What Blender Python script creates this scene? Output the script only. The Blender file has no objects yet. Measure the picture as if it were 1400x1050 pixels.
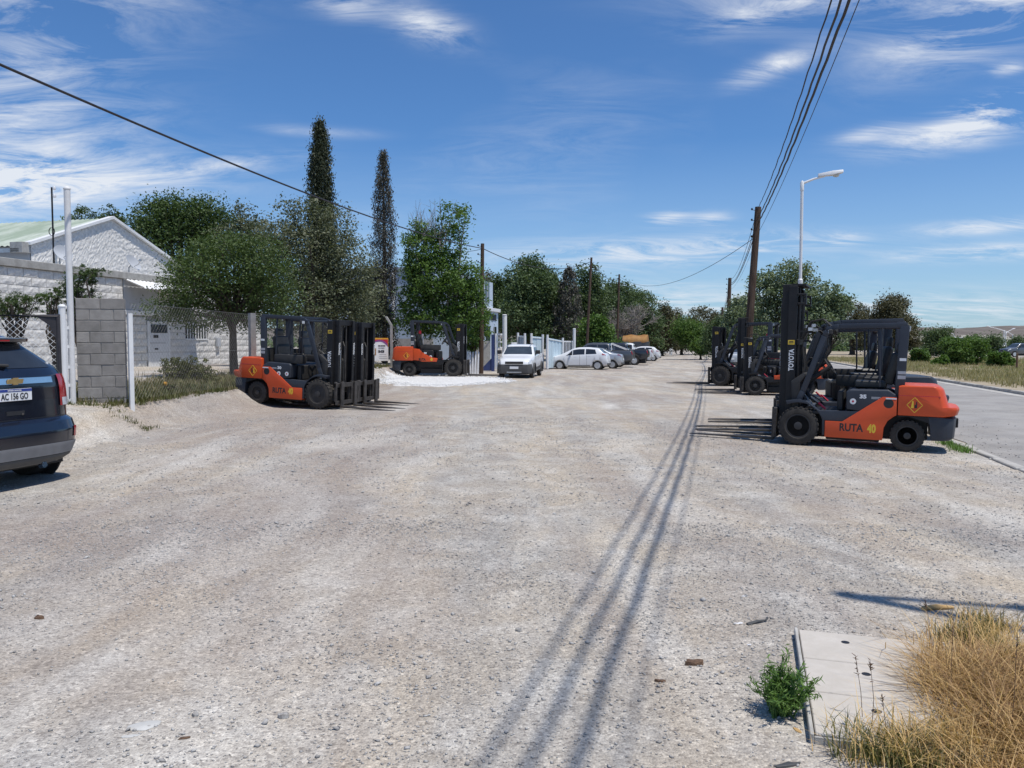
import bpy, bmesh, math, random
import numpy as np
from mathutils import Vector, Matrix

# ------------------------------------------------------------------ camera, sky, sun, exposure
C = bpy.context.scene
COL = C.collection
F = 1080.0                              # focal length in pixels of the 1400 px wide photograph
TP = 55.0 / F
PITCH = math.atan(TP)
CAM = Vector((0, 0, 1.6))
cd = bpy.data.cameras.new('camera')
cam = bpy.data.objects.new('camera', cd)
COL.objects.link(cam)
cam.location = CAM
cam.rotation_euler = (math.pi / 2 - PITCH, 0, 0)
cd.sensor_width = 36.0
cd.lens = 36.0 * F / 1400.0
cd.clip_start = 0.05
cd.clip_end = 12000
C.camera = cam

SUN = Vector((0.287, -0.222, 1.0)).normalized()
SUN_EL = math.asin(SUN.z)
SUN_AZ = math.atan2(SUN.x, SUN.y)
sl = bpy.data.lights.new('sun', 'SUN')
sl.energy = 4.4
sl.angle = math.radians(0.6)
sl.color = (1.0, 0.95, 0.87)
so = bpy.data.objects.new('sun', sl)
COL.objects.link(so)
so.rotation_euler = SUN.to_track_quat('Z', 'Y').to_euler()
so.location = (10, -10, 40)

C.view_settings.view_transform = 'Standard'
C.view_settings.look = 'None'
C.view_settings.exposure = -0.1
C.view_settings.gamma = 1.0
C.view_settings.use_curve_mapping = False
C.render.engine = 'CYCLES'
C.cycles.max_bounces = 6
C.cycles.diffuse_bounces = 2
C.cycles.glossy_bounces = 3
C.cycles.transmission_bounces = 4
C.cycles.transparent_max_bounces = 6

W = bpy.data.worlds.new('World')
C.world = W
W.use_nodes = True


class NT:
    """short-hand for building node trees"""
    def __init__(s, nt):
        s.nt = nt
        nt.nodes.clear()

    def n(s, typ, **kw):
        nd = s.nt.nodes.new(typ)
        ins = kw.pop('ins', {})
        for k, v in kw.items():
            setattr(nd, k, v)
        for k, v in ins.items():
            s.set(nd.inputs[k], v)
        return nd

    def set(s, sock, v):
        if isinstance(v, bpy.types.NodeSocket):
            s.nt.links.new(v, sock)
        else:
            sock.default_value = v

    def m(s, op, a, b=0.0, c=0.0, clamp=False):
        nd = s.n('ShaderNodeMath', operation=op, use_clamp=clamp)
        s.set(nd.inputs[0], a); s.set(nd.inputs[1], b); s.set(nd.inputs[2], c)
        return nd.outputs[0]

    def mix(s, f, a, b, blend='MIX'):
        nd = s.n('ShaderNodeMix', data_type='RGBA', blend_type=blend)
        s.set(nd.inputs[0], f); s.set(nd.inputs[6], a); s.set(nd.inputs[7], b)
        return nd.outputs[2]

    def ramp(s, f, stops):
        nd = s.n('ShaderNodeValToRGB')
        s.set(nd.inputs[0], f)
        e = nd.color_ramp.elements
        while len(e) < len(stops):
            e.new(0.5)
        for i, (p, c) in enumerate(stops):
            e[i].position = p
            e[i].color = c if len(c) == 4 else (*c, 1)
        return nd.outputs[0]

    def noise(s, vec, scale, detail=4, rough=0.55, dist=0.0):
        nd = s.n('ShaderNodeTexNoise')
        if vec is not None:
            s.set(nd.inputs['Vector'], vec)
        s.set(nd.inputs['Scale'], scale); s.set(nd.inputs['Detail'], detail)
        s.set(nd.inputs['Roughness'], rough); s.set(nd.inputs['Distortion'], dist)
        return nd.outputs[0]


def sky_world():
    t = NT(W.node_tree)
    out = t.n('ShaderNodeOutputWorld')
    bg = t.n('ShaderNodeBackground')
    sky = t.n('ShaderNodeTexSky', sky_type='NISHITA', sun_disc=False, sun_elevation=SUN_EL, sun_rotation=SUN_AZ,
              altitude=300, air_density=1.0, dust_density=0.7, ozone_density=2.2)
    g = t.n('ShaderNodeTexCoord').outputs['Generated']
    sep = t.n('ShaderNodeSeparateXYZ', ins={0: g})
    x, y, z = sep.outputs
    az = t.m('ARCTAN2', x, y)
    el = t.m('ARCSINE', z)
    # a cloud sheet seen from below: wisps stretched by perspective towards the horizon
    den = t.m('ADD', t.m('MAXIMUM', z, 0.0), 0.16)
    px = t.m('DIVIDE', x, den)
    py = t.m('DIVIDE', y, den)
    comb = t.n('ShaderNodeCombineXYZ', ins={0: px, 1: py, 2: 0.0}).outputs[0]
    mp = t.n('ShaderNodeMapping', ins={'Vector': comb, 'Rotation': (0, 0, math.radians(-38)), 'Scale': (0.8, 2.0, 1)}).outputs[0]
    n1 = t.noise(mp, 2.6, 12, 0.68, 0.9)
    n2 = t.noise(comb, 0.55, 4, 0.5, 0.4)
    # (azimuth, elevation, half widths, tilt, strength) of the wisps
    P = []
    for (cx, cy, wx, wy, tilt, st) in CLOUDS:
        P.append((math.atan((cx - 700) / F), math.atan((470 - cy) / F) * 0.97, wx / F, wy / F, tilt, st))
    tot = None
    for (a0, e0, wa, we, tl, st) in P:
        da = t.m('SUBTRACT', az, a0)
        de = t.m('SUBTRACT', el, e0)
        c, sn = math.cos(math.radians(tl)), math.sin(math.radians(tl))
        ra = t.m('DIVIDE', t.m('ADD', t.m('MULTIPLY', da, c), t.m('MULTIPLY', de, sn)), wa)
        re = t.m('DIVIDE', t.m('SUBTRACT', t.m('MULTIPLY', de, c), t.m('MULTIPLY', da, sn)), we)
        d2 = t.m('ADD', t.m('MULTIPLY', ra, ra), t.m('MULTIPLY', re, re))
        gss = t.m('MULTIPLY', t.m('EXPONENT', t.m('MULTIPLY', d2, -1.0)), st)
        tot = gss if tot is None else t.m('ADD', tot, gss)
    wisp = t.m('MULTIPLY', t.m('SUBTRACT', n1, 0.40, clamp=True), 5.2)
    base = t.m('MULTIPLY', t.m('MULTIPLY', t.m('SUBTRACT', n2, 0.51, clamp=True), 1.3), wisp)
    m1 = t.m('ADD', t.m('MULTIPLY', tot, wisp), base)
    m1 = t.m('MINIMUM', m1, 0.92)
    up = t.n('ShaderNodeMapRange', ins={0: z, 1: 0.0, 2: 0.04, 3: 0.0, 4: 1.0}).outputs[0]
    m1 = t.m('MULTIPLY', m1, up)
    hz = t.n('ShaderNodeMapRange', ins={0: z, 1: 0.0, 2: 0.24, 3: 0.40, 4: 0.0}).outputs[0]
    deep = t.mix(1.0, sky.outputs[0], (0.50, 0.79, 1.10, 1), 'MULTIPLY')
    col0 = t.mix(hz, deep, (5.3, 6.6, 7.8, 1))
    col = t.mix(m1, col0, (7.0, 7.35, 7.9, 1))
    t.set(bg.inputs[0], col)
    bg.inputs[1].default_value = 0.124
    t.nt.links.new(bg.outputs[0], out.inputs[0])


CLOUDS = [(20, 215, 120, 90, 12, 0.68), (120, 265, 170, 26, 6, 0.55), (10, 282, 70, 30, 0, 0.9), (110, 45, 150, 60, 15, 0.45),
          (480, 10, 40, 14, 0, 0.95), (585, 32, 48, 18, -14, 1.0), (1235, 18, 200, 26, -3, 1.0), (1350, 75, 110, 34, 16, 1.05),
          (1048, 106, 42, 12, 14, 1.1), (1060, 26, 80, 14, 10, 0.6), (1310, 212, 80, 16, 5, 1.1), (1345, 188, 42, 13, 10, 1.1),
          (1180, 205, 34, 9, 5, 0.6), (912, 299, 26, 8, 4, 0.9), (970, 301, 22, 8, 0, 0.7), (850, 346, 170, 17, 0, 0.75),
          (1364, 147, 16, 6, 0, 0.9), (1340, 330, 70, 8, 0, 0.7), (1330, 360, 90, 9, 0, 0.8), (1190, 435, 260, 20, 0, 0.8),
          (880, 410, 200, 22, 0, 0.55), (440, 184, 60, 6, 0, 0.4), (1150, 336, 26, 8, 0, 0.6), (300, 240, 90, 10, 12, 0.4),
          (1030, 335, 90, 14, 0, 0.5)]
sky_world()

# ------------------------------------------------------------------ projection helpers, ground form
SA, CA = math.sin(math.radians(14.53)), math.cos(math.radians(14.53))
U = Vector((SA, CA, 0))                 # along the road, away from the camera
N = Vector((CA, -SA, 0))                # across the road, to the right


def ray(px, py):
    cx, cy = (px - 700) / F, (525 - py) / F
    cp, sp = math.cos(PITCH), math.sin(PITCH)
    return Vector((cx, cp + sp * cy, -sp + cp * cy))


def WP(px, py, D):
    d = ray(px, py)
    return CAM + d * (D / d.y)


def hb(x, y):
    """height of the ground"""
    x = np.asarray(x, float); y = np.asarray(y, float)
    b = np.interp(x, [-80, -9, -5, 0, 8], [0.10, 0.08, 0.04, 0.02, -0.13])
    xf = x - 0.055 * (y - 14)
    r = np.interp(xf, [-80, -14, -8, -7.0, -6.78, -6.45, -6.05], [0.64, 0.6, 0.52, 0.44, 0.24, 0.07, 0.0]) * np.clip((y - 11.8) / 1.2, 0, 1)
    return b + r


def H(x, y):
    return float(hb(x, y))


def GP(px, py):
    d = ray(px, py)
    z = 0.0
    for _ in range(8):
        p = CAM + d * ((z - CAM.z) / d.z)
        z = H(p.x, p.y)
    return Vector((p.x, p.y, z))


def SN(s, a, z=0.0):
    """point at s metres along the road and a metres to the right of the camera's own line"""
    p = U * s + N * a
    return Vector((p.x, p.y, z))


def plane_at(px, py, a):
    """(s, z) where the sight line of a pixel meets the vertical plane at lateral a"""
    d = ray(px, py)
    k = (a - CAM.dot(N)) / d.dot(N)
    p = CAM + d * k
    return p.dot(U), p.z


# ------------------------------------------------------------------ materials
def mat(name, c1, c2=None, scale=6.0, rough=0.6, metal=0.0, bump=0.0, bscale=40.0, spec=0.5, detail=5, coat=0.0,
        dust=0.0, dustc=(0.42, 0.38, 0.32), dscale=7.0, stretch=None, lo=0.35, hi=0.65, orand=0.0):
    m = bpy.data.materials.new(name)
    m.use_nodes = True
    t = NT(m.node_tree)
    out = t.n('ShaderNodeOutputMaterial')
    b = t.n('ShaderNodeBsdfPrincipled')
    tc = t.n('ShaderNodeTexCoord').outputs['Object']
    if stretch:
        tc = t.n('ShaderNodeMapping', ins={'Vector': tc, 'Scale': stretch}).outputs[0]
    col = (*c1, 1)
    if c2 is not None:
        f = t.noise(tc, scale, detail, 0.6)
        col = t.ramp(f, [(lo, c1), (hi, c2)])
    rg = rough
    if orand:                                        # each piece its own tone
        rv = t.n('ShaderNodeObjectInfo').outputs['Random']
        k_ = t.n('ShaderNodeMapRange', ins={0: rv, 1: 0.0, 2: 1.0, 3: 1 - orand, 4: 1 + orand}).outputs[0]
        kc = t.n('ShaderNodeCombineColor', ins={0: k_, 1: k_, 2: k_}).outputs[0]
        col = t.mix(1.0, col, kc, 'MULTIPLY')
    if dust > 0:
        f2 = t.noise(tc, dscale, 6, 0.65, 0.3)
        f3 = t.noise(tc, dscale * 9, 3, 0.6)
        ff = t.m('MULTIPLY', t.m('ADD', t.m('MULTIPLY', f2, 0.7), t.m('MULTIPLY', f3, 0.5)), dust * 1.6, clamp=True)
        ff = t.m('MULTIPLY', ff, ff)
        col = t.mix(ff, col, (*dustc, 1))
        rg = t.m('ADD', rough, t.m('MULTIPLY', ff, 0.5), clamp=True)
    t.set(b.inputs['Base Color'], col)
    t.set(b.inputs['Roughness'], rg)
    b.inputs['Metallic'].default_value = metal
    b.inputs['Specular IOR Level'].default_value = spec
    if coat:
        b.inputs['Coat Weight'].default_value = coat
        b.inputs['Coat Roughness'].default_value = 0.08
    if bump > 0:
        bn = t.noise(tc, bscale, 5, 0.65)
        bp = t.n('ShaderNodeBump', ins={'Height': bn, 'Strength': bump, 'Distance': 0.02})
        t.set(b.inputs['Normal'], bp.outputs[0])
    t.nt.links.new(b.outputs[0], out.inputs[0])
    return m


def leaf_mat(name, cols, trans=0.25, rough=0.55, spec=0.25):
    m = bpy.data.materials.new(name)
    m.use_nodes = True
    t = NT(m.node_tree)
    out = t.n('ShaderNodeOutputMaterial')
    rnd = t.n('ShaderNodeNewGeometry').outputs['Random Per Island']
    tc = t.n('ShaderNodeTexCoord').outputs['Object']
    nz = t.noise(tc, 1.1, 3, 0.6)
    f = t.m('ADD', t.m('MULTIPLY', rnd, 0.48), t.m('MULTIPLY', t.m('SUBTRACT', nz, 0.22), 0.9), clamp=True)
    k = len(cols) - 1
    col = t.ramp(f, [(i / k, c) for i, c in enumerate(cols)])
    b = t.n('ShaderNodeBsdfPrincipled', ins={'Base Color': col, 'Roughness': rough, 'Specular IOR Level': spec})
    tr = t.n('ShaderNodeBsdfTranslucent', ins={'Color': t.mix(1.0, col, (1.15, 1.25, 0.6, 1), 'MULTIPLY')})
    ms = t.n('ShaderNodeMixShader', ins={0: trans})
    t.nt.links.new(b.outputs[0], ms.inputs[1])
    t.nt.links.new(tr.outputs[0], ms.inputs[2])
    t.nt.links.new(ms.outputs[0], out.inputs[0])
    return m


def glass_mat(name, tint=(0.02, 0.024, 0.03), rough=0.04):
    m = bpy.data.materials.new(name)
    m.use_nodes = True
    t = NT(m.node_tree)
    out = t.n('ShaderNodeOutputMaterial')
    f = t.noise(t.n('ShaderNodeTexCoord').outputs['Object'], 2.5, 3)
    c = t.ramp(f, [(0.3, tint), (0.7, tuple(v * 1.6 for v in tint))])
    b = t.n('ShaderNodeBsdfPrincipled', ins={'Base Color': c, 'Roughness': rough, 'Specular IOR Level': 0.6})
    t.nt.links.new(b.outputs[0], out.inputs[0])
    return m


def gravel_mat(name, pale=1.0):
    m = bpy.data.materials.new(name)
    m.use_nodes = True
    t = NT(m.node_tree)
    out = t.n('ShaderNodeOutputMaterial')
    b = t.n('ShaderNodeBsdfPrincipled', ins={'Roughness': 0.92, 'Specular IOR Level': 0.15})
    tc = t.n('ShaderNodeTexCoord').outputs['Object']
    # wheel-worn bands run along the lot
    al = t.n('ShaderNodeMapping', ins={'Vector': tc, 'Rotation': (0, 0, math.radians(14.5 + 18)), 'Scale': (1.0, 0.34, 1)}).outputs[0]
    n0 = t.noise(al, 0.22, 6, 0.6, 0.6)
    n1 = t.noise(al, 0.9, 6, 0.65, 0.5)
    n2 = t.noise(tc, 2.2, 5, 0.6, 0.4)
    n3 = t.noise(tc, 26, 4, 0.7)
    n4 = t.noise(tc, 110, 3, 0.7)
    tan = (0.455 * pale, 0.392 * pale, 0.312 * pale)
    grey = (0.350 * pale, 0.331 * pale, 0.305 * pale)
    pal = (0.60 * pale, 0.58 * pale, 0.54 * pale)
    brn = (0.30 * pale, 0.252 * pale, 0.222 * pale)
    c = t.mix(t.ramp(n1, [(0.38, (0, 0, 0)), (0.62, (1, 1, 1))]), (*grey, 1), (*tan, 1))
    c = t.mix(t.m('MULTIPLY', t.ramp(n2, [(0.46, (0, 0, 0)), (0.68, (1, 1, 1))]), 0.5), c, (*pal, 1))
    c = t.mix(t.m('MULTIPLY', t.ramp(n0, [(0.47, (0, 0, 0)), (0.66, (1, 1, 1))]), 0.85), c, (*brn, 1))
    n5 = t.noise(al, 0.42, 6, 0.6, 0.8)
    c = t.mix(t.m('MULTIPLY', t.ramp(n5, [(0.55, (0, 0, 0)), (0.72, (1, 1, 1))]), 0.75), c, (*pal, 1))
    tk = t.n('ShaderNodeMapping', ins={'Vector': tc, 'Rotation': (0, 0, math.radians(-62)), 'Scale': (1.5, 0.22, 1)}).outputs[0]
    n6 = t.noise(tk, 1.1, 3, 0.5, 0.25)
    c = t.mix(t.m('MULTIPLY', t.ramp(n6, [(0.54, (0, 0, 0)), (0.68, (1, 1, 1))]), 0.32), c, (*brn, 1))
    tk2 = t.n('ShaderNodeMapping', ins={'Vector': tc, 'Rotation': (0, 0, math.radians(-48)), 'Scale': (1.4, 0.2, 1)}).outputs[0]
    n7 = t.noise(tk2, 1.0, 3, 0.5, 0.3)
    c = t.mix(t.m('MULTIPLY', t.ramp(n7, [(0.55, (0, 0, 0)), (0.72, (1, 1, 1))]), 0.4), c, (*pal, 1))
    v = t.n('ShaderNodeTexVoronoi', ins={'Vector': tc, 'Scale': 78.0, 'Randomness': 1.0})
    stone = t.n('ShaderNodeSeparateColor', ins={0: v.outputs['Color']}).outputs[0]
    c = t.mix(t.m('MULTIPLY', n3, 0.75), c, t.mix(t.ramp(stone, [(0.0, (0.5, 0.5, 0.5)), (1, (1.35, 1.33, 1.3))]), c, c, 'MIX'))
    sp = t.ramp(stone, [(0.0, (0.52, 0.5, 0.5)), (0.25, (0.86, 0.85, 0.84)), (0.8, (1.04, 1.03, 1.01)), (1.0, (1.38, 1.37, 1.34))])
    c = t.mix(0.8, c, sp, 'MULTIPLY')
    v3 = t.n('ShaderNodeTexVoronoi', ins={'Vector': tc, 'Scale': 27.0, 'Randomness': 1.0})
    st3 = t.n('ShaderNodeSeparateColor', ins={0: v3.outputs['Color']}).outputs[1]
    sp3 = t.ramp(st3, [(0.0, (0.62, 0.60, 0.59)), (0.18, (0.88, 0.87, 0.86)), (0.82, (1.03, 1.03, 1.02)), (1.0, (1.30, 1.29, 1.27))])
    c = t.mix(0.4, c, sp3, 'MULTIPLY')
    sp2 = t.ramp(n4, [(0.3, (0.68, 0.67, 0.66)), (0.5, (1, 1, 1)), (0.72, (1.3, 1.3, 1.28))])
    c = t.mix(0.75, c, sp2, 'MULTIPLY')
    t.set(b.inputs['Base Color'], c)
    hsum = t.m('ADD', t.m('MULTIPLY', n3, 0.8), t.m('MULTIPLY', t.m('SUBTRACT', 1.0, v.outputs['Distance']), 0.5))
    hsum = t.m('ADD', hsum, t.m('MULTIPLY', n4, 0.35))
    bp = t.n('ShaderNodeBump', ins={'Height': hsum, 'Strength': 0.6, 'Distance': 0.02})
    t.set(b.inputs['Normal'], bp.outputs[0])
    t.nt.links.new(b.outputs[0], out.inputs[0])
    return m


MT = {}
MT['gravel'] = gravel_mat('gravel', 1.06)
MT['asphalt'] = mat('asphalt', (0.22, 0.212, 0.206), (0.335, 0.325, 0.315), 0.9, 0.9, bump=0.5, bscale=90, spec=0.2, dust=0.6, dustc=(0.40, 0.37, 0.33), dscale=0.8)
MT['white_gravel'] = mat('white_gravel', (0.52, 0.51, 0.49), (0.76, 0.75, 0.73), 12, 0.9, bump=1.0, bscale=40, spec=0.2)
MT['verge'] = mat('verge_soil', (0.30, 0.245, 0.17), (0.40, 0.34, 0.25), 0.6, 0.95, bump=0.5, bscale=12, spec=0.1)
MT['soil'] = mat('garden_soil', (0.27, 0.22, 0.15), (0.40, 0.34, 0.26), 1.2, 0.95, bump=0.5, bscale=14, spec=0.1)
MT['hill'] = mat('hill', (0.125, 0.108, 0.098), (0.215, 0.19, 0.165), 0.012, 0.95, spec=0.05, detail=9, lo=0.3, hi=0.72)
MT['concrete'] = mat('concrete', (0.44, 0.42, 0.38), (0.56, 0.54, 0.50), 7, 0.88, bump=0.25, bscale=70, spec=0.25)
MT['slab'] = mat('pale_slab', (0.50, 0.465, 0.415), (0.585, 0.545, 0.49), 5, 0.85, bump=0.12, bscale=90, spec=0.25, dust=0.5, dustc=(0.40, 0.34, 0.27), dscale=3)
MT['kerb'] = mat('kerb_concrete', (0.36, 0.34, 0.31), (0.52, 0.50, 0.46), 4, 0.9, bump=0.4, bscale=50, spec=0.2)
MT['block'] = mat('concrete_block', (0.245, 0.228, 0.208), (0.345, 0.322, 0.296), 5, 0.95, bump=0.6, bscale=60, spec=0.15, orand=0.16, dust=0.3, dustc=(0.40, 0.385, 0.36), dscale=4)
MT['mortar'] = mat('mortar', (0.27, 0.26, 0.25), (0.34, 0.33, 0.31), 8, 0.95, bump=0.5, bscale=60, spec=0.15)
MT['whitewall'] = mat('whitewashed_masonry', (0.60, 0.58, 0.545), (0.82, 0.80, 0.765), 9, 0.92, bump=1.0, bscale=14, spec=0.15, dust=0.32, dustc=(0.25, 0.24, 0.22), dscale=2.0, orand=0.07)
MT['whitepaint'] = mat('white_paint', (0.74, 0.74, 0.73), (0.82, 0.82, 0.81), 4, 0.5, spec=0.4, dust=0.28, dustc=(0.40, 0.36, 0.31), dscale=3)
MT['rustwhite'] = mat('chipped_white_paint', (0.74, 0.74, 0.73), (0.80, 0.80, 0.79), 4, 0.5, spec=0.4, dust=0.42, dustc=(0.26, 0.20, 0.15), dscale=14)
MT['greywall'] = mat('blue_grey_render', (0.30, 0.34, 0.385), (0.35, 0.39, 0.435), 0.8, 0.8, spec=0.25, bump=0.1, bscale=30)
MT['greywall2'] = mat('grey_render', (0.40, 0.42, 0.45), (0.47, 0.49, 0.52), 1.0, 0.85, spec=0.2)
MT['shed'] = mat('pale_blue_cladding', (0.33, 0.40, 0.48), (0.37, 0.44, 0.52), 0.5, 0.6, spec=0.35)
MT['office'] = mat('pale_blue_render', (0.47, 0.55, 0.63), (0.54, 0.62, 0.69), 0.8, 0.75, spec=0.3)
MT['gateblue'] = mat('pale_blue_sheet', (0.50, 0.63, 0.70), (0.58, 0.70, 0.76), 0.9, 0.5, spec=0.4, dust=0.2)
MT['roofgreen'] = mat('faded_green_roof', (0.27, 0.33, 0.25), (0.47, 0.51, 0.44), 0.9, 0.6, spec=0.35, stretch=(1, 0.16, 1), dust=0.15, lo=0.42, hi=0.62)
MT['galv'] = mat('galvanised', (0.40, 0.41, 0.42), (0.52, 0.53, 0.54), 5, 0.42, 0.7)
MT['wire'] = mat('galvanised_wire', (0.13, 0.13, 0.125), (0.2, 0.2, 0.195), 5, 0.5, 0.2)
MT['whitewire'] = mat('white_wire', (0.72, 0.72, 0.70), (0.80, 0.80, 0.78), 5, 0.5)
MT['darksteel'] = mat('dark_steel', (0.022, 0.020, 0.024), (0.04, 0.036, 0.04), 5, 0.55)
MT['bluesteel'] = mat('blue_steel', (0.025, 0.045, 0.14), (0.04, 0.06, 0.18), 5, 0.5)
MT['wood'] = mat('weathered_pole_wood', (0.060, 0.040, 0.030), (0.125, 0.085, 0.062), 3, 0.9, bump=0.6, bscale=30, spec=0.15, stretch=(5, 5, 0.5))
MT['woodgrey'] = mat('grey_pole_wood', (0.14, 0.12, 0.10), (0.22, 0.19, 0.16), 3, 0.9, bump=0.6, bscale=30, spec=0.15, stretch=(5, 5, 0.5))
MT['bark'] = mat('bark', (0.062, 0.050, 0.040), (0.13, 0.105, 0.085), 6, 0.95, bump=0.9, bscale=22, spec=0.1, stretch=(3, 3, 0.6))
MT['barkgrey'] = mat('grey_bark', (0.20, 0.18, 0.165), (0.30, 0.275, 0.25), 6, 0.95, bump=0.6, bscale=22, spec=0.1)
MT['cable'] = mat('black_cable', (0.018, 0.016, 0.018), (0.03, 0.027, 0.03), 8, 0.6)
MT['conc_post'] = mat('concrete_post', (0.30, 0.29, 0.27), (0.42, 0.41, 0.385), 5, 0.9, bump=0.3, bscale=50, spec=0.2)
MT['lamp_paint'] = mat('lamp_post_paint', (0.70, 0.70, 0.69), (0.78, 0.78, 0.77), 3, 0.4, spec=0.5)
MT['lens'] = mat('lamp_lens', (0.5, 0.5, 0.46), (0.6, 0.6, 0.56), 9, 0.15)
# vehicles
MT['orange'] = mat('orange_paint', (0.58, 0.066, 0.013), (0.64, 0.080, 0.016), 2.5, 0.42, spec=0.4, coat=0.1, dust=0.22, dustc=(0.40, 0.155, 0.08), dscale=6)
MT['slate'] = mat('slate_paint', (0.024, 0.029, 0.041), (0.034, 0.041, 0.055), 3, 0.45, spec=0.4, dust=0.17, dustc=(0.22, 0.20, 0.18), dscale=5)
MT['mast'] = mat('black_mast_steel', (0.008, 0.008, 0.010), (0.015, 0.0145, 0.016), 5, 0.5, spec=0.35, dust=0.12, dustc=(0.14, 0.12, 0.10), dscale=6)
MT['fork'] = mat('worn_fork_steel', (0.035, 0.032, 0.030), (0.085, 0.078, 0.072), 7, 0.55, 0.4, dust=0.3, dustc=(0.20, 0.16, 0.13))
MT['blackplastic'] = mat('black_plastic', (0.014, 0.014, 0.015), (0.024, 0.024, 0.025), 6, 0.6, spec=0.4, dust=0.2)
MT['vinyl'] = mat('black_vinyl', (0.012, 0.012, 0.013), (0.02, 0.02, 0.021), 8, 0.42, spec=0.5, dust=0.15)
MT['tyre'] = mat('tyre_rubber', (0.016, 0.015, 0.015), (0.032, 0.030, 0.029), 9, 0.85, spec=0.2, dust=0.42, dustc=(0.20, 0.18, 0.155), dscale=6)
MT['rimblack'] = mat('dark_rim', (0.014, 0.014, 0.016), (0.03, 0.03, 0.032), 6, 0.5, dust=0.3, dustc=(0.16, 0.14, 0.12))
MT['alloy'] = mat('alloy_rim', (0.45, 0.46, 0.47), (0.58, 0.59, 0.60), 6, 0.35, 0.6)
MT['chrome'] = mat('chrome', (0.62, 0.64, 0.67), (0.70, 0.72, 0.75), 4, 0.12, 1.0)
MT['navy'] = mat('navy_car_paint', (0.006, 0.008, 0.016), (0.008, 0.011, 0.021), 2, 0.16, spec=0.6, coat=0.8, dust=0.12, dustc=(0.16, 0.15, 0.14), dscale=3)
MT['carwhite'] = mat('white_car_paint', (0.74, 0.75, 0.76), (0.78, 0.79, 0.80), 2, 0.28, spec=0.5, coat=0.5, dust=0.16, dustc=(0.5, 0.47, 0.42), dscale=2)
MT['carsilver'] = mat('silver_car_paint', (0.46, 0.48, 0.50), (0.52, 0.54, 0.56), 2, 0.3, 0.35, coat=0.5)
MT['cargrey'] = mat('grey_car_paint', (0.095, 0.10, 0.11), (0.12, 0.125, 0.135), 2, 0.28, 0.3, coat=0.6)
MT['cardark'] = mat('dark_car_paint', (0.022, 0.024, 0.03), (0.03, 0.033, 0.04), 2, 0.25, coat=0.6)
MT['skid'] = mat('skid_plate_plastic', (0.16, 0.16, 0.165), (0.20, 0.20, 0.205), 5, 0.55)
MT['bumper'] = mat('bumper_plastic', (0.045, 0.047, 0.05), (0.06, 0.062, 0.066), 6, 0.65, dust=0.25)
MT['glass'] = glass_mat('tinted_glass')
MT['glassblue'] = glass_mat('windscreen_glass', (0.035, 0.045, 0.055))
MT['redlens'] = mat('red_lens', (0.30, 0.010, 0.016), (0.42, 0.016, 0.022), 8, 0.15, coat=0.5)
MT['clearlens'] = mat('clear_lens', (0.50, 0.52, 0.54), (0.66, 0.68, 0.70), 16, 0.15, coat=0.5)
MT['amber'] = mat('amber_plastic', (0.60, 0.30, 0.03), (0.68, 0.36, 0.05), 8, 0.4)
MT['yellow'] = mat('yellow_print', (0.72, 0.46, 0.03), (0.78, 0.52, 0.05), 8, 0.5)
MT['whiteprint'] = mat('white_print', (0.72, 0.72, 0.72), (0.80, 0.80, 0.80), 8, 0.5)
MT['blackprint'] = mat('black_print', (0.012, 0.012, 0.014), (0.02, 0.02, 0.022), 8, 0.5)
MT['redprint'] = mat('red_print', (0.42, 0.02, 0.05), (0.52, 0.03, 0.06), 8, 0.5)
MT['purpleprint'] = mat('violet_print', (0.20, 0.06, 0.22), (0.26, 0.09, 0.28), 8, 0.5)
MT['blueprint'] = mat('blue_print', (0.02, 0.04, 0.22), (0.03, 0.06, 0.28), 8, 0.5)
MT['gold'] = mat('gold_badge', (0.45, 0.30, 0.12), (0.55, 0.38, 0.16), 9, 0.3, 0.6)
MT['greyprint'] = mat('grey_print', (0.34, 0.34, 0.36), (0.42, 0.42, 0.44), 8, 0.5)
MT['plasticwrap'] = mat('white_wrap', (0.60, 0.61, 0.64), (0.82, 0.82, 0.84), 7, 0.3, spec=0.6, bump=0.5, bscale=14)
MT['tarp'] = mat('orange_tarp', (0.26, 0.12, 0.035), (0.38, 0.20, 0.06), 2.0, 0.7, bump=0.6, bscale=5)
MT['doorpaint'] = mat('grey_white_door', (0.62, 0.63, 0.64), (0.68, 0.69, 0.70), 5, 0.5)
MT['cardboard'] = mat('faded_cardboard', (0.46, 0.45, 0.42), (0.55, 0.54, 0.51), 9, 0.85)
MT['rotwood'] = mat('rotten_wood', (0.10, 0.06, 0.04), (0.20, 0.12, 0.07), 30, 0.9, bump=0.8, bscale=60)
MT['strawwood'] = mat('split_wood', (0.42, 0.26, 0.10), (0.55, 0.36, 0.16), 20, 0.8)
MT['stone'] = mat('stones', (0.22, 0.205, 0.19), (0.44, 0.425, 0.40), 60, 0.92, spec=0.15, detail=2)
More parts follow.
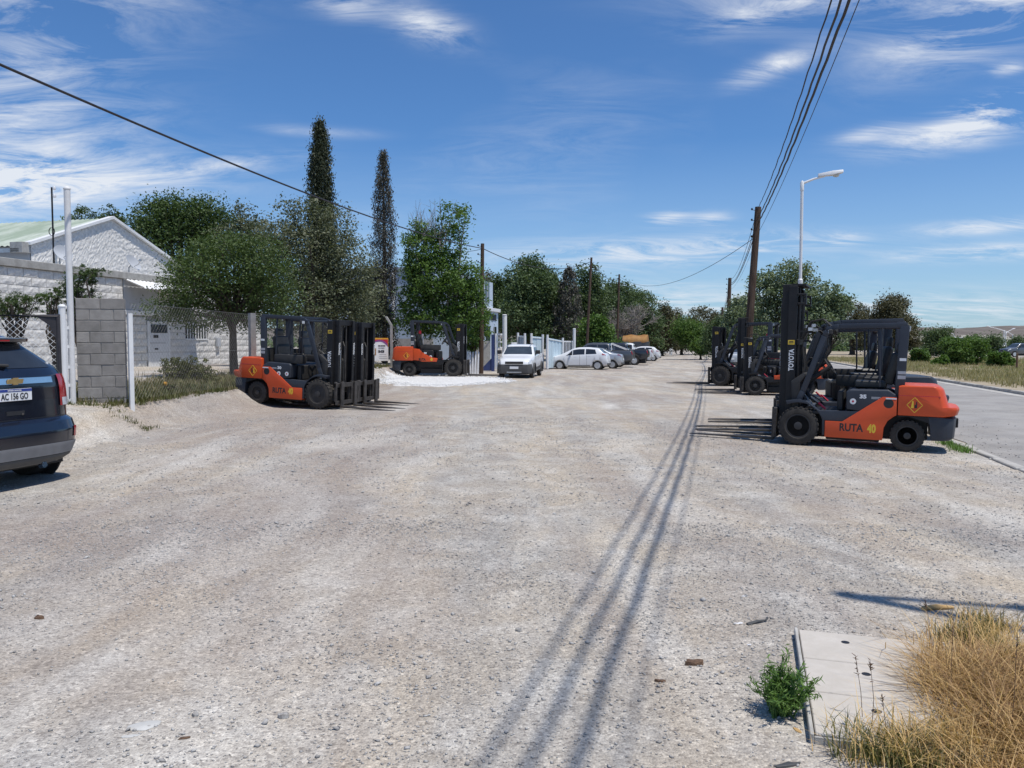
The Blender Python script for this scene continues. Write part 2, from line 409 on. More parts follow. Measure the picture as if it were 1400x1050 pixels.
# foliage
MT['l_dark'] = leaf_mat('dark_leaves', [(0.026, 0.045, 0.016), (0.051, 0.083, 0.027), (0.090, 0.136, 0.045), (0.136, 0.189, 0.067)])
MT['l_acacia'] = leaf_mat('acacia_leaves', [(0.031, 0.053, 0.019), (0.062, 0.096, 0.031), (0.102, 0.149, 0.046), (0.155, 0.198, 0.074)])
MT['l_silver'] = leaf_mat('silver_green_leaves', [(0.070, 0.084, 0.048), (0.110, 0.128, 0.075), (0.160, 0.172, 0.106), (0.235, 0.235, 0.158)], 0.2)
MT['l_cypress'] = leaf_mat('cypress_needles', [(0.019, 0.029, 0.016), (0.042, 0.054, 0.029), (0.072, 0.083, 0.048), (0.120, 0.125, 0.080)], 0.08)
MT['l_drycypress'] = leaf_mat('dry_cypress_needles', [(0.042, 0.042, 0.034), (0.077, 0.076, 0.062), (0.119, 0.112, 0.092), (0.168, 0.154, 0.129)], 0.08)
MT['l_green'] = leaf_mat('green_leaves', [(0.040, 0.077, 0.020), (0.077, 0.139, 0.034), (0.129, 0.209, 0.054), (0.194, 0.279, 0.085)], 0.3)
MT['l_bright'] = leaf_mat('bright_green_leaves', [(0.044, 0.088, 0.018), (0.077, 0.144, 0.030), (0.125, 0.206, 0.045), (0.175, 0.263, 0.075)], 0.3)
MT['l_forest'] = leaf_mat('forest_leaves', [(0.039, 0.065, 0.029), (0.072, 0.108, 0.047), (0.111, 0.158, 0.072), (0.161, 0.206, 0.104)])
MT['l_poplar'] = leaf_mat('grey_green_poplar_leaves', [(0.069, 0.101, 0.051), (0.125, 0.168, 0.086), (0.205, 0.251, 0.145), (0.362, 0.391, 0.265)], 0.2)
MT['l_euca'] = leaf_mat('olive_brown_leaves', [(0.046, 0.046, 0.024), (0.081, 0.078, 0.041), (0.121, 0.115, 0.062), (0.169, 0.151, 0.089)], 0.15)
MT['l_bush'] = leaf_mat('olive_bush_leaves', [(0.033, 0.042, 0.015), (0.075, 0.087, 0.027), (0.128, 0.132, 0.042), (0.188, 0.183, 0.068)], 0.2)
MT['l_straw'] = leaf_mat('straw', [(0.32, 0.19, 0.075), (0.54, 0.345, 0.145), (0.70, 0.49, 0.23), (0.82, 0.64, 0.36)], 0.25)
MT['l_straw3'] = leaf_mat('brown_dead_grass', [(0.14, 0.075, 0.036), (0.27, 0.155, 0.07), (0.40, 0.25, 0.115), (0.50, 0.345, 0.175)], 0.2)
MT['l_gweed'] = leaf_mat('garden_dry_weed', [(0.09, 0.08, 0.035), (0.16, 0.14, 0.065), (0.24, 0.205, 0.11), (0.33, 0.285, 0.165)], 0.2)
MT['l_straw2'] = leaf_mat('pale_dry_grass', [(0.17, 0.155, 0.07), (0.28, 0.245, 0.125), (0.38, 0.33, 0.185), (0.46, 0.41, 0.25)], 0.25)
MT['l_weed'] = leaf_mat('weed_leaves', [(0.059, 0.110, 0.030), (0.110, 0.194, 0.051), (0.169, 0.288, 0.076), (0.254, 0.362, 0.144)], 0.3)


# ------------------------------------------------------------------ object helpers
def tag(o, label=None, cat=None, group=None, kind=None):
    if label: o['label'] = label
    if cat: o['category'] = cat
    if group: o['group'] = group
    if kind: o['kind'] = kind
    return o


def empty(name, loc, rz=0.0, label=None, cat=None, group=None):
    o = bpy.data.objects.new(name, None)
    COL.objects.link(o)
    o.location = loc
    o.rotation_euler = (0, 0, rz)
    o.empty_display_size = 0.2
    return tag(o, label, cat, group)


def link_mesh(name, me, m, parent=None):
    if m is not None:
        me.materials.clear()
        for k in (m if isinstance(m, (list, tuple)) else [m]):
            me.materials.append(k)
    o = bpy.data.objects.new(name, me)
    COL.objects.link(o)
    if parent is not None:
        o.parent = parent
    return o


def np_mesh(name, v, f, m, parent=None, smooth=False):
    """mesh from numpy: v (n,3), f (k,3|4)"""
    v = np.asarray(v, np.float32); f = np.asarray(f, np.int32)
    me = bpy.data.meshes.new(name)
    k, w = f.shape
    me.vertices.add(len(v)); me.vertices.foreach_set('co', v.ravel())
    me.loops.add(k * w); me.loops.foreach_set('vertex_index', f.ravel())
    me.polygons.add(k)
    me.polygons.foreach_set('loop_start', np.arange(0, k * w, w, dtype=np.int32))
    if smooth:
        me.polygons.foreach_set('use_smooth', np.ones(k, bool))
    me.update(calc_edges=True)
    return link_mesh(name, me, m, parent)


class MB:
    """collects primitives, then links them as one mesh object"""
    def __init__(s):
        s.v = []; s.f = []

    def add(s, vs, fs):
        o = len(s.v)
        s.v.extend([tuple(p) for p in vs])
        s.f.extend([tuple(i + o for i in q) for q in fs])
        return s

    def box(s, x0, x1, y0, y1, z0, z1, M=None):
        vs = [Vector((x, y, z)) for x in (x0, x1) for y in (y0, y1) for z in (z0, z1)]
        if M is not None:
            vs = [M @ p for p in vs]
        return s.add(vs, [(0, 1, 3, 2), (4, 6, 7, 5), (0, 4, 5, 1), (2, 3, 7, 6), (0, 2, 6, 4), (1, 5, 7, 3)])

    def prism(s, poly, y0, y1):
        """polygon in XZ extruded along Y"""
        n = len(poly)
        a = sum(poly[i][0] * poly[(i + 1) % n][1] - poly[(i + 1) % n][0] * poly[i][1] for i in range(n))
        if a < 0:
            poly = poly[::-1]
        vs = [(p[0], y0, p[1]) for p in poly] + [(p[0], y1, p[1]) for p in poly]
        fs = [tuple(range(n)), tuple(range(2 * n - 1, n - 1, -1))]
        fs += [(i + n, (i + 1) % n + n, (i + 1) % n, i) for i in range(n)]
        return s.add(vs, fs)

    def bar(s, a, b, w, h=None, up=(0, 0, 1)):
        a, b = Vector(a), Vector(b)
        h = w if h is None else h
        d = (b - a).normalized()
        u = Vector(up)
        if abs(d.dot(u)) > 0.98:
            u = Vector((1, 0, 0))
        sx = d.cross(u).normalized(); sz = sx.cross(d)
        vs = [p + sx * i * w / 2 + sz * j * h / 2 for p in (a, b) for i, j in ((-1, -1), (1, -1), (1, 1), (-1, 1))]
        return s.add(vs, [(3, 2, 1, 0), (4, 5, 6, 7), (0, 1, 5, 4), (1, 2, 6, 5), (2, 3, 7, 6), (3, 0, 4, 7)])

    def tube(s, pts, r, n=8, cap=True):
        pts = [Vector(p) for p in pts]
        k = len(pts)
        rs = r if isinstance(r, (list, tuple)) else [r] * k
        vs = []
        ref = None
        for i, p in enumerate(pts):
            d = (pts[min(i + 1, k - 1)] - pts[max(i - 1, 0)])
            d = d.normalized() if d.length > 1e-9 else Vector((0, 0, 1))
            if ref is None:
                ref = Vector((0, 0, 1)) if abs(d.z) < 0.9 else Vector((1, 0, 0))
            a = d.cross(ref).normalized(); b = d.cross(a)
            ref = -b if False else ref
            for j in range(n):
                t = 2 * math.pi * j / n
                vs.append(p + a * math.cos(t) * rs[i] + b * math.sin(t) * rs[i])
        fs = []
        for i in range(k - 1):
            for j in range(n):
                fs.append((i * n + j, (i + 1) * n + j, (i + 1) * n + (j + 1) % n, i * n + (j + 1) % n))
        if cap:
            fs.append(tuple(range(n))); fs.append(tuple(range(k * n - 1, (k - 1) * n - 1, -1)))
        return s.add(vs, fs)

    def lathe(s, prof, c, axis='y', n=24):
        """profile of (r, t) about an axis through c"""
        c = Vector(c)
        vs = []
        for (r, t) in prof:
            for j in range(n):
                a = 2 * math.pi * j / n
                p, q = r * math.cos(a), r * math.sin(a)
                vs.append(c + (Vector((p, t, q)) if axis == 'y' else Vector((t, p, q)) if axis == 'x' else Vector((p, q, t))))
        fs = []
        for i in range(len(prof) - 1):
            for j in range(n):
                fs.append((i * n + j, i * n + (j + 1) % n, (i + 1) * n + (j + 1) % n, (i + 1) * n + j))
        fs.append(tuple(range(n - 1, -1, -1))); fs.append(tuple(range((len(prof) - 1) * n, len(prof) * n)))
        return s.add(vs, fs)

    def build(s, name, m, parent=None, bevel=0.0, seg=1, smooth=True, angle=35):
        me = bpy.data.meshes.new(name)
        me.from_pydata(s.v, [], s.f)
        bm = bmesh.new(); bm.from_mesh(me)
        bmesh.ops.recalc_face_normals(bm, faces=bm.faces)
        if bevel > 0:
            ed = [e for e in bm.edges if len(e.link_faces) == 2 and e.calc_face_angle(0) > 0.5]
            bmesh.ops.bevel(bm, geom=ed, offset=bevel, segments=seg, affect='EDGES', profile=0.6, clamp_overlap=True)
        bm.to_mesh(me); bm.free()
        if smooth:
            me.polygons.foreach_set('use_smooth', np.ones(len(me.polygons), bool))
            me.set_sharp_from_angle(angle=math.radians(angle))
        return link_mesh(name, me, m, parent)


def text(name, body, size, m, parent, loc, rot, sx=1.0, bold=0.0, align='LEFT', ext=0.0015):
    cu = bpy.data.curves.new(name, 'FONT')
    cu.body = body; cu.size = size; cu.offset = bold; cu.extrude = ext
    cu.align_x = align; cu.align_y = 'BOTTOM_BASELINE'; cu.resolution_u = 3
    tmp = bpy.data.objects.new(name, cu)
    COL.objects.link(tmp)
    dg = bpy.context.evaluated_depsgraph_get()
    me = bpy.data.meshes.new_from_object(tmp.evaluated_get(dg))
    bpy.data.objects.remove(tmp); bpy.data.curves.remove(cu)
    me.name = name
    o = link_mesh(name, me, m, parent)
    o.location = loc; o.rotation_euler = rot; o.scale = (sx, 1, 1)
    return o


KIDS = {}


def index_children():
    KIDS.clear()
    for o in bpy.data.objects:
        if o.parent is not None:
            KIDS.setdefault(o.parent.name, []).append(o)


def copy_tree(o, parent=None):
    c = o.copy()
    COL.objects.link(c)
    if parent is not None:
        c.parent = parent
    for ch in KIDS.get(o.name, []):
        copy_tree(ch, c)
    return c


def place(root, loc, rz, label, scale=1.0):
    c = copy_tree(root)
    c.location = loc; c.rotation_euler = (0, 0, rz); c['label'] = label
    if scale != 1.0:
        c.scale = (scale,) * 3
    return c
# ------------------------------------------------------------------ the setting
rng = np.random.default_rng(7)
random.seed(7)


def grid_sheet(name, xs, ys, zf, m, kind='structure'):
    X, Y = np.meshgrid(xs, ys)
    Z = zf(X, Y)
    v = np.stack([X, Y, Z], -1).reshape(-1, 3)
    nx, ny = len(xs), len(ys)
    i = np.arange((ny - 1) * nx).reshape(ny - 1, nx)[:, :-1].ravel()
    f = np.stack([i, i + 1, i + nx + 1, i + nx], -1)
    o = np_mesh(name, v, f, m, smooth=True)
    tag(o, kind=kind)
    return o


def lumps(X, Y):
    z = (np.sin(X * 1.7 + 0.4 * Y) * np.cos(Y * 1.1 - 0.3 * X) * 0.5 + np.sin(X * 0.63 - 1.3 + Y * 0.21) * 0.8
         + np.sin(3.9 * X + 1.1 * np.sin(Y * 2.3)) * np.sin(3.1 * Y + X) * 0.35)
    lat = X * CA - Y * SA
    return z * 0.011 * np.clip((3.4 - lat) / 1.5, 0, 1)


xs = np.unique(np.concatenate([-np.geomspace(14, 6000, 26), np.linspace(-14, 12, 131), np.geomspace(12, 6000, 26), [0, 8, -9, -5]]))
ys = np.unique(np.concatenate([-np.geomspace(8, 900, 10), np.linspace(-8, 2, 20), np.arange(2, 20, 0.2), np.arange(20, 60, 0.5), np.geomspace(60, 7000, 40)]))
grid_sheet('ground', xs, ys, lambda X, Y: hb(X, Y) + lumps(X, Y), MT['gravel'])


def strip(name, a0, a1, s0, s1, dz, m, na=8, ns=400, kind='structure', wob=0.0, zf=None):
    ss = np.linspace(0, 1, ns) ** 1.6 * (s1 - s0) + s0
    aa = np.linspace(0, 1, na)
    S, A = np.meshgrid(ss, aa, indexing='ij')
    A = a0 + (a1 - a0) * A
    if wob:
        edge = (np.arange(na) == 0)[None, :]
        A = A + edge * wob * (np.sin(S * 1.3) * 0.5 + np.sin(S * 3.7 + 1) * 0.3 + np.sin(S * 9.1) * 0.25)
    X = S * SA + A * CA; Y = S * CA - A * SA
    Z = hb(X, Y) + dz if zf is None else zf(X, Y, A)
    v = np.stack([X, Y, Z], -1).reshape(-1, 3)
    i = np.arange((ns - 1) * na).reshape(ns - 1, na)[:, :-1].ravel()
    f = np.stack([i, i + na, i + na + 1, i + 1], -1)
    o = np_mesh(name, v, f, m, smooth=True)
    tag(o, kind=kind)
    return o


ROAD_L, ROAD_R = 4.12, 9.95
strip('road', ROAD_L, ROAD_R, -14, 420, 0.010, MT['asphalt'], na=24, wob=0.12)
strip('verge', ROAD_R + 0.16, 170, -14, 900, 0.0, MT['verge'], na=60, ns=220,
      zf=lambda X, Y, A: hb(X, Y) + 0.115 + 0.05 * np.sin(X * 0.35) * np.cos(Y * 0.27) * np.clip((A - 13) / 6, 0, 1) - 0.012 * np.clip(A - 20, 0, 60))

# kerb stones: near side half buried and broken, far side upright
t = empty('kerb', SN(0, ROAD_L)); tag(t, kind='structure')
km = []
for k in range(3):
    b = MB().box(-0.07, 0.07, 0.006, 0.994, -0.1, 0.0)
    for i in range(len(b.v)):
        v = b.v[i]
        if v[2] > -0.05:
            b.v[i] = (v[0] + random.uniform(-0.012, 0.012), v[1], v[2] + random.uniform(-0.012, 0.012))
    o = b.build('kerb_stone', MT['kerb'], t, bevel=0.012)
    km.append(o.data)
    bpy.data.objects.remove(o)
for k in range(26):
    s = 8.0 + k * 1.0
    if s < 9.4 or random.random() < 0.12:
        continue
    o = bpy.data.objects.new('kerb_stone', km[k % 3]); COL.objects.link(o); o.parent = t
    p = SN(s, ROAD_L - 0.1 + random.uniform(-0.03, 0.03))
    o.location = (p.x - t.location.x, p.y - t.location.y, H(p.x, p.y) + 0.045 + random.uniform(-0.02, 0.012))
    o.rotation_euler = (random.uniform(-.015, .015), random.uniform(-.04, .04), -math.radians(14.53) + random.uniform(-.03, .03))
t2 = empty('far_kerb', SN(0, ROAD_R)); tag(t2, kind='structure')
for k in range(70):
    s = 14.0 + k * 1.0
    o = bpy.data.objects.new('kerb_stone', km[k % 3]); COL.objects.link(o); o.parent = t2
    p = SN(s, ROAD_R + 0.07)
    o.location = (p.x - t2.location.x, p.y - t2.location.y, H(p.x, p.y) + 0.125)
    o.scale = (1, 1, 1.4)
    o.rotation_euler = (0, 0, -math.radians(14.53))
strip('gutter', ROAD_R - 0.45, ROAD_R, 10, 200, 0.0165, MT['kerb'], na=3, ns=200)

# patch of spread white gravel in front of the large lift truck
n = 60
v = [(0, 0, 0.0)]
f = []
cx, cy = -3.0, 33.6
rr = np.random.default_rng(3)
rad = 1 + 0.10 * np.sin(np.linspace(0, 2 * np.pi, n, endpoint=False) * 3 + 1) + rr.normal(0, 0.06, n)
rings = 12
vv = [(cx, cy, H(cx, cy) + 0.10)]
for r in range(1, rings + 1):
    q = r / rings
    for j in range(n):
        a = 2 * math.pi * j / n
        x = cx + math.cos(a) * 2.8 * q * rad[j]; y = cy + math.sin(a) * 4.6 * q * rad[j]
        vv.append((x, y, H(x, y) + 0.022 + 0.05 * max(0, 1 - q ** 3) - (0.05 if r == rings else 0) + rr.normal(0, 0.006)))
ff = [(0, 1 + j, 1 + (j + 1) % n, 1 + j) for j in range(n)]
tri = [(0, 1 + j, 1 + (j + 1) % n) for j in range(n)]
qd = []
for r in range(rings - 1):
    for j in range(n):
        a = 1 + r * n + j; b = 1 + r * n + (j + 1) % n
        qd += [(a, a + n, b + n), (a, b + n, b)]
o = np_mesh('white_gravel', vv, np.array(tri + qd), MT['white_gravel'], smooth=True)
tag(o, kind='structure')

# hills on the skyline
hx = np.linspace(-4200, 4200, 420)
hy = np.array([2300, 2450, 2600, 2750, 2900, 3100, 3400])
prof = np.array([0, 0.22, 0.30, 0.62, 0.9, 1.0, 0.95])


def hillz(X, Y):
    q = np.interp(Y, hy, prof)
    h = 78 + 9 * np.sin(X / 420.0 + 0.4) + 5 * np.sin(X / 150.0) + 3 * np.sin(X / 61.0 + 1) + 1.6 * np.sin(X / 23.0)
    gul = 7 * np.sin(X / 37.0 + Y / 130.0) * np.sin(Y / 210.0) * q * (1 - q) * 3
    return -3 + (h + gul) * q + rng.normal(0, 0.7, X.shape) * q


grid_sheet('hill', hx, np.linspace(2300, 3400, 34), hillz, MT['hill'])
# pale eroded bank below the hills
pb = MB()
for k in range(46):
    x = 780 + k * 26 + random.uniform(-10, 10)
    w = random.uniform(14, 34); h = random.uniform(8, 17)
    y0 = 2180 + random.uniform(-20, 20)
    pb.add([(x - w, y0, -4), (x + w, y0, -4), (x + w * .7, y0 + 40, h + 12), (x - w * .6, y0 + 40, h + 10), (x, y0 + 110, 12)],
           [(0, 1, 2, 3), (3, 2, 4)])
MT['bank'] = mat('pale_bank', (0.30, 0.28, 0.24), (0.42, 0.39, 0.34), 0.05, 0.95, spec=0.05)
tag(pb.build('eroded_bank', MT['bank']), kind='structure')

# ------------------------------------------------------------------ loose stones of the gravel (stuff)
def stones(name, x, y, size, m, seed, zoff=0.0):
    r = np.random.default_rng(seed)
    k = len(x)
    base = np.array([[1, 0, 0], [-1, 0, 0], [0, 1, 0], [0, -1, 0], [0, 0, 1], [0, 0, -1]], float)
    tri = np.array([[0, 2, 4], [2, 1, 4], [1, 3, 4], [3, 0, 4], [2, 0, 5], [1, 2, 5], [3, 1, 5], [0, 3, 5]])
    v = base[None] * (1 + r.normal(0, 0.25, (k, 6, 1)))
    v[..., 2] *= 0.6
    a = r.uniform(0, 2 * np.pi, k)
    c, s = np.cos(a)[:, None], np.sin(a)[:, None]
    tl = r.normal(0, 0.35, (k, 1))
    vx = v[..., 0] * c - v[..., 1] * s; vy = v[..., 0] * s + v[..., 1] * c
    vz = v[..., 2] + tl * vx
    v = np.stack([vx, vy * r.uniform(0.6, 1, (k, 1)), vz], -1) * size[:, None, None]
    z = hb(x, y) + lumps(x, y) + size * 0.28 + zoff
    v += np.stack([x, y, z], -1)[:, None, :]
    f = (tri[None] + (np.arange(k) * 6)[:, None, None]).reshape(-1, 3)
    o = np_mesh(name, v.reshape(-1, 3), f, m)
    tag(o, kind='stuff')
    return o


def scatter(n, y0, y1, seed, xl=-0.75, xr=0.75):
    r = np.random.default_rng(seed)
    y = y0 + (y1 - y0) * np.sqrt(r.uniform((y0 / y1) ** 2, 1, n)) if False else np.sqrt(r.uniform(y0 ** 2, y1 ** 2, n))
    x = r.uniform(xl, xr, n) * y
    clump = np.sin(x * 1.9 + np.sin(y * 1.3)) * np.sin(y * 1.6 + x * .7) + r.normal(0, 0.5, n)
    keep = (clump > -0.35) & ((x * CA - y * SA) < 4.1) & (x > -6.6)
    return x[keep], y[keep]


MT['gst'] = leaf_mat('gravel_stones', [(0.20, 0.185, 0.175), (0.32, 0.305, 0.288), (0.42, 0.405, 0.385), (0.60, 0.59, 0.565)], 0.0, 0.92, 0.15)
x1, y1 = scatter(60000, 2.7, 7.0, 11)
stones('gravel', x1, y1, np.random.default_rng(1).gamma(2.0, 0.00165, len(x1)) + 0.0013, MT['gst'], 12)
x2, y2 = scatter(60000, 6.5, 17.0, 13)
stones('gravel', x2, y2, np.random.default_rng(2).gamma(2.0, 0.0024, len(x2)) + 0.0022, MT['gst'], 14)
r = np.random.default_rng(5)
a = r.uniform(0, 2 * np.pi, 5000); q = np.sqrt(r.uniform(0, 1.0, 5000)) * r.uniform(.9, 1.14, 5000)
MT['wst'] = leaf_mat('white_stones', [(0.55, 0.54, 0.52), (0.7, 0.69, 0.67), (0.8, 0.79, 0.77), (0.86, 0.85, 0.84)], 0.0, 0.9, 0.15)
stones('white_gravel_stones', cx + np.cos(a) * 2.8 * q, cy + np.sin(a) * 4.6 * q, r.uniform(0.015, 0.035, 5000), MT['wst'], 15, 0.04)

r = np.random.default_rng(6)
ss_ = r.uniform(9, 26, 900); aa_ = ROAD_L + .05 + r.gamma(1.3, .5, 900)
stones('road_grit', ss_ * SA + aa_ * CA, ss_ * CA - aa_ * SA, r.gamma(2.0, .003, 900) + .003, MT['gst'], 16, 0.012)

# ------------------------------------------------------------------ left: workshop building behind the fence
A_ANX, A_GAB = -22.0, -24.0
RZU = -math.radians(14.53)               # turns local +Y onto the road direction


def on_wall(s, a, z):
    return SN(s, a, z)


def rough_block(L, h, d, seed, amp=0.03):
    """a rock-faced block: local x out of the wall, y along it, z up"""
    r = random.Random(seed)
    ny, nz = 6, 3
    vs, fs = [], []
    for j in range(nz + 1):
        for i in range(ny + 1):
            e = (i in (0, ny)) or (j in (0, nz))
            vs.append((d + (0 if e else r.uniform(0.2, 1.0) * amp * 1.6), L * i / ny, h * j / nz))
    for j in range(nz):
        for i in range(ny):
            k = j * (ny + 1) + i
            fs.append((k, k + 1, k + ny + 2, k + ny + 1))
    o = len(vs)
    vs += [(0, 0, 0), (0, L, 0), (0, L, h), (0, 0, h)]
    fs += [(o, o + 1, ny, *range(ny - 1, -1, -1)), (o + 3, *[nz * (ny + 1) + i for i in range(ny + 1)], o + 2)]
    fs += [(o, *[j * (ny + 1) for j in range(nz + 1)], o + 3), (o + 1, o + 2, *[j * (ny + 1) + ny for j in range(nz, -1, -1)])]
    me = bpy.data.meshes.new('wall_block')
    me.from_pydata(vs, [], fs)
    me.materials.append(MT['whitewall'])
    return me


s0, zt = plane_at(-70, 350, A_ANX)
s_a, z_a = plane_at(221, 387, A_ANX)
sL, _ = plane_at(-60, 400, A_ANX)
sR, _ = plane_at(352, 400, A_ANX)
ZT = z_a                                  # underside of the concrete beam
ZB = plane_at(225, 508, A_ANX)[1]
anx = empty('workshop_annex', SN(sL, A_ANX, 0), RZU, 'low whitewashed annex of rock-faced blocks with a grey concrete beam along its top', 'building')
LEN = sR - sL
core = MB().box(-6, -0.02, 0, LEN, ZB - 0.8, ZT - 0.02)
core.build('wall', MT['mortar'], anx)
MB().box(-0.35, 0.10, -0.05, LEN + 0.05, ZT, ZT + 0.26).build('concrete_beam', MT['conc_post'], anx, bevel=0.015)
MB().box(-6.2, -0.36, 0, LEN, ZT + 0.0, ZT + 0.12).build('roof', MT['galv'], anx)
dS0 = plane_at(203, 470, A_ANX)[0] - sL; dS1 = plane_at(230, 470, A_ANX)[0] - sL
wS0 = plane_at(254, 455, A_ANX)[0] - sL; wS1 = plane_at(283, 455, A_ANX)[0] - sL
wZ0 = plane_at(268, 463, A_ANX)[1]; wZ1 = wZ0 + 0.62
rS0 = plane_at(169, 400, A_ANX)[0] - sL; rS1 = plane_at(207, 400, A_ANX)[0] - sL
rZ0 = plane_at(188, 430, A_ANX)[1]
DZ1 = ZB + 2.0
BH, BL = 0.285, 0.60
var = [rough_block(BL - 0.012, BH - 0.012, 0.02, i, 0.017) for i in range(8)]
rows = int((ZT - ZB) / BH) + 1
nb = 0
cand = []
for j in range(rows):
    z = ZT - (j + 1) * BH
    y = -BL * (j % 2) * 0.5
    while y < LEN:
        c0, c1 = y, y + BL
        hit = (c1 > dS0 and c0 < dS1 and z < DZ1 + 0.02) or (c1 > wS0 and c0 < wS1 and z + BH > wZ0 and z < wZ1) or \
              (c1 > rS0 and c0 < rS1 + 0.4 and z + BH > rZ0)
        if not hit:
            cand.append((y, z, 1.0))
        else:                                       # cut blocks beside the openings
            for (o0, o1, za, zb_) in ((dS0 - .06, dS1 + .06, -9, DZ1 + .02), (wS0 - .05, wS1 + .05, wZ0 - .06, wZ1 + .06), (rS0 - .05, rS1 + .45, rZ0, 99)):
                if c1 > o0 and c0 < o1 and z < zb_ and z + BH > za:
                    if o0 - c0 > 0.05: cand.append((c0, z, (o0 - c0) / BL))
                    if c1 - o1 > 0.05: cand.append((o1, z, (c1 - o1) / BL))
                    break
        y += BL
for (y, z, q) in cand:
    o = bpy.data.objects.new('wall_block', random.choice(var)); COL.objects.link(o); o.parent = anx
    o.location = (-0.018 + random.uniform(-0.006, 0.008), y, z); o.scale = (1, q, 1)
    nb += 1
# recess with a lintel and a corrugated canopy
MB().box(-0.02, 0.012, rS0, rS1 + 0.4, rZ0 + 0.16, ZT - 0.002).build('rendered_panel', MT['greywall2'], anx)
MB().box(-0.02, 0.05, rS0 - 0.05, rS1 + 0.45, rZ0 - 0.02, rZ0 + 0.155).build('lintel', MT['whitepaint'], anx, bevel=0.01)
aw = MB()
yy = np.linspace(rS0 - 0.1, rS1 + 2.4, 60)
for i in range(len(yy) - 1):
    z0 = 0.03 * math.sin(yy[i] * 28); z1 = 0.03 * math.sin(yy[i + 1] * 28)
    aw.add([(0.10, yy[i], ZT - 0.02 + z0), (0.10, yy[i + 1], ZT - 0.02 + z1), (1.0, yy[i + 1], ZT - 0.36 + z1), (1.0, yy[i], ZT - 0.36 + z0),
            (0.10, yy[i], ZT - 0.03 + z0), (0.10, yy[i + 1], ZT - 0.03 + z1), (1.0, yy[i + 1], ZT - 0.37 + z1), (1.0, yy[i], ZT - 0.37 + z0)],
           [(0, 1, 2, 3), (7, 6, 5, 4), (3, 2, 6, 7)])
aw.build('canopy', MT['whitepaint'], anx)
# door with a high glazed pane and two small notices
dr = MB().box(0.0, 0.045, dS0 + 0.02, dS1 - 0.02, ZB + 0.02, DZ1 - 0.02).build('door', MT['doorpaint'], anx, bevel=0.006)
dw = dS1 - dS0
MB().box(0.046, 0.056, dS0 + 0.1, dS1 - 0.1, DZ1 - 0.42, DZ1 - 0.08).build('pane', MT['glassblue'], dr)
MB().box(0.046, 0.056, dS0 + 0.03, dS1 - 0.2, ZB + 1.16, ZB + 1.19).build('rail', MT['greyprint'], dr)
MB().box(0.046, 0.06, dS0 + 0.20 * dw, dS0 + 0.44 * dw, ZB + 1.38, ZB + 1.50).build('notice', MT['blackprint'], dr)
MB().box(0.046, 0.058, dS0 + 0.26 * dw, dS0 + 0.42 * dw, ZB + 0.90, ZB + 0.97).build('notice', MT['blackprint'], dr)
fr = MB()
fr.box(0.0, 0.06, dS0 - 0.06, dS0 + 0.02, ZB, DZ1 + 0.05).box(0.0, 0.06, dS1 - 0.02, dS1 + 0.06, ZB, DZ1 + 0.05)
fr.box(0.0, 0.058, dS0 + 0.02, dS1 - 0.02, DZ1 - 0.02, DZ1 + 0.05)
fr.build('door_frame', MT['whitepaint'], anx)
MB().box(0.0, 0.5, dS0 - 0.2, dS1 + 0.2, ZB - 0.16, ZB + 0.0).build('doorstep', MT['concrete'], anx, bevel=0.01)
wn = MB().box(-0.015, 0.005, wS0, wS1, wZ0, wZ1).build('window', MT['glass'], anx)
g = MB()
for k in range(8):
    y = wS0 + (wS1 - wS0) * (k + 0.5) / 8
    g.box(0.012, 0.03, y - 0.022, y + 0.022, wZ0, wZ1)
g.box(0.010, 0.05, wS0 - 0.05, wS1 + 0.05, wZ0 - 0.06, wZ0).box(0.010, 0.05, wS0 - 0.05, wS1 + 0.05, wZ1, wZ1 + 0.06)
g.build('window_bars', MT['whitepaint'], wn)
ms = plane_at(296, 468, A_ANX)
MB().box(0.03, 0.15, ms[0] - sL - 0.12, ms[0] - sL + 0.12, ms[1] - 0.2, ms[1] + 0.2).build('meter_box', MT['greywall2'], anx, bevel=0.01)

# gabled hall behind
sP, zP = plane_at(152, 300, A_GAB)
sE, zE = plane_at(42, 334, A_GAB)
hs = sP - sE
gab = empty('gabled_hall', SN(sE, A_GAB, 0), RZU, 'white rough-plastered hall with a pointed gable and faded green sheet roof', 'building')
ny, nz = 110, 70
vs, fs = [], []
rj = random.Random(4)
for j in range(nz + 1):
    for i in range(ny + 1):
        y = 2 * hs * i / ny
        top = zE + (zP - zE) * (1 - abs(y - hs) / hs)
        z = 0.2 + (top - 0.2) * j / nz
        d = 0.0 if (i in (0, ny) or j in (0, nz)) else rj.uniform(-0.012, 0.016)
        vs.append((d, y, z))
for j in range(nz):
    for i in range(ny):
        k = j * (ny + 1) + i
        fs.append((k, k + 1, k + ny + 2, k + ny + 1))
b = MB().add(vs, fs)
b.build('gable_wall', MT['whitewall'], gab, smooth=False)
MB().box(-14, -0.06, 0.02, 2 * hs - 0.02, 0.2, zE - 0.04).build('side_wall', MT['greywall2'], gab)
pol = [(-0.12, -0.1), (-0.12, 0.16), (0.12, 0.16), (0.12, -0.1)]
cp = MB()
for sg in (0, 1):
    y0, y1 = (0 - 0.15, hs) if sg == 0 else (hs, 2 * hs + 0.15)
    za, zb = (zE - 0.06, zP) if sg == 0 else (zP, zE - 0.06)
    cp.add([(-0.14, y0, za + 0.02), (0.14, y0, za + 0.02), (0.14, y1, zb + 0.02), (-0.14, y1, zb + 0.02),
            (-0.14, y0, za + 0.13), (0.14, y0, za + 0.13), (0.14, y1, zb + 0.13), (-0.14, y1, zb + 0.13)],
           [(0, 1, 2, 3), (4, 7, 6, 5), (0, 4, 5, 1), (1, 5, 6, 2), (2, 6, 7, 3), (3, 7, 4, 0)])
cp.build('coping', MT['whitepaint'], gab)
rf = MB()
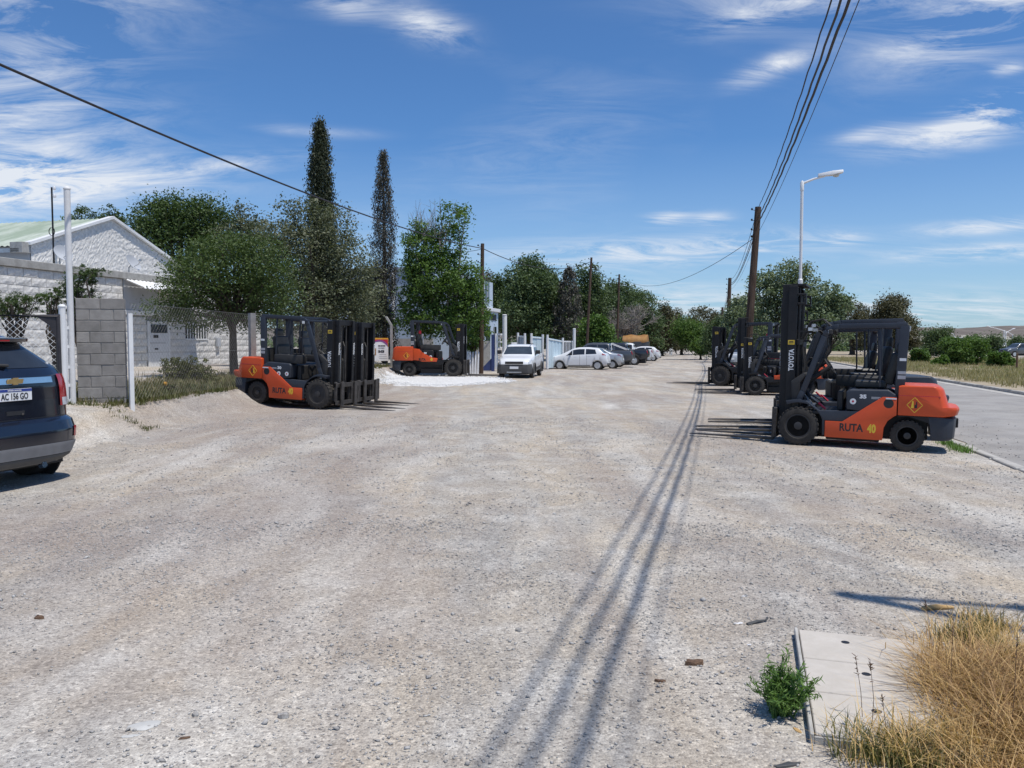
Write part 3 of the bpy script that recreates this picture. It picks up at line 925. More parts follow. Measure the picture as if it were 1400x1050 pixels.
xx = np.linspace(-0.15, -14, 250)
for sg in (0, 1):
    for i in range(len(xx) - 1):
        c0 = 0.022 * math.sin(xx[i] * 26); c1 = 0.022 * math.sin(xx[i + 1] * 26)
        ye = -0.35 if sg == 0 else 2 * hs + 0.35
        ze = zE - 0.35 * (zP - zE) / hs + 0.05
        rf.add([(xx[i], ye, ze + c0), (xx[i + 1], ye, ze + c1), (xx[i + 1], hs, zP + 0.05 + c1), (xx[i], hs, zP + 0.05 + c0)], [(0, 1, 2, 3)])
rf.build('roof', MT['roofgreen'], gab)
MB().box(-14, -0.1, -0.42, -0.32, zE - 0.32, zE - 0.17).build('gutter', MT['galv'], gab)
MB().box(-0.5, 0.05, -0.42, -0.05, zE - 0.33, zE + 0.05).build('eave_box', MT['conc_post'], gab, bevel=0.01)
MB().tube([(0.06, 1.05, zE - 0.2), (0.06, 1.05, zE - 2.4)], 0.035).build('downpipe', MT['galv'], gab)

# antenna mast and two dishes on the annex roof
p = WP(74, 372, 28.0)
pt = WP(74, 256, 28.0)
am = empty('antenna_mast', (p.x, p.y, ZT + 0.1), 0, 'thin dark antenna mast on the annex roof, two white insulators at its top', 'antenna')
hh = pt.z - ZT - 0.1
MB().tube([(0, 0, 0), (0, 0, hh)], 0.03).build('pole', MT['mast'], am)
for k in (0.03, 0.30):
    i_ = MB().lathe([(0.02, -.06), (0.05, -.05), (0.06, 0.0), (0.04, 0.06), (0.02, 0.07)], (0.09, 0, hh - k), 'z', 10)
    i_.tube([(0, 0, hh - k), (0.09, 0, hh - k)], 0.012)
    i_.build('insulator', MT['whiteprint'], am)
MB().tube([(0.1 * math.cos(a) - 0.04, 0, hh * 0.47 + 0.14 * math.sin(a)) for a in np.linspace(0, 6.28, 14)], 0.014, 6).build('cable_loop', MT['mast'], am)


def dish(px, py, rad, yaw, label, D=31.2):
    p = WP(px, py, D)
    root = empty('satellite_dish', (p.x, p.y, ZT + 0.26), yaw, label, 'satellite dish')
    hz = max(0.35, p.z - ZT - 0.26)
    MB().tube([(0, 0, 0), (0, 0, hz * .7), (0.1, 0, hz)], 0.022).build('mount', MT['galv'], root)
    prof = [(rad * k / 6, 0.10 * (k / 6) ** 2) for k in range(1, 7)]
    d = MB().lathe([(0.01, 0)] + prof + [(rad * 1.0, 0.085), (rad * 0.6, 0.02), (0.01, -0.02)], (0, 0, 0), 'x', 22)
    o = d.build('reflector', MT['greywall2'], root)
    o.location = (0.14, 0, hz + 0.05); o.rotation_euler = (0, -0.55, 0)
    a = MB().tube([(0.14, 0, hz - 0.1), (0.42, 0, hz + 0.02), (0.50, 0, hz + 0.16)], 0.014, 6)
    a.box(0.46, 0.54, -0.03, 0.03, hz + 0.14, hz + 0.22)
    a.build('feed_arm', MT['galv'], root)


dish(82, 366, 0.33, -0.5, 'satellite dish left of the tall white post, showing its back above the annex beam', 28.0)
dish(176, 364, 0.36, -0.15, 'satellite dish on a bent arm at the right end of the annex roof')

# ------------------------------------------------------------------ block pillar, posts, gate, chain-link fence
pl0 = WP(105, 500, 14.1); pr0 = WP(171.5, 500, 14.3)
pil = empty('block_wall', (pl0.x, pl0.y, 0), math.atan2(pr0.y - pl0.y, pr0.x - pl0.x), 'short free-standing wall of bare grey concrete blocks beside the white post', 'wall')
wlen = (pr0.xy - pl0.xy).length
ztop = WP(138, 408, 14.2).z; zbot = H(pl0.x - .2, pl0.y) - 0.12
hrow = 0.2
MB().box(0.012, wlen - 0.012, 0.012, 0.16, zbot - 0.1, ztop - 0.006).build('mortar_bed', MT['mortar'], pil)
nr = int((ztop - zbot) / hrow) + 1
for j in range(nr):
    z1 = ztop - j * hrow
    ed = [0, 0.40, 0.80, wlen] if j % 2 == 0 else [0, 0.22, 0.62, wlen]
    for i in range(3):
        x0, x1 = ed[i] + 0.006, min(ed[i + 1], wlen) - 0.006
        if x1 - x0 < 0.05:
            continue
        b = MB().box(x0, x1, random.uniform(-0.006, 0.004), 0.172, z1 - hrow + 0.012, z1)
        b.build('block', MT['block'], pil, bevel=0.006)


def post(name, p, h, r, m, label, cat='post', cap=True, group=None, n=14):
    b = MB().tube([(0, 0, -0.3), (0, 0, h)], r, n)
    if cap:
        b.lathe([(r * 1.12, h), (r * 1.12, h + 0.02), (r * 0.6, h + 0.05)], (0, 0, 0), 'z', n)
    o = b.build(name, m)
    o.location = p
    return tag(o, label, cat, group)


p = WP(98.3, 500, 13.75); z0 = H(p.x - .4, p.y)
post('tall_post', (p.x, p.y, z0), WP(98, 259, 13.75).z - z0, 0.052, MT['rustwhite'], 'tall chipped white steel post standing at the left edge of the block wall')
p = WP(87, 500, 13.6); z0 = H(p.x - .4, p.y)
post('gate_post', (p.x, p.y, z0), WP(87, 420, 13.6).z - z0, 0.055, MT['whitepaint'], 'short white gate post with a round cap beside the dark gate frame')
# rungs between the two white posts
pa, pb_ = WP(89, 500, 13.62), WP(95, 500, 13.7)
lad = MB()
for py in (448, 474, 502, 527, 548):
    za = WP(90, py, 13.65).z
    lad.bar((pa.x, pa.y, za), (pb_.x, pb_.y, za), 0.02, 0.05)
mid = (pa + pb_) / 2
lad.tube([(mid.x, mid.y, 0.3), (mid.x, mid.y, 2.0)], 0.012, 6)
lad.tube([(pa.x + .02, pa.y + .02, 0.3), (pa.x + .02, pa.y + .02, 2.0)], 0.012, 6)
tag(lad.build('grille', MT['whitepaint']), 'narrow white ladder-like grille fixed between the two white posts', 'grille')


def chain_link(L, h, pitch, r, z0=0.0):
    """diagonal wires filling L x h in local XZ"""
    b = MB()
    for sg in (0, 1):
        k = -h
        while k < L:
            x0, x1, za, zb = k, k + h, 0.0, h
            if x0 < 0: za = -x0; x0 = 0.0
            if x1 > L: zb = h - (x1 - L); x1 = L
            if x1 - x0 > 0.02:
                if sg == 0:
                    b.tube([(x0, -0.003, z0 + za), (x1, -0.003, z0 + zb)], r, 3, False)
                else:
                    b.tube([(L - x0, 0.003, z0 + za), (L - x1, 0.003, z0 + zb)], r, 3, False)
            k += pitch
    return b


# gate: dark tube frame with white mesh
g0 = WP(-60, 500, 12.9); g1 = WP(84, 500, 13.55)
gz = H(g1.x, g1.y) + 0.02
gh = WP(80, 432, 13.5).z - gz
gt = empty('gate', (g0.x, g0.y, gz), math.atan2(g1.y - g0.y, g1.x - g0.x), 'chain-link gate in a dark steel frame behind the navy car', 'gate')
gl = (g1.xy - g0.xy).length
fb = MB()
fb.tube([(0, 0, 0.03), (0, 0, gh), (gl - 0.03, 0, gh), (gl - 0.03, 0, 0.03)], 0.045, 8)
fb.box(-0.02, gl, -0.035, 0.035, 0.02, 0.09)
fb.prism([(gl - 0.06, gh - 0.02), (gl - 0.34, gh - 0.02), (gl - 0.16, gh - 0.16), (gl - 0.06, gh - 0.42)], -0.02, 0.02)
fb.build('frame', MT['darksteel'], gt)
chain_link(gl - 0.08, gh - 0.1, 0.105, 0.0042, 0.06).build('wire_mesh', MT['whitewire'], gt, smooth=False)

# fence line from the block wall to the far bent post
f0 = Vector((pr0.x + 0.10, pr0.y, 0)); f1 = Vector((-5.75, 38.2, 0))
fdir = (f1 - f0).normalized(); fl = (f1 - f0).length
fang = math.atan2(fdir.y, fdir.x)
post('fence_post', (f0.x, f0.y, H(f0.x - .5, f0.y) - .05), 1.66, 0.052, MT['whitepaint'], 'white-painted square-topped post at the right end of the block wall', cap=False, n=4)
fe = empty('chain_link_fence', (f0.x, f0.y, 0), fang, 'long chain-link fence in front of the whitewashed annex', 'fence')
segs = 9
for k in range(6):
    x0 = fl * k / segs; x1 = fl * (k + 1) / segs
    pm = f0 + fdir * (x0 + 0.05)
    zz = H(pm.x - 0.5, pm.y)
    o = chain_link(x1 - x0, 1.75, 0.11, 0.0011, 0.05).build('wire_mesh', MT['wire'], fe, smooth=False)
    o.location = (x0, 0, zz)
    rr_ = MB().tube([(x0, 0, zz + 1.80), (x1, 0, zz + 1.80)], 0.004, 5)
    rr_.tube([(x0, 0, zz + 0.9), (x1, 0, zz + 0.9)], 0.0035, 5)
    rr_.build('line_wire', MT['wire'], fe)
cpm = MB().box(-0.055, 0.055, -0.055, 0.055, -0.4, 1.95)
cpm.add([(-0.055, -0.055, 1.95), (0.055, -0.055, 1.95), (0.055, 0.055, 1.95), (-0.055, 0.055, 1.95),
         (-0.055, 0.20, 2.38), (0.055, 0.20, 2.38), (0.055, 0.31, 2.38), (-0.055, 0.31, 2.38)],
        [(0, 4, 5, 1), (1, 5, 6, 2), (2, 6, 7, 3), (3, 7, 4, 0), (4, 7, 6, 5)])
cpo = cpm.build('bent_post', MT['conc_post'], bevel=0.006)
plabs = [''] * 4 + ['pale bent-topped concrete post at the right edge of the advertising board']
for k, (q, lb) in enumerate(((0.985, plabs[4]),)):
    o = cpo
    pm = f0 + fdir * (fl * q)
    o.location = (pm.x, pm.y, H(pm.x - .4, pm.y)); o.rotation_euler = (0, 0, fang)
    tag(o, lb, 'fence post')
pm = f0 + fdir * (fl * 0.245)
post('fence_post', (pm.x, pm.y, H(pm.x - .4, pm.y)), 1.85, .10, MT['mortar'], 'thick grey concrete fence post behind the rear of the nearest left lift truck', cap=False, n=4)  # tree shade is put into this post by the darker mortar colour

# advertising board on the fence
bp0 = WP(512.5, 493.5, 37.4); bp1 = WP(531.5, 493, 37.9); bz1 = WP(512.5, 462, 37.4).z
ab = empty('sign_board', (bp0.x, bp0.y - 0.12, bp0.z), math.atan2(bp1.y - bp0.y, bp1.x - bp0.x), 'white advertising board with a red and violet top and yellow rim, hung on the fence', 'sign')
MB().tube([(0.03, 0.05, -.8), (0.03, 0.05, bz1 - bp0.z + .25)], .025, 6).build('post', MT['whitepaint'], ab)
bw, bh = (bp1.xy - bp0.xy).length, bz1 - bp0.z
MB().box(0, bw, 0, 0.03, 0, bh).build('panel', MT['whiteprint'], ab)
MB().box(0, bw, -0.006, -0.001, bh - 0.07, bh).box(bw - 0.025, bw, -0.006, -0.001, bh * .62, bh - 0.07).build('yellow_rim', MT['amber'], ab)
arc = [(0, bh * .80)] + [(bw * q, bh * (0.80 + 0.06 * math.sin(q * 3.0) - 0.22 * q ** 3)) for q in np.linspace(0.05, 0.96, 14)]
MB().prism(arc + [(bw - 0.025, bh - 0.07), (0, bh - 0.07)], -0.005, -0.001).build('red_field', MT['redprint'], ab)
MB().prism([(x, z + 0.0) for x, z in arc] + [(x, z + 0.06 + 0.05 * x / bw) for x, z in arc[::-1]], -0.008, -0.0055).build('violet_band', MT['purpleprint'], ab)
R90 = (math.pi / 2, 0, 0)
for q0_, q1_, zz_, mm_ in ((.27, .44, .635, 'blackprint'), (.46, .60, .635, 'blackprint'), (.62, .78, .635, 'blackprint'), (.29, .45, .545, 'greyprint'), (.47, .72, .545, 'greyprint')):
    MB().box(bw * q0_, bw * q1_, -0.009, -0.001, bh * zz_, bh * (zz_ + .045)).build('text_line', MT[mm_], ab)
text('lettering', '120-0220', 0.15, MT['blackprint'], ab, (bw * .24, -0.009, bh * .37), R90, 0.62, 0.008)
for k, (q, w_) in enumerate(((.27, .5), (.18, .55), (.10, .6))):
    MB().box(bw * .33, bw * (.33 + w_), -0.005, -0.001, bh * q, bh * q + 0.018).build('text_line', MT['greyprint'], ab)
MB().box(bw * .03, bw * .12, -0.005, -0.001, bh * .25, bh * .55).build('picture', MT['gold'], ab)

# ------------------------------------------------------------------ middle: blue shed, office, gates
A0 = WP(466, 470, 50.5); A1 = A0
sh = empty('shed', (A0.x, A0.y, 0), -math.radians(14.53), 'long windowless pale blue-grey shed behind the cypress trees', 'building')
zt_ = WP(540, 372, 50).z; zb_ = WP(560, 463, 50).z
MB().box(0, 6.2, 0.0, 12, zb_, zt_).build('wall', MT['shed'], sh)
MB().box(0.0, 6.2, -0.03, 11.9, -0.2, zb_ - 0.003).build('plinth', MT['block'], sh)
for q in (0.28, 0.68):
    z = zb_ + (zt_ - zb_) * q
    MB().box(0, 6.2, -0.012, -0.002, z, z + 0.05).build('panel_joint', MT['greyprint'], sh)
for k in range(4):
    MB().box(0.7 + 1.3 * k, 0.72 + 1.3 * k, -0.010, -0.001, zb_, zt_).build('panel_joint', MT['shed'], sh)
MB().box(-0.05, 6.25, -0.12, 12, zt_, zt_ + 0.25).build('parapet', MT['greywall'], sh)
dp = WP(542, 420, 50).x - A0.x
b = MB().tube([(dp, -0.10, zb_ - 0.2), (dp, -0.10, zt_)], 0.11, 10)
b.lathe([(0.14, -0.06), (0.14, 0.06)], (dp, -0.10, zb_ + 2.0), 'z', 10)
b.build('downpipe', MT['whitepaint'], sh)

# two-storey office
A_OFF = -14.4
so0, _ = plane_at(648, 440, A_OFF); so1, zlow = plane_at(681, 424, A_OFF)
of = empty('office_building', SN(so0, A_OFF, 0), RZU, 'two-storey pale blue office front with dark windows and lettering, behind the brown utility pole', 'building')
ol = so1 - so0
MB().box(-6, 0, 0, ol, -0.2, zlow).build('wall', MT['office'], of)
_, zup = plane_at(672, 386, A_OFF)
MB().box(-6, -0.06, 0, ol - 1.1, zlow + 0.062, zup).build('upper_storey', MT['office'], of)
MB().box(-0.1, 0.16, -0.02, ol + 0.05, zlow - 0.16, zlow + 0.06).build('cornice', MT['whitepaint'], of, bevel=0.01)
w1 = MB().box(-0.08, -0.03, ol - 2.9, ol - 2.0, zlow + 0.35, zlow + 1.75).build('window', MT['glass'], of)
MB().box(-0.029, -0.01, ol - 2.47, ol - 2.42, zlow + 0.35, zlow + 1.75).build('window_bar', MT['whitepaint'], w1)
w2 = MB().box(-0.02, 0.03, ol - 1.15, ol - 0.5, 0.9, zlow - 1.15).build('window', MT['glass'], of)
MB().box(0.031, 0.05, ol - 1.2, ol - 1.15, 0.9, zlow - 1.15).build('window_bar', MT['whitepaint'], w2)
w3 = MB().box(-0.02, 0.03, ol - 3.0, ol - 2.0, 0.9, zlow - 1.15).build('window', MT['glassblue'], of)
for k, (ya, yb) in enumerate(((3.0, 2.72), (2.66, 2.4), (2.34, 2.06), (1.8, 1.52), (1.46, 1.2), (1.14, 0.88), (0.82, 0.56))):   # letters too far off to read
    MB().box(0.003, 0.035, ol - ya, ol - yb, zlow - 0.74 + 0.02 * (k % 2), zlow - 0.34).build('letter', MT['blackprint'], of)

# grey yard wall, blue gate frame, white grid gate
yw0 = WP(652, 505, 45.5); yw1 = WP(672, 503, 46.5)
b = MB().box(0, (yw1.xy - yw0.xy).length + .2, 0, 0.2, -0.3, WP(660, 466, 46).z)
o = b.build('yard_wall', MT['mortar']); o.location = (yw0.x - .2, yw0.y, 0); o.rotation_euler = (0, 0, math.atan2(yw1.y - yw0.y, yw1.x - yw0.x))
tag(o, 'low rough grey yard wall behind the brown utility pole', 'wall')
p = WP(674, 505, 45.0)
b = MB().box(-0.09, 0.09, -0.09, 0.09, -0.2, WP(674, 458, 45).z)
b.prism([(-0.09, 0.05), (-0.75, 0.05), (-0.09, 0.75)], -0.03, 0.03)
o = b.build('blue_gate_post', MT['bluesteel']); o.location = (p.x, p.y, H(p.x, p.y))
tag(o, 'dark blue steel post with a triangular foot beside the yard wall', 'post')
p0, p1 = WP(677, 488, 45.2), WP(691, 488, 45.6)
zt1 = WP(684, 456, 45.4).z
gg = empty('grid_gate', (p0.x, p0.y, 0), math.atan2(p1.y - p0.y, p1.x - p0.x), 'white grid gate leaf beside the white pickup', 'gate')
w_ = (p1.xy - p0.xy).length
b = MB().box(0, w_, -0.03, 0.03, zt1 - 0.1, zt1).box(0, 0.09, -0.028, 0.028, 0.15, zt1 - 0.1).box(w_ - .09, w_, -0.028, 0.028, 0.15, zt1 - 0.1)
for k in range(1, 6):
    z = zt1 - 0.1 - k * 0.34
    if z > 0.2:
        b.box(0.09, w_ - .09, -0.022, 0.022, z - 0.075, z)
b.build('frame', MT['whitepaint'], gg)
for k in range(1, 4):
    MB().box(w_ * k / 4 - 0.02, w_ * k / 4 + 0.02, 0.024, 0.04, 0.15, zt1 - 0.1).build('upright', MT['whitepaint'], gg)
p = WP(690, 488, 45.0); z0 = H(p.x, p.y)
post('tall_post', (p.x, p.y, z0), WP(690, 431, 45).z - z0, 0.13, MT['whitepaint'], 'thick white steel post right of the white grid gate')


def sheet_gate(px0, px1, pyt0, pyt1, D0, D1, label, m):
    a, b_ = WP(px0, 498, D0), WP(px1, 498, D1)
    L = (b_.xy - a.xy).length
    z0, z1 = WP(px0, pyt0, D0).z, WP(px1, pyt1, D1).z
    gz = H((a.x + b_.x) / 2, (a.y + b_.y) / 2) + 0.08
    root = empty('sheet_gate', (a.x, a.y, 0), math.atan2(b_.y - a.y, b_.x - a.x), label, 'gate', 'pale blue sheet metal gates')
    k = max(2, int(L / 0.35))
    for i in range(k):
        x0, x1 = L * i / k, L * (i + 1) / k
        t0, t1 = z0 + (z1 - z0) * i / k, z0 + (z1 - z0) * (i + 1) / k
        dy = 0.018 if i % 2 else 0.0
        q = MB().add([(x0, -dy, gz), (x1 - 0.004, -dy, gz), (x1 - 0.004, -dy, t1), (x0, -dy, t0), (x0, 0.03, gz), (x1 - .004, 0.03, gz), (x1 - .004, 0.03, t1), (x0, 0.03, t0)],
                     [(0, 1, 2, 3), (7, 6, 5, 4), (0, 4, 5, 1), (1, 5, 6, 2), (2, 6, 7, 3), (3, 7, 4, 0)])
        q.build('panel', m, root)
    for x, zt in ((0, z0), (L, z1)):
        MB().tube([(x, -0.07, 0), (x, -0.07, zt + 0.18)], 0.075, 8).build('post', MT['whitepaint'], root)
    MB().bar((0, -0.03, z0 - 0.08), (L, -0.03, z1 - 0.08), 0.04, 0.05).build('rail', MT['whitepaint'], root)


sheet_gate(709.5, 719, 458.5, 459.5, 52.6, 50.6, 'narrow shaded end leaf of the pale blue sheet gate, left of the others', MT['shed'])  # leaf's shade is put into its colour with the shed's darker blue
sheet_gate(725.5, 741, 459.5, 461, 50.4, 51.0, 'pale blue corrugated sheet gate leaf behind the white pickup', MT['gateblue'])
sheet_gate(747, 768, 461.5, 465.5, 50.2, 53.4, 'pale blue corrugated sheet gate leaf at the nose of the white hatchback', MT['gateblue'])
pk0, pk1 = WP(770, 490, 54), WP(784, 490, 55.5)
pk = empty('picket_panel', (pk0.x, pk0.y, 0), math.atan2(pk1.y - pk0.y, pk1.x - pk0.x), 'white barred fence panel right of the blue gates', 'fence')
L = (pk1.xy - pk0.xy).length
zt2 = WP(777, 466, 55).z
MB().box(0, L, -.03, .03, zt2 - .1, zt2).box(0, L, -.03, .03, 0.2, .3).build('rail', MT['whitepaint'], pk)
for k in range(7):
    MB().box(L * k / 7 + .02, L * k / 7 + .07, -.02, .02, 0.3, zt2 - .1).build('picket', MT['whitepaint'], pk)
pk0, pk1 = WP(699, 488, 56), WP(709, 488, 57)
pk = empty('picket_panel', (pk0.x, pk0.y, 0), math.atan2(pk1.y - pk0.y, pk1.x - pk0.x), 'short white barred fence panel left of the blue gates', 'fence')
L = (pk1.xy - pk0.xy).length
MB().box(0, L, -.03, .03, zt2 - .25, zt2 - .1).box(0, .12, -.028, .028, 0, zt2 - .25).build('rail', MT['whitepaint'], pk)
for k in range(5):
    MB().box(L * k / 5 + .12, L * k / 5 + .17, -.02, .02, 0.1, zt2 - .25).build('picket', MT['whitepaint'], pk)
p = WP(785, 490, 55); z0 = H(p.x, p.y)
post('tall_post', (p.x, p.y, z0), WP(785, 450, 55).z - z0, 0.10, MT['whitepaint'], 'slim white post between the blue gates and the parked grey pickup')

# far white gate across the end of the lot
q0, q1 = WP(884, 486, 118), WP(917, 486, 120)
fg = empty('far_gate', (q0.x, q0.y, 0), math.atan2(q1.y - q0.y, q1.x - q0.x), 'wide white tubular gate at the far end of the lot', 'gate')
L = (q1.xy - q0.xy).length
zg = WP(900, 474.5, 119).z
MB().tube([(0, 0, zg), (L, 0, zg)], .07, 6).tube([(0, 0, .3), (L, 0, .3)], .06, 6).build('rail', MT['whitepaint'], fg)
for k in range(4):
    MB().tube([(L * k / 3 * .96, 0, -.2), (L * k / 3 * .96, 0, zg)], .08, 6).build('upright', MT['whitepaint'], fg)
MB().box(L - .05, L + .22, -.1, .1, -.3, WP(917, 470.5, 119).z).build('post', MT['whitepaint'], fg)
chain_link(L, zg - .3, 0.5, 0.012, .3).build('wire_mesh', MT['wire'], fg, smooth=False)
# wrapped bundle of white sheets under the tree
p = WP(645, 511, 40.0)
wb = MB()
for k in range(5):
    x = -0.28 + 0.13 * k
    wb.add([(x, -0.1 - .02 * (k % 2), 0), (x + 0.12, -0.1, 0), (x + 0.12, 0.1, 0), (x, 0.1, 0),
            (x + 0.0 + .02 * k, -0.02, 1.20 - 0.03 * (k % 3)), (x + 0.10 + .01 * k, -0.02, 1.20 - 0.03 * (k % 3)), (x + 0.10 + .01 * k, 0.12, 1.18), (x + .02 * k, 0.12, 1.18)],
           [(0, 1, 5, 4), (1, 2, 6, 5), (2, 3, 7, 6), (3, 0, 4, 7), (4, 5, 6, 7)])
o = wb.build('wrapped_bundle', MT['plasticwrap'], bevel=0.03, seg=2); o.location = (p.x, p.y, H(p.x, p.y))
tag(o, 'upright bundle in shiny white plastic wrap leaning beside the brown utility pole', 'bundle')
# ------------------------------------------------------------------ lift trucks
def arc_pts(cx, cz, r, a0, a1, n):
    return [(cx + r * math.cos(math.radians(a0 + (a1 - a0) * i / n)), cz + r * math.sin(math.radians(a0 + (a1 - a0) * i / n))) for i in range(n + 1)]


def ind_wheel(root, name, x, y, r, w, side, lug=26, rim='rimblack'):
    """pneumatic industrial tyre with lugs; side = +1 left, -1 right (the outer face)"""
    t = MB()
    h = w / 2
    t.lathe([(r * .58, -h * .8), (r * .66, -h * .98), (r * .86, -h), (r * .955, -h * .86), (r * .965, 0), (r * .955, h * .86), (r * .86, h), (r * .66, h * .98), (r * .58, h * .8)], (0, 0, 0), 'y', 30)
    for k in range(lug):
        for sg in (-1, 1):
            a = 2 * math.pi * (k + (0.5 if sg > 0 else 0)) / lug
            M = Matrix.Rotation(-a, 4, 'Y')
            y0, y1 = (0.02, h * 0.97) if sg > 0 else (-h * 0.97, -0.02)
            t.box(r * .93, r, y0, y1, -r * .065, r * .065, M)
    o = t.build('tyre', MT['tyre'], None, bevel=0.0)
    wheel = empty(name, (x, y, r)); wheel.parent = root
    o.parent = wheel
    R = MB()
    s = side
    R.lathe([(r * .56, s * h * .78), (r * .56, s * h * .3), (r * .47, s * h * .22), (r * .30, s * h * .42), (r * .22, s * h * .42), (r * .20, s * h * .95), (r * .05, s * h * 1.0)], (0, 0, 0), 'y', 26)
    R.lathe([(r * .62, s * h * .80), (r * .62, s * h * .90), (r * .55, s * h * .90), (r * .55, s * h * .80)], (0, 0, 0), 'y', 26)
    for k in range(6):
        a = 2 * math.pi * k / 6
        R.lathe([(r * .05, s * h * .40), (r * .05, s * h * .62), (r * .02, s * h * .64)], (r * .36 * math.cos(a), 0, r * .36 * math.sin(a)), 'y', 7)
    R.build('rim', MT[rim], wheel)
    return wheel


def lift_truck(label, group, mast_h=2.6, num='35', tall_bits=True, slate_tail=False, big=False, mastw=0.40):
    root = empty('lift_truck', (0, 0, 0), 0, label, 'forklift', group)
    OR, SLm = MT['orange'], MT['slate']
    low = MT['mast'] if big else SLm
    # wheels
    for s in (1, -1):
        ind_wheel(root, 'front_wheel', 0, s * 0.52, 0.335, 0.25, s, 24)
        ind_wheel(root, 'rear_wheel', -1.70, s * 0.47, 0.265, 0.19, s, 22)
    # chassis: inner black hull, axles
    b = MB()
    b.box(-2.0, 0.18, -0.36, 0.36, 0.20, 0.62)
    b.box(-0.1, 0.1, -0.5, 0.5, 0.24, 0.44).box(-1.78, -1.62, -0.46, 0.46, 0.18, 0.36)
    b.box(-1.28, -0.44, -0.44, 0.44, 0.115, 0.30)
    b.build('chassis', MT['mast'], root, bevel=0.01)
    # slate body: deck, step recess, fenders
    for s in (1, -1):
        y0, y1 = (0.36, 0.60) if s > 0 else (-0.60, -0.36)
        fen = [(0.20, 0.70)] + [(0.22, 0.76), (0.0, 0.80), (-0.13, 0.76)] + [(-0.30, 0.63), (-0.34, 0.61), (-1.00, 0.64), (-1.30, 0.80), (-1.30, 0.62), (-0.70, 0.452), (-0.425, 0.452), (-0.425, 0.20), (-0.39, 0.20)]
        fen += arc_pts(0, 0.335, 0.40, -5, 100, 12)[::1][:0]
        fen += [(-0.385, 0.45)] + arc_pts(0, 0.335, 0.405, 165, 66, 10)
        MB().prism(fen, y0, y1).build('fender', low, root, bevel=0.012, seg=2)
        orp = [(-0.43, 0.446), (-0.70, 0.446), (-1.31, 0.895), (-1.53, 0.895), (-1.53, 0.60)] + arc_pts(-1.70, 0.265, 0.36, 62, 118, 1)[:0]
        orp += [(-1.50, 0.585), (-1.40, 0.50), (-1.345, 0.38), (-1.33, 0.17), (-0.43, 0.17)]
        ya, yb = (0.45, 0.613) if s > 0 else (-0.613, -0.45)
        if big:
            orp = [(-0.62, 0.56), (-0.62, 0.69), (-0.78, 0.71), (-1.10, 0.86), (-1.31, 1.03), (-1.53, 1.06), (-1.53, 0.62), (-1.3, 0.60), (-1.2, 0.56)]
        p = MB().prism(orp, ya, yb).build('side_panel', OR, root, bevel=0.012, seg=2)
        dy = s * 0.6145
        rot = (math.pi / 2, 0, math.pi) if s > 0 else (math.pi / 2, 0, 0)
        zt = 0.295 if not big else 0.60
        xs_ = (-0.66, -1.10) if s > 0 else (-1.235, -0.795)
        if big:
            xs_ = (-0.98, -1.0) if s > 0 else (-1.32, -0.87)
        sz = 0.178 if not big else 0.13
        k_ = 0.80 if not big else 0.78
        text('lettering', 'RUTA', sz, MT['blackprint'], p, (xs_[0], dy, zt), rot, k_, 0.0055)
        text('lettering', '40', sz * 1.03, MT['yellow'], p, (xs_[1], dy, zt), rot, 0.68 if not big else .62, 0.010)
        if not big:
            MB().lathe([(0.0, 0), (0.078, 0), (0.078, s * 0.004), (0.0, s * 0.004)], (-1.405, s * 0.611, 0.79), 'y', 20).build('filler_hole', MT['blackprint'], p)
            MB().box(-1.52, -1.36, *sorted((s * 0.612, s * 0.617)), 0.862, 0.885).build('decal', MT['whiteprint'], p)
    # seat deck (engine hood)
    hood = [(-0.76, 0.66), (-0.745, 0.96), (-0.80, 1.00), (-1.40, 1.015), (-1.54, 0.92), (-1.54, 0.62), (-1.3, 0.6)]
    h = MB().prism(hood, -0.595, 0.595).build('engine_hood', low, root, bevel=0.03, seg=3)
    for s in (1, -1):
        rot = (math.pi / 2, 0, math.pi) if s > 0 else (math.pi / 2, 0, 0)
        text('lettering', num, 0.085, MT['whiteprint'], h, (-0.96 if s > 0 else -1.12, s * 0.5975, 0.86), rot, 1.25, 0.005)
        MB().box(-1.28, -1.14, *sorted((s * 0.596, s * 0.599)), 0.875, 0.89).box(-1.26, -1.14, *sorted((s * 0.596, s * 0.599)), 0.855, 0.868).build('decal', MT['greyprint'], h)
        for xx_ in ((-0.86,) if num == '35' else (-0.66 - 0.2, -0.66 - 0.42) if num == '30' else (-0.86,)):
            sk = MB().lathe([(0.0, 0), (0.05, 0), (0.05, s * 0.003), (0.0, s * 0.003)], (xx_, s * 0.5965, 0.80 if num == '35' else 0.755), 'y', 16)
            ok = sk.build('sticker', MT['whiteprint'], h)
            MB().lathe([(0.0, 0), (0.018, 0), (0.018, s * 0.002), (0.0, s * 0.002)], (xx_, s * 0.600, 0.80 if num == '35' else 0.755), 'y', 10).build('sticker_mark', MT['redprint'], ok)
    MB().box(-0.76, 0.16, -0.58, 0.58, 0.56, 0.60).build('floor_plate', MT['blackplastic'], root)
    MB().prism([(0.02, 0.6), (0.12, 0.6), (0.16, 1.10), (-0.05, 1.26), (-0.10, 1.22), (0.0, 1.08)], -0.50, 0.50).build('dashboard', MT['blackplastic'], root, bevel=0.02, seg=2)
    MB().box(-0.70, -0.60, -0.42, 0.42, 0.62, 0.96).build('hood_front', MT['blackplastic'], root, bevel=0.02)
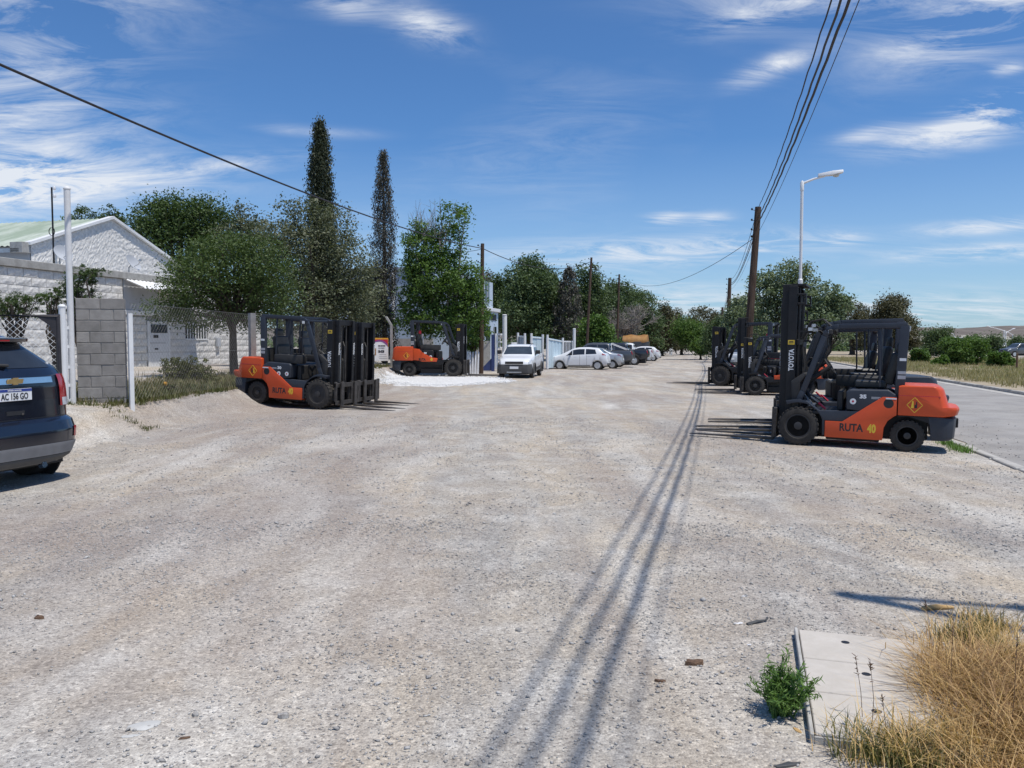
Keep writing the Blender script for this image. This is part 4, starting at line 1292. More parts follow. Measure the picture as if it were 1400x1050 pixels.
    # counterweight: orange shell with its own slate skirt
    def cw_shell(poly, wid, m, nm, round_x):
        k = MB()
        n = len(poly)
        ysn = [-1, -.96, -.86, -.6, 0, .6, .86, .96, 1]
        pull = [0.30, 0.19, 0.08, 0.015, 0, 0.015, 0.08, 0.19, 0.30]
        vs = []
        for yv, pu in zip(ysn, pull):
            for (x, z) in poly:
                q = max(0.0, min(1.0, (round_x - x) / 0.45))
                vs.append((x + pu * q * 0.62, yv * wid, z - (0.012 if abs(yv) == 1 and z > 1.0 else 0)))
        fs = []
        for i in range(len(ysn) - 1):
            for j in range(n):
                a, c = i * n + j, i * n + (j + 1) % n
                fs.append((a, c, c + n, a + n))
        fs += [tuple(range(n)), tuple(range(len(ysn) * n - 1, (len(ysn) - 1) * n - 1, -1))]
        return k.add(vs, fs).build(nm, m, root, bevel=0.018, seg=2)
    if big:
        up = [(-1.54, 0.60), (-1.54, 1.13), (-2.25, 1.13), (-2.36, 1.06), (-2.42, 0.66), (-2.30, 0.60)]
    else:
        up = [(-1.545, 0.605), (-1.545, 1.085), (-1.60, 1.10), (-2.14, 1.10), (-2.22, 1.05), (-2.31, 0.76), (-2.44, 0.77), (-2.46, 0.735), (-2.43, 0.63), (-2.30, 0.605)]
    cw = cw_shell(up, 0.62, SLm if slate_tail else OR, 'counterweight', -1.95)
    MB().box(-2.16, -1.56, -0.622, 0.622, 0.93, 0.937).build('seam', MT['redprint'] if not slate_tail else MT['slate'], cw)
    sk = [(-1.99, 0.60), (-2.30, 0.60), (-2.42, 0.585), (-2.40, 0.26), (-2.34, 0.215), (-2.06, 0.21), (-2.05, 0.36)] + [(-2.03, 0.46)]
    cw_shell(sk, 0.585, MT['slate'], 'skirt', -2.0)
    MB().prism([(-1.54, 0.60), (-1.99, 0.60), (-2.03, 0.46), (-1.99, 0.50), (-1.70, 0.59), (-1.56, 0.57)], -0.58, 0.58).build('wheel_arch', MT['mast'], root)
    MB().box(-2.46, -2.36, -0.06, 0.06, 0.40, 0.56).build('tow_bar', MT['mast'], root, bevel=0.01)
    for s in (1, -1):
        c0 = Vector((-1.79, s * 0.6225, 0.785))
        d = MB()
        q = [(0.115, 0), (0, 0.125), (-0.115, 0), (0, -0.125)]
        for i in range(4):
            a, c = q[i], q[(i + 1) % 4]
            d.bar((c0.x + a[0], c0.y, c0.z + a[1]), (c0.x + c[0], c0.y, c0.z + c[1]), 0.010, 0.004, up=(0, 1, 0))
        od = d.build('diamond_decal', MT['yellow'], cw)
        MB().box(-0.035 + c0.x, 0.0 + c0.x, *sorted((s * 0.622, s * 0.626)), 0.735, 0.79).box(c0.x - 0.035, c0.x - .02, *sorted((s * 0.622, s * 0.626)), 0.79, 0.84).build('decal_mark', MT['blackprint'], od)
        MB().prism([(c0.x + 0.055, .735), (c0.x + 0.012, .735), (c0.x + 0.018, .85), (c0.x + 0.038, .85)], *sorted((s * 0.622, s * 0.626))).build('decal_mark', MT['yellow'], od)
    # overhead guard
    g = MB()
    for s in (1, -1):
        fp = [(0.03, s * 0.50, 0.74), (-0.05, s * 0.50, 0.94), (-0.37, s * 0.50, 1.90), (-0.41, s * 0.50, 1.985), (-0.48, s * 0.50, 2.04), (-0.60, s * 0.50, 2.065), (-1.64, s * 0.50, 2.09)]
        for i in range(len(fp) - 1):
            w_ = 0.085 if i < 3 else 0.075
            g.bar(fp[i], fp[i + 1], 0.06, w_ + 0.01, up=(0, 0, 1))
        g.bar((-1.60, s * 0.50, 2.08), (-1.555, s * 0.50, 0.88), 0.07, 0.145, up=(1, 0, 0))
        g.bar((-1.24, s * 0.47, 2.05), (-1.26, s * 0.47, 1.05), 0.03, 0.035) if not big else None
    for k in range(8):
        x = -0.70 - 0.118 * k
        g.box(x - 0.014, x + 0.014, -0.47, 0.47, 2.055, 2.09)
    g.box(-0.52, -0.44, -0.5, 0.5, 1.99, 2.045).box(-1.66, -1.58, -0.5, 0.5, 2.03, 2.10)
    go = g.build('overhead_guard', SLm, root, bevel=0.012, seg=2)
    for s in (1, -1):
        l = MB().box(-1.66, -1.69, s * 0.40 - 0.05, s * 0.40 + 0.05, 2.0, 2.08).build('rear_lamp', MT['clearlens'], go)
        hl = MB().box(-0.50, -0.44, s * 0.60 - 0.06, s * 0.60 + 0.06, 1.93, 2.01).build('headlamp', MT['blackplastic'], go, bevel=.01)
        MB().box(-0.439, -0.435, s * 0.60 - 0.05, s * 0.60 + 0.05, 1.94, 2.0).build('lens', MT['clearlens'], hl)
        MB().box(-1.52 - .12, -1.52 - 0.02, *sorted((s * 0.536, s * 0.540)), 1.50, 1.545).build('decal', MT['whiteprint'], go)
        MB().box(-1.64, -1.52, *sorted((s * 0.536, s * 0.540)), 1.28, 1.33).build('decal', MT['greyprint'], go)
        MB().box(-1.64, -1.52, *sorted((s * 0.536, s * 0.540)), 1.20, 1.26).build('decal', MT['greyprint'], go)
    mr = MB().tube([(-0.54, 0.42, 2.0), (-0.41, 0.30, 1.86)], 0.01, 5).box(-0.42, -0.40, 0.16, 0.40, 1.74, 1.86)
    mr.build('mirror', MT['blackplastic'], go)
    # seat, wheel, levers
    st = MB().box(-1.36, -0.86, -0.25, 0.25, 1.02, 1.14).build('seat', MT['vinyl'], root, bevel=0.035, seg=3)
    MB().prism([(-1.30, 1.10), (-1.42, 1.62), (-1.49, 1.64), (-1.56, 1.58), (-1.46, 1.08)], -0.24, 0.24).build('backrest', MT['vinyl'], st, bevel=0.04, seg=3)
    for s in (1, -1):
        MB().box(-1.30, -1.0, *sorted((s * 0.27, s * 0.32)), 1.16, 1.21).build('armrest', MT['vinyl'], st, bevel=0.015)
    MB().tube([(-1.46, -0.2, 1.22), (-1.2, -0.24, 1.12), (-1.0, -0.26, 1.06)], 0.012, 5).build('seat_belt', MT['amber'] if big else MT['vinyl'], st)
    sc_ = MB().tube([(-0.02, 0, 1.05), (-0.42, 0, 1.34)], [0.055, 0.04], 10).build('steering_column', MT['blackplastic'], root)
    c0 = Vector((-0.44, 0, 1.36)); ax = Vector((-0.40, 0, 0.29)).normalized(); e1 = Vector((0, 1, 0)); e2 = ax.cross(e1)
    sw = MB().tube([c0 + e1 * 0.17 * math.cos(a) + e2 * 0.17 * math.sin(a) for a in np.linspace(0, 2 * math.pi, 21)], 0.014, 6, False)
    for a in (0.6, 2.5, 4.7):
        sw.bar(c0, c0 + e1 * 0.165 * math.cos(a) + e2 * 0.165 * math.sin(a), 0.02, 0.012)
    sw.build('steering_wheel', MT['blackplastic'], sc_)
    MB().box(-1.28, -0.52, -0.52, -0.30, 1.0, 1.20).build('console', MT['blackplastic'], root, bevel=0.03, seg=2)
    MB().box(-1.56, -1.50, -0.44, 0.44, 0.98, 1.34).build('rear_panel', MT['blackplastic'], root, bevel=0.02)
    MB().prism([(-1.47, 1.62), (-1.50, 1.80), (-1.56, 1.80), (-1.56, 1.60)], -0.14, 0.14).build('headrest', MT['vinyl'], st, bevel=0.025, seg=2)
    lv = MB()
    for k in range(4):
        y = -0.28 - 0.06 * k
        lv.tube([(-0.05, y, 1.18), (-0.20, y, 1.38)], 0.008, 5).lathe([(0.0, -.02), (0.018, -.01), (0.018, .02), (0.0, .03)], (-0.21, y, 1.39), 'z', 8)
    lv.build('lever', MT['blackplastic'], root)
    for y_ in (-0.09, 0.11):
        MB().box(-0.22, -0.12, y_ - .06, y_ + .06, 0.66, 0.69).tube([(-0.16, y_, 0.68), (0.0, y_, 0.86)], 0.012, 5).build('pedal', MT['galv'], root)
    pdl = None
    MB().tube([(-0.42, 0.40, 0.63), (-0.30, 0.40, 0.74)], 0.02, 6).build('brake_handle', MT['redprint'], root)
    # mast: outer and inner channels, cross heads, lift rams, chains, hoses
    mh = mast_h
    m = MB()
    yw = mastw
    for s in (1, -1):
        for (xa, xb, ya, yb, top) in ((0.10, 0.245, yw - 0.015, yw + 0.045, mh - 0.03), (0.10, 0.125, yw - 0.07, yw - 0.015, mh - 0.03), (0.22, 0.245, yw - 0.07, yw - 0.015, mh - 0.03)):
            m.box(xa, xb, *sorted((s * ya, s * yb)), 0.09, top)
    m.box(0.08, 0.26, -yw - 0.045, yw + 0.045, 0.12, 0.24).box(0.06, 0.10, -yw, yw, mh * 0.62, mh * 0.62 + 0.10).box(0.055, 0.10, -yw, yw, 1.0, 1.08)
    mo = m.build('mast', MT['mast'], root, bevel=0.006)
    i_ = MB()
    for s in (1, -1):
        ya, yb = yw - 0.105, yw - 0.045
        i_.box(0.17, 0.365, *sorted((s * (ya + .02), s * yb)), 0.14, mh)
        i_.box(0.17, 0.20, *sorted((s * (ya - .03), s * (ya + .02))), 0.14, mh).box(0.335, 0.365, *sorted((s * (ya - .03), s * (ya + .02))), 0.14, mh)
    i_.box(0.17, 0.31, -yw + .04, yw - .04, mh - 0.13, mh - 0.002).box(0.19, 0.25, -yw + 0.04, yw - .04, 0.25, 0.36)
    i_.build('inner_mast', MT['mast'], mo, bevel=0.006)
    for s in (1, -1):
        r_ = MB().tube([(0.085, s * (yw - 0.10), 0.15), (0.085, s * (yw - 0.10), mh * .92)], 0.034, 10).tube([(0.085, s * (yw - 0.10), mh * .92), (0.085, s * (yw - 0.10), mh - 0.06)], 0.022, 8)
        r_.build('lift_ram', MT['mast'], mo)
        MB().box(0.275, 0.285, s * 0.10 - 0.018, s * 0.10 + 0.018, 0.5, mh - 0.12).build('chain', MT['fork'], mo)
        MB().tube([(-0.10, s * 0.33, 0.72), (0.08, s * 0.36, 1.10)], 0.035, 8).build('tilt_ram', MT['mast'], mo)
    MB().tube([(0.26, 0.04, 0.55), (0.275, 0.05, 1.2), (0.27, 0.06, 1.45), (0.20, 0.10, 1.55), (0.12, 0.16, 1.50), (0.08, 0.18, 1.2), (0.09, 0.2, 0.8)], 0.016, 6).build('hose', MT['blackplastic'], mo)
    MB().tube([(0.27, -0.12, 0.6), (0.275, -0.13, 1.35), (0.22, -0.15, 1.47), (0.15, -0.17, 1.42), (0.12, -0.18, 0.9)], 0.012, 6).build('hose', MT['galv'], mo)
    if tall_bits:
        MB().box(-0.03, 0.20, -yw, yw, mh - 0.03, mh + 0.005).build('mast_head', MT['mast'], mo, bevel=0.004)
        for s in (1, -1):
            br = MB()
            br.box(-0.045, 0.10, *sorted((s * (yw - 0.05), s * (yw + 0.05))), mh - 0.20, mh - 0.165)
            br.box(-0.045, -0.02, *sorted((s * (yw - 0.02), s * (yw + 0.05))), mh - 0.33, mh - 0.19).box(-0.045, 0.10, *sorted((s * (yw - 0.05), s * (yw + 0.05))), mh - 0.36, mh - 0.325)
            br.box(0.03, 0.055, *sorted((s * (yw - 0.02), s * (yw + 0.048))), mh - 0.33, mh - 0.19)
            br.build('mast_bracket', MT['mast'], mo, bevel=0.004)
            MB().box(-0.10, 0.06, *sorted((s * (yw + 0.02), s * (yw + 0.06))), mh * .70, mh * .70 + .03).build('lamp_bracket', MT['mast'], mo)
        hs_ = MB()
        for k in range(4):
            y = -0.18 + 0.1 * k
            hs_.tube([(0.05, y, mh * .66), (-0.10, y, mh * .77), (-0.30, y, mh * .785), (-0.44, y, mh * .74), (-0.42, y * 1.4, mh * .58), (-0.12, y * 1.6, mh * .42)], 0.016, 6)
            hs_.tube([(0.06, y * 1.5, 0.5), (-0.05, y * 1.6, 1.1), (0.02, y * 1.4, 1.7)], 0.014, 6)
        hs_.build('hose', MT['blackplastic'], mo)
        wl = MB().box(-0.17, -0.10, yw - 0.02, yw + 0.14, 1.985, 2.04).box(-0.17, -0.10, -yw - .14, -yw + 0.02, 1.985, 2.04)
        wl.build('work_lamp', MT['clearlens'], mo)
    for s in (1, -1):
        rz = math.pi if s > 0 else 0
        # maker's word reads bottom to top on the outer face of the rail
        Mr = Matrix.Rotation(rz, 4, 'Z') @ Matrix.Rotation(math.pi / 2, 4, 'X') @ Matrix.Rotation(math.pi / 2, 4, 'Z')
        text('lettering', 'TOYOTA', 0.115, MT['whiteprint'], mo, (0.175 - s * 0.042, s * (yw + 0.047), 1.28 if tall_bits else 0.95), Mr.to_euler(), 0.80, 0.004)
        lb = MB().box(0.125, 0.235, *sorted((s * (yw + 0.045), s * (yw + 0.048))), 1.74, 1.82).build('warning_label', MT['yellow'], mo)
        MB().box(0.14, 0.22, *sorted((s * (yw + 0.048), s * (yw + 0.050))), 1.765, 1.775).box(0.145, 0.215, *sorted((s * (yw + 0.048), s * (yw + 0.050))), 1.785, 1.80).build('label_print', MT['blackprint'], lb)
        text('lettering', 'TOYOTA', 0.085, MT['whiteprint'], mo, (0.368, s * (yw - 0.075) + 0.03, 1.25), (Matrix.Rotation(math.pi / 2, 4, 'Z') @ Matrix.Rotation(math.pi / 2, 4, 'X') @ Matrix.Rotation(math.pi / 2, 4, 'Z')).to_euler(), 0.8, 0.003)
    # carriage, load frame, forks
    c = MB()
    cw_ = 0.53
    c.box(0.375, 0.425, -cw_, cw_, 0.10, 0.19).box(0.375, 0.425, -cw_, cw_, 0.50, 0.60)
    for y in (-cw_ + 0.03, -0.20, 0.20, cw_ - 0.03):
        c.box(0.372, 0.43, y - 0.03, y + 0.03, 0.10, 0.63)
    c.box(0.30, 0.375, -0.22, -0.14, 0.15, 0.58).box(0.30, 0.375, 0.14, 0.22, 0.15, 0.58)
    co = c.build('carriage', MT['fork'], mo, bevel=0.008)
    for s in (1, -1):
        y = s * (0.30 if not big else 0.36)
        fk = MB().prism([(0.432, 0.62), (0.475, 0.62), (0.478, 0.075), (1.75, 0.055), (1.95, 0.048), (1.95, 0.036), (0.445, 0.028), (0.432, 0.05)], y - 0.06, y + 0.06)
        fk.build('fork', MT['fork'], root, bevel=0.004)
    if big:
        ex = MB().tube([(-1.62, -0.30, 1.1), (-1.62, -0.30, 1.98), (-1.66, -0.30, 2.05), (-1.72, -0.30, 2.07)], 0.045, 10)
        ex.build('exhaust_pipe', MT['mast'], root)
        MB().box(-1.52, -1.45, 0.3, 0.42, 1.4, 1.75).box(-1.52, -1.46, -0.1, 0.3, 1.55, 1.62).build('rear_grab_bar', MT['redprint'], root)
        MB().tube([(-1.40, 0.38, 1.15), (-1.40, 0.38, 1.62)], 0.06, 10).build('canister', MT['greyprint'], root)
    return root


def heading(f):
    return math.atan2(f[1], f[0])


def at_wheels(px, py, ang, label, side, root, scale=1.0):
    """stand a truck so that its near-side front wheel touches the ground at a pixel"""
    p = GP(px, py)
    f = Vector((math.cos(ang), math.sin(ang), 0)); l = Vector((-f.y, f.x, 0))
    o = p - l * side * 0.52 * scale
    bk = o - f * 1.7 * scale
    zf, zr = H(o.x, o.y), H(bk.x, bk.y)
    root.location = (o.x, o.y, zf + 0.004)
    root.rotation_euler = (0, math.atan2(zr - zf, 1.7 * scale), ang)
    root.scale = (scale,) * 3
    if label: root['label'] = label
    return o


G_R = 'orange lift trucks parked side by side along the kerb'
G_L = 'pair of orange lift trucks parked on the left'
lift = lift_truck('nearest lift truck on the right, orange with slate cab frame and tall mast', G_R, 2.80, '35')
angR = math.pi - math.radians(26)
baseR = at_wheels(1091, 607.3, angR, None, 1, lift, 0.95)
lift2 = lift_truck('second lift truck from the front on the right, its tail slate instead of orange', G_R, 2.45, '30', slate_tail=True)
o2 = SN(baseR.dot(U) + 1.55, baseR.dot(N) + 0.14)
lift2.location = (o2.x, o2.y, H(o2.x, o2.y) + .004); lift2.rotation_euler = (0, 0, math.pi - math.radians(14))
index_children()
for (px, py, da, lb) in ((None, (3.25, 0.10), 0.02, 'third lift truck on the right, orange-tailed, mostly hidden behind the slate-tailed one'),):
    q = SN(baseR.dot(U) + py[0], baseR.dot(N) + py[1] + .16)
    place(lift, (q.x, q.y, H(q.x, q.y) + .004), math.pi - math.radians(14), lb, 1.0)
p = GP(1032, 540.5)
angC = math.pi - math.radians(14)
qc = Vector((p.x, p.y, 0)) - Vector((-math.sin(angC), math.cos(angC), 0)) * 0.52
MIDC = (qc.x, qc.y, H(qc.x, qc.y) + .004), angC, 'mid-distance right-hand lift truck whose front wheel shows left of the near mast', 0.97
qd = qc + U * 1.7 - N * 0.18
cD = place(lift, (qd.x, qd.y, H(qd.x, qd.y) + .004), angC - 0.03, 'mid-distance right-hand lift truck with the taller mast, behind the one whose wheel shows')
pe = GP(987, 527)
FARE = (pe.x + .2, pe.y + .3, H(pe.x, pe.y) + .004), math.pi - math.radians(30), 'farthest lift truck of the right-hand row, in front of the silver saloon', 1.0

liftL = lift_truck('nearest of the two left-hand lift trucks, two round stickers under its seat', G_L, 2.06, '30', tall_bits=False)
angL = math.radians(-19)
bl = at_wheels(437, 559.5, angL, None, -1, liftL, 1.03)
index_children()
liftL.location.z += 0.02
q = bl + Vector((-math.sin(angL), math.cos(angL), 0)) * 1.42 + Vector((math.cos(angL), math.sin(angL), 0)) * -0.20
place(liftL, (q.x, q.y, H(q.x, q.y) + .004), angL + 0.02, 'rear one of the two left-hand lift trucks, only its mast and forks clear').rotation_euler[1] = liftL.rotation_euler[1] * .8
big = lift_truck('large orange and black lift truck with exhaust stack, standing on the white gravel', None, 2.0, '50', tall_bits=False, big=True)
if 'group' in big: del big['group']
at_wheels(620, 516.5, math.radians(-6), None, -1, big, 1.22)
big.location.z += 0.05
index_children()
for args in (MIDC, FARE):
    c_ = place(big, *args); c_['group'] = G_R
    if args is FARE:                                # this one is black all over
        for ch in c_.children:
            if ch.type == 'MESH' and ch.data.materials[0] is MT['orange']:
                ch.material_slots[0].link = 'OBJECT'; ch.material_slots[0].material = MT['mast']
lift2.scale = (1.0,) * 3

# ------------------------------------------------------------------ road vehicles
def road_wheel(root, x, y, r, w, side, rim='alloy', spokes=10):
    wheel = empty('wheel', (x, y, r)); wheel.parent = root
    h = w / 2
    MB().lathe([(r * .64, -h * .9), (r * .80, -h), (r * .94, -h * .88), (r, -h * .6), (r, h * .6), (r * .94, h * .88), (r * .80, h), (r * .64, h * .9)], (0, 0, 0), 'y', 30).build('tyre', MT['tyre'], wheel)
    s = side
    R = MB().lathe([(r * .66, s * h * .92), (r * .62, s * h * .92), (r * .58, s * h * .2), (r * .60, -s * h * .5)], (0, 0, 0), 'y', 26)
    R.lathe([(r * .17, s * h * .35), (r * .17, s * h * .78), (r * .03, s * h * .86)], (0, 0, 0), 'y', 14)
    for k in range(spokes):
        a = 2 * math.pi * k / spokes
        R.bar((r * .12 * math.cos(a), s * h * .72, r * .12 * math.sin(a)), (r * .62 * math.cos(a), s * h * .82, r * .62 * math.sin(a)), r * .10, w * .09, up=(0, 1, 0))
    R.build('rim', MT[rim], wheel)
    MB().lathe([(r * .58, -.01), (r * .58, .01)], (0, s * h * .1, 0), 'y', 16).build('brake_disc', MT['mast'], wheel)
    return wheel


class Car:
    """body lofted along its length: x runs forward from the tail, y left, z up"""
    def __init__(s, top, belt, width, bot, axles, rw, roofcut=None):
        s.top, s.belt, s.width, s.bot, s.axles, s.rw = top, belt, width, bot, axles, rw
        s.L = top[-1][0]

    def sm(s, tab, x):
        a = np.array(tab)
        d = 0.05
        return float(np.mean([np.interp(x + k * d, a[:, 0], a[:, 1]) for k in (-1, -.5, 0, .5, 1)]))

    def sec(s, x):
        zt = s.sm(s.top, x); zb = s.sm(s.bot, x); w = s.sm(s.width, x)
        ze = min(s.sm(s.belt, x), zt - 0.03)
        arch = None
        for ax in s.axles:
            R = s.rw + 0.055
            if abs(x - ax) < R:
                arch = s.rw + math.sqrt(R * R - (x - ax) ** 2)
        z1 = zb + 0.10
        z3 = zb + (ze - zb) * 0.55
        lo = zb if arch is None else max(zb, arch)
        gh = zt - ze
        wt = w * 0.965 - max(0, gh - 0.1) * 0.36
        wt = min(wt, w * 0.94)
        P = [(0, zb), (w * .80, zb), (w * .97, max(z1, lo)), (w, max(z3, lo + 0.005)), (w * .985, max(ze - 0.05, lo + .01)), (w * .965, max(ze, lo + .015)),
             (wt, max(zt - 0.055, ze + 0.01)), (wt * .93, zt - 0.018), (wt * .55, zt - 0.003), (0, zt)]
        if arch is not None:
            P[1] = (w * .62, zb)
        return P

    def pt(s, x, t, side=1, off=0.0):
        P = s.sec(x)
        def at(P, t):
            i = max(0, min(int(t), len(P) - 2)); q = t - i
            return Vector((0, P[i][0] + (P[i + 1][0] - P[i][0]) * q, P[i][1] + (P[i + 1][1] - P[i][1]) * q))
        p = at(P, t); p.x = x
        if off:
            e = 0.02
            a = at(s.sec(x + e), t); a.x = x + e
            b_ = at(s.sec(x - e), t); b_.x = x - e
            t1, t0 = min(t + .1, 8.999), max(t - .1, 0)
            c = at(P, t1); c.x = x
            d = at(P, t0); d.x = x
            n = (a - b_).cross(c - d)
            if n.length > 1e-9:
                n.normalize()
                if n.y < 0 or (abs(n.y) < .1 and n.z < 0): n = -n
                if t > 6 and n.z < 0: n = -n
                p = p + n * off
        p.y *= side
        return p

    def body(s, name, m, root):
        xs_ = list(np.linspace(0, s.L, int(s.L / 0.045)))
        nP = 10
        vs, fs = [], []
        for x in xs_:
            P = s.sec(x)
            ring = [(x, y, z) for (y, z) in P] + [(x, -y, z) for (y, z) in P[-2:0:-1]]
            vs += ring
        n = 2 * nP - 2
        for i in range(len(xs_) - 1):
            for j in range(n):
                a, b_ = i * n + j, i * n + (j + 1) % n
                fs.append((a, b_, b_ + n, a + n))
        fs.append(tuple(range(n))); fs.append(tuple(range(len(xs_) * n - 1, (len(xs_) - 1) * n - 1, -1)))
        return MB().add(vs, fs).build(name, m, root, angle=50)

    def patch(s, x0, x1, t0, t1, off, m, name, parent, side=1, nx=8, nt=3, slant=0.0, both=False):
        """a thin shell following the body between stations and section parameters"""
        vs, fs = [], []
        b = MB()
        for j in range(nt + 1):
            for i in range(nx + 1):
                q = j / nt
                xa = x0 + (slant if slant > 0 else 0) * q; xb = x1 + (slant if slant < 0 else 0) * q
                vs.append(s.pt(xa + (xb - xa) * i / nx, t0 + (t1 - t0) * q, side, off))
        for j in range(nt):
            for i in range(nx):
                k = j * (nx + 1) + i
                fs.append((k, k + 1, k + nx + 2, k + nx + 1))
        b.add(vs, fs)
        if both:
            o_ = len(vs)
            vs2 = [Vector((v.x, -v.y, v.z)) for v in vs]
            b.add(vs2, [f[::-1] for f in fs])
        return b.build(name, m, parent)


def finish_car(root, car, body, yw, rim='alloy', w=0.19):
    for ax in car.axles:
        for s in (1, -1):
            road_wheel(root, ax, s * (yw - w / 2 - 0.015), car.rw, w, s, rim)
    MB().box(0.25, car.L - 0.3, -yw + 0.24, yw - 0.24, 0.18, 0.55).build('underbody', MT['mast'], root)


def hatchback(label, m, sedan=False):
    root = empty('parked_car', (0, 0, 0), 0, label, 'car')
    top = [(0, .50), (.03, .80), (.10, .98), (.22, 1.08), (.55, 1.37), (.75, 1.425), (1.3, 1.475), (1.9, 1.465), (2.25, 1.40), (3.02, 1.02), (3.3, .95), (3.7, .82), (3.9, .68), (3.97, .50)]
    belt = [(0, .60), (.1, 1.0), (.6, 1.02), (1.6, .96), (2.8, .90), (3.3, .86), (3.97, .6)]
    if sedan:
        top = [(0, .55), (.04, .86), (.12, 1.0), (.45, 1.05), (.75, 1.10), (1.35, 1.40), (1.9, 1.46), (2.4, 1.44), (2.75, 1.36), (3.4, 1.0), (3.8, .92), (4.2, .80), (4.42, .66), (4.48, .5)]
        belt = [(0, .6), (.1, .98), (.7, 1.0), (2.2, .95), (3.3, .90), (4.48, .6)]
    L = top[-1][0]
    width = [(0, .66), (.06, .76), (.25, .83), (.8, .86), (2.8, .86), (L - .5, .82), (L - .15, .72), (L, .58)]
    bot = [(0, .34), (.2, .26), (.6, .20), (L - .6, .18), (L - .1, .20), (L, .26)]
    ax = [.66, L - .84]
    car = Car(top, belt, width, bot, ax, .305)
    b = car.body('body', m, root)
    g = MT['glass']
    if not sedan:
        for (a, c, sl_) in ((0.72, 1.42, 0.10), (1.50, 2.26, 0)):
            for s in (1, -1):
                car.patch(a, c, 5.10, 5.86, .006, g, 'side_window', b, s, slant=sl_)
        for s in (1, -1):
            car.patch(2.30, 2.72, 5.10, 5.84, .006, g, 'side_window', b, s, slant=-.36)
        car.patch(2.36, 2.98, 7.2, 9.0, .006, MT['glassblue'], 'windscreen', b, both=True)
        car.patch(.24, .58, 7.1, 9.0, .006, g, 'rear_window', b, both=True)
        for s in (1, -1):
            car.patch(.10, .36, 4.3, 5.5, .012, MT['redlens'], 'tail_light', b, s, slant=.12)
    else:
        for (a, c, sl_) in ((1.05, 1.75, .24), (1.83, 2.62, 0)):
            for s in (1, -1):
                car.patch(a, c, 5.10, 5.86, .006, g, 'side_window', b, s, slant=sl_)
        for s in (1, -1):
            car.patch(2.66, 3.02, 5.10, 5.84, .006, g, 'side_window', b, s, slant=-.30)
        car.patch(2.80, 3.36, 7.2, 9.0, .006, MT['glassblue'], 'windscreen', b, both=True)
        car.patch(.80, 1.32, 7.1, 9.0, .006, g, 'rear_window', b, both=True)
        for s in (1, -1):
            car.patch(.06, .30, 4.1, 5.0, .012, MT['redlens'], 'tail_light', b, s)
    for s in (1, -1):
        car.patch(L - .52, L - .13, 5.0, 6.6, .010, MT['clearlens'], 'headlight', b, s, slant=-.05)
        car.patch(L - .16, L - .04, 2.2, 3.0, .012, MT['blackplastic'], 'fog_light', b, s)
        k = L - 1.62 if not sedan else L - 1.75
        mr = MB().box(k, k + .10, *sorted((s * .84, s * 1.0)), 1.0, 1.13).build('mirror', MT['blackplastic'], b, bevel=.03, seg=2)
        car.patch(k - .35, k - .20, 4.2, 4.45, .02, m, 'door_handle', b, s)
        car.patch(k - 1.25, k - 1.10, 4.2, 4.45, .02, m, 'door_handle', b, s)
        for xx_ in (k - .55, k + .22, k - 1.25 if sedan else k - 1.0):
            car.patch(xx_, xx_ + .012, 2.1, 5.0, .002, MT['blackprint'], 'door_gap', b, s, nx=1, nt=6)
        car.patch(.9, L - 1.2, 1.55, 2.1, .006, MT['bumper'], 'sill', b, s)
    MB().box(-.012, .03, -.70, .70, .30, .46).build('rear_bumper', MT['bumper'], b, bevel=.02)
    MB().box(L - .02, L + .012, -.42, .42, .34, .48).build('grille', MT['blackplastic'], b, bevel=.01)
    MB().box(L - .005, L + .02, -.2, .2, .50, .62).build('number_plate', MT['whiteprint'], b)
    MB().box(-.025, -.004, -.2, .2, .60, .73).build('number_plate', MT['whiteprint'], b)
    finish_car(root, car, b, .84)
    return root


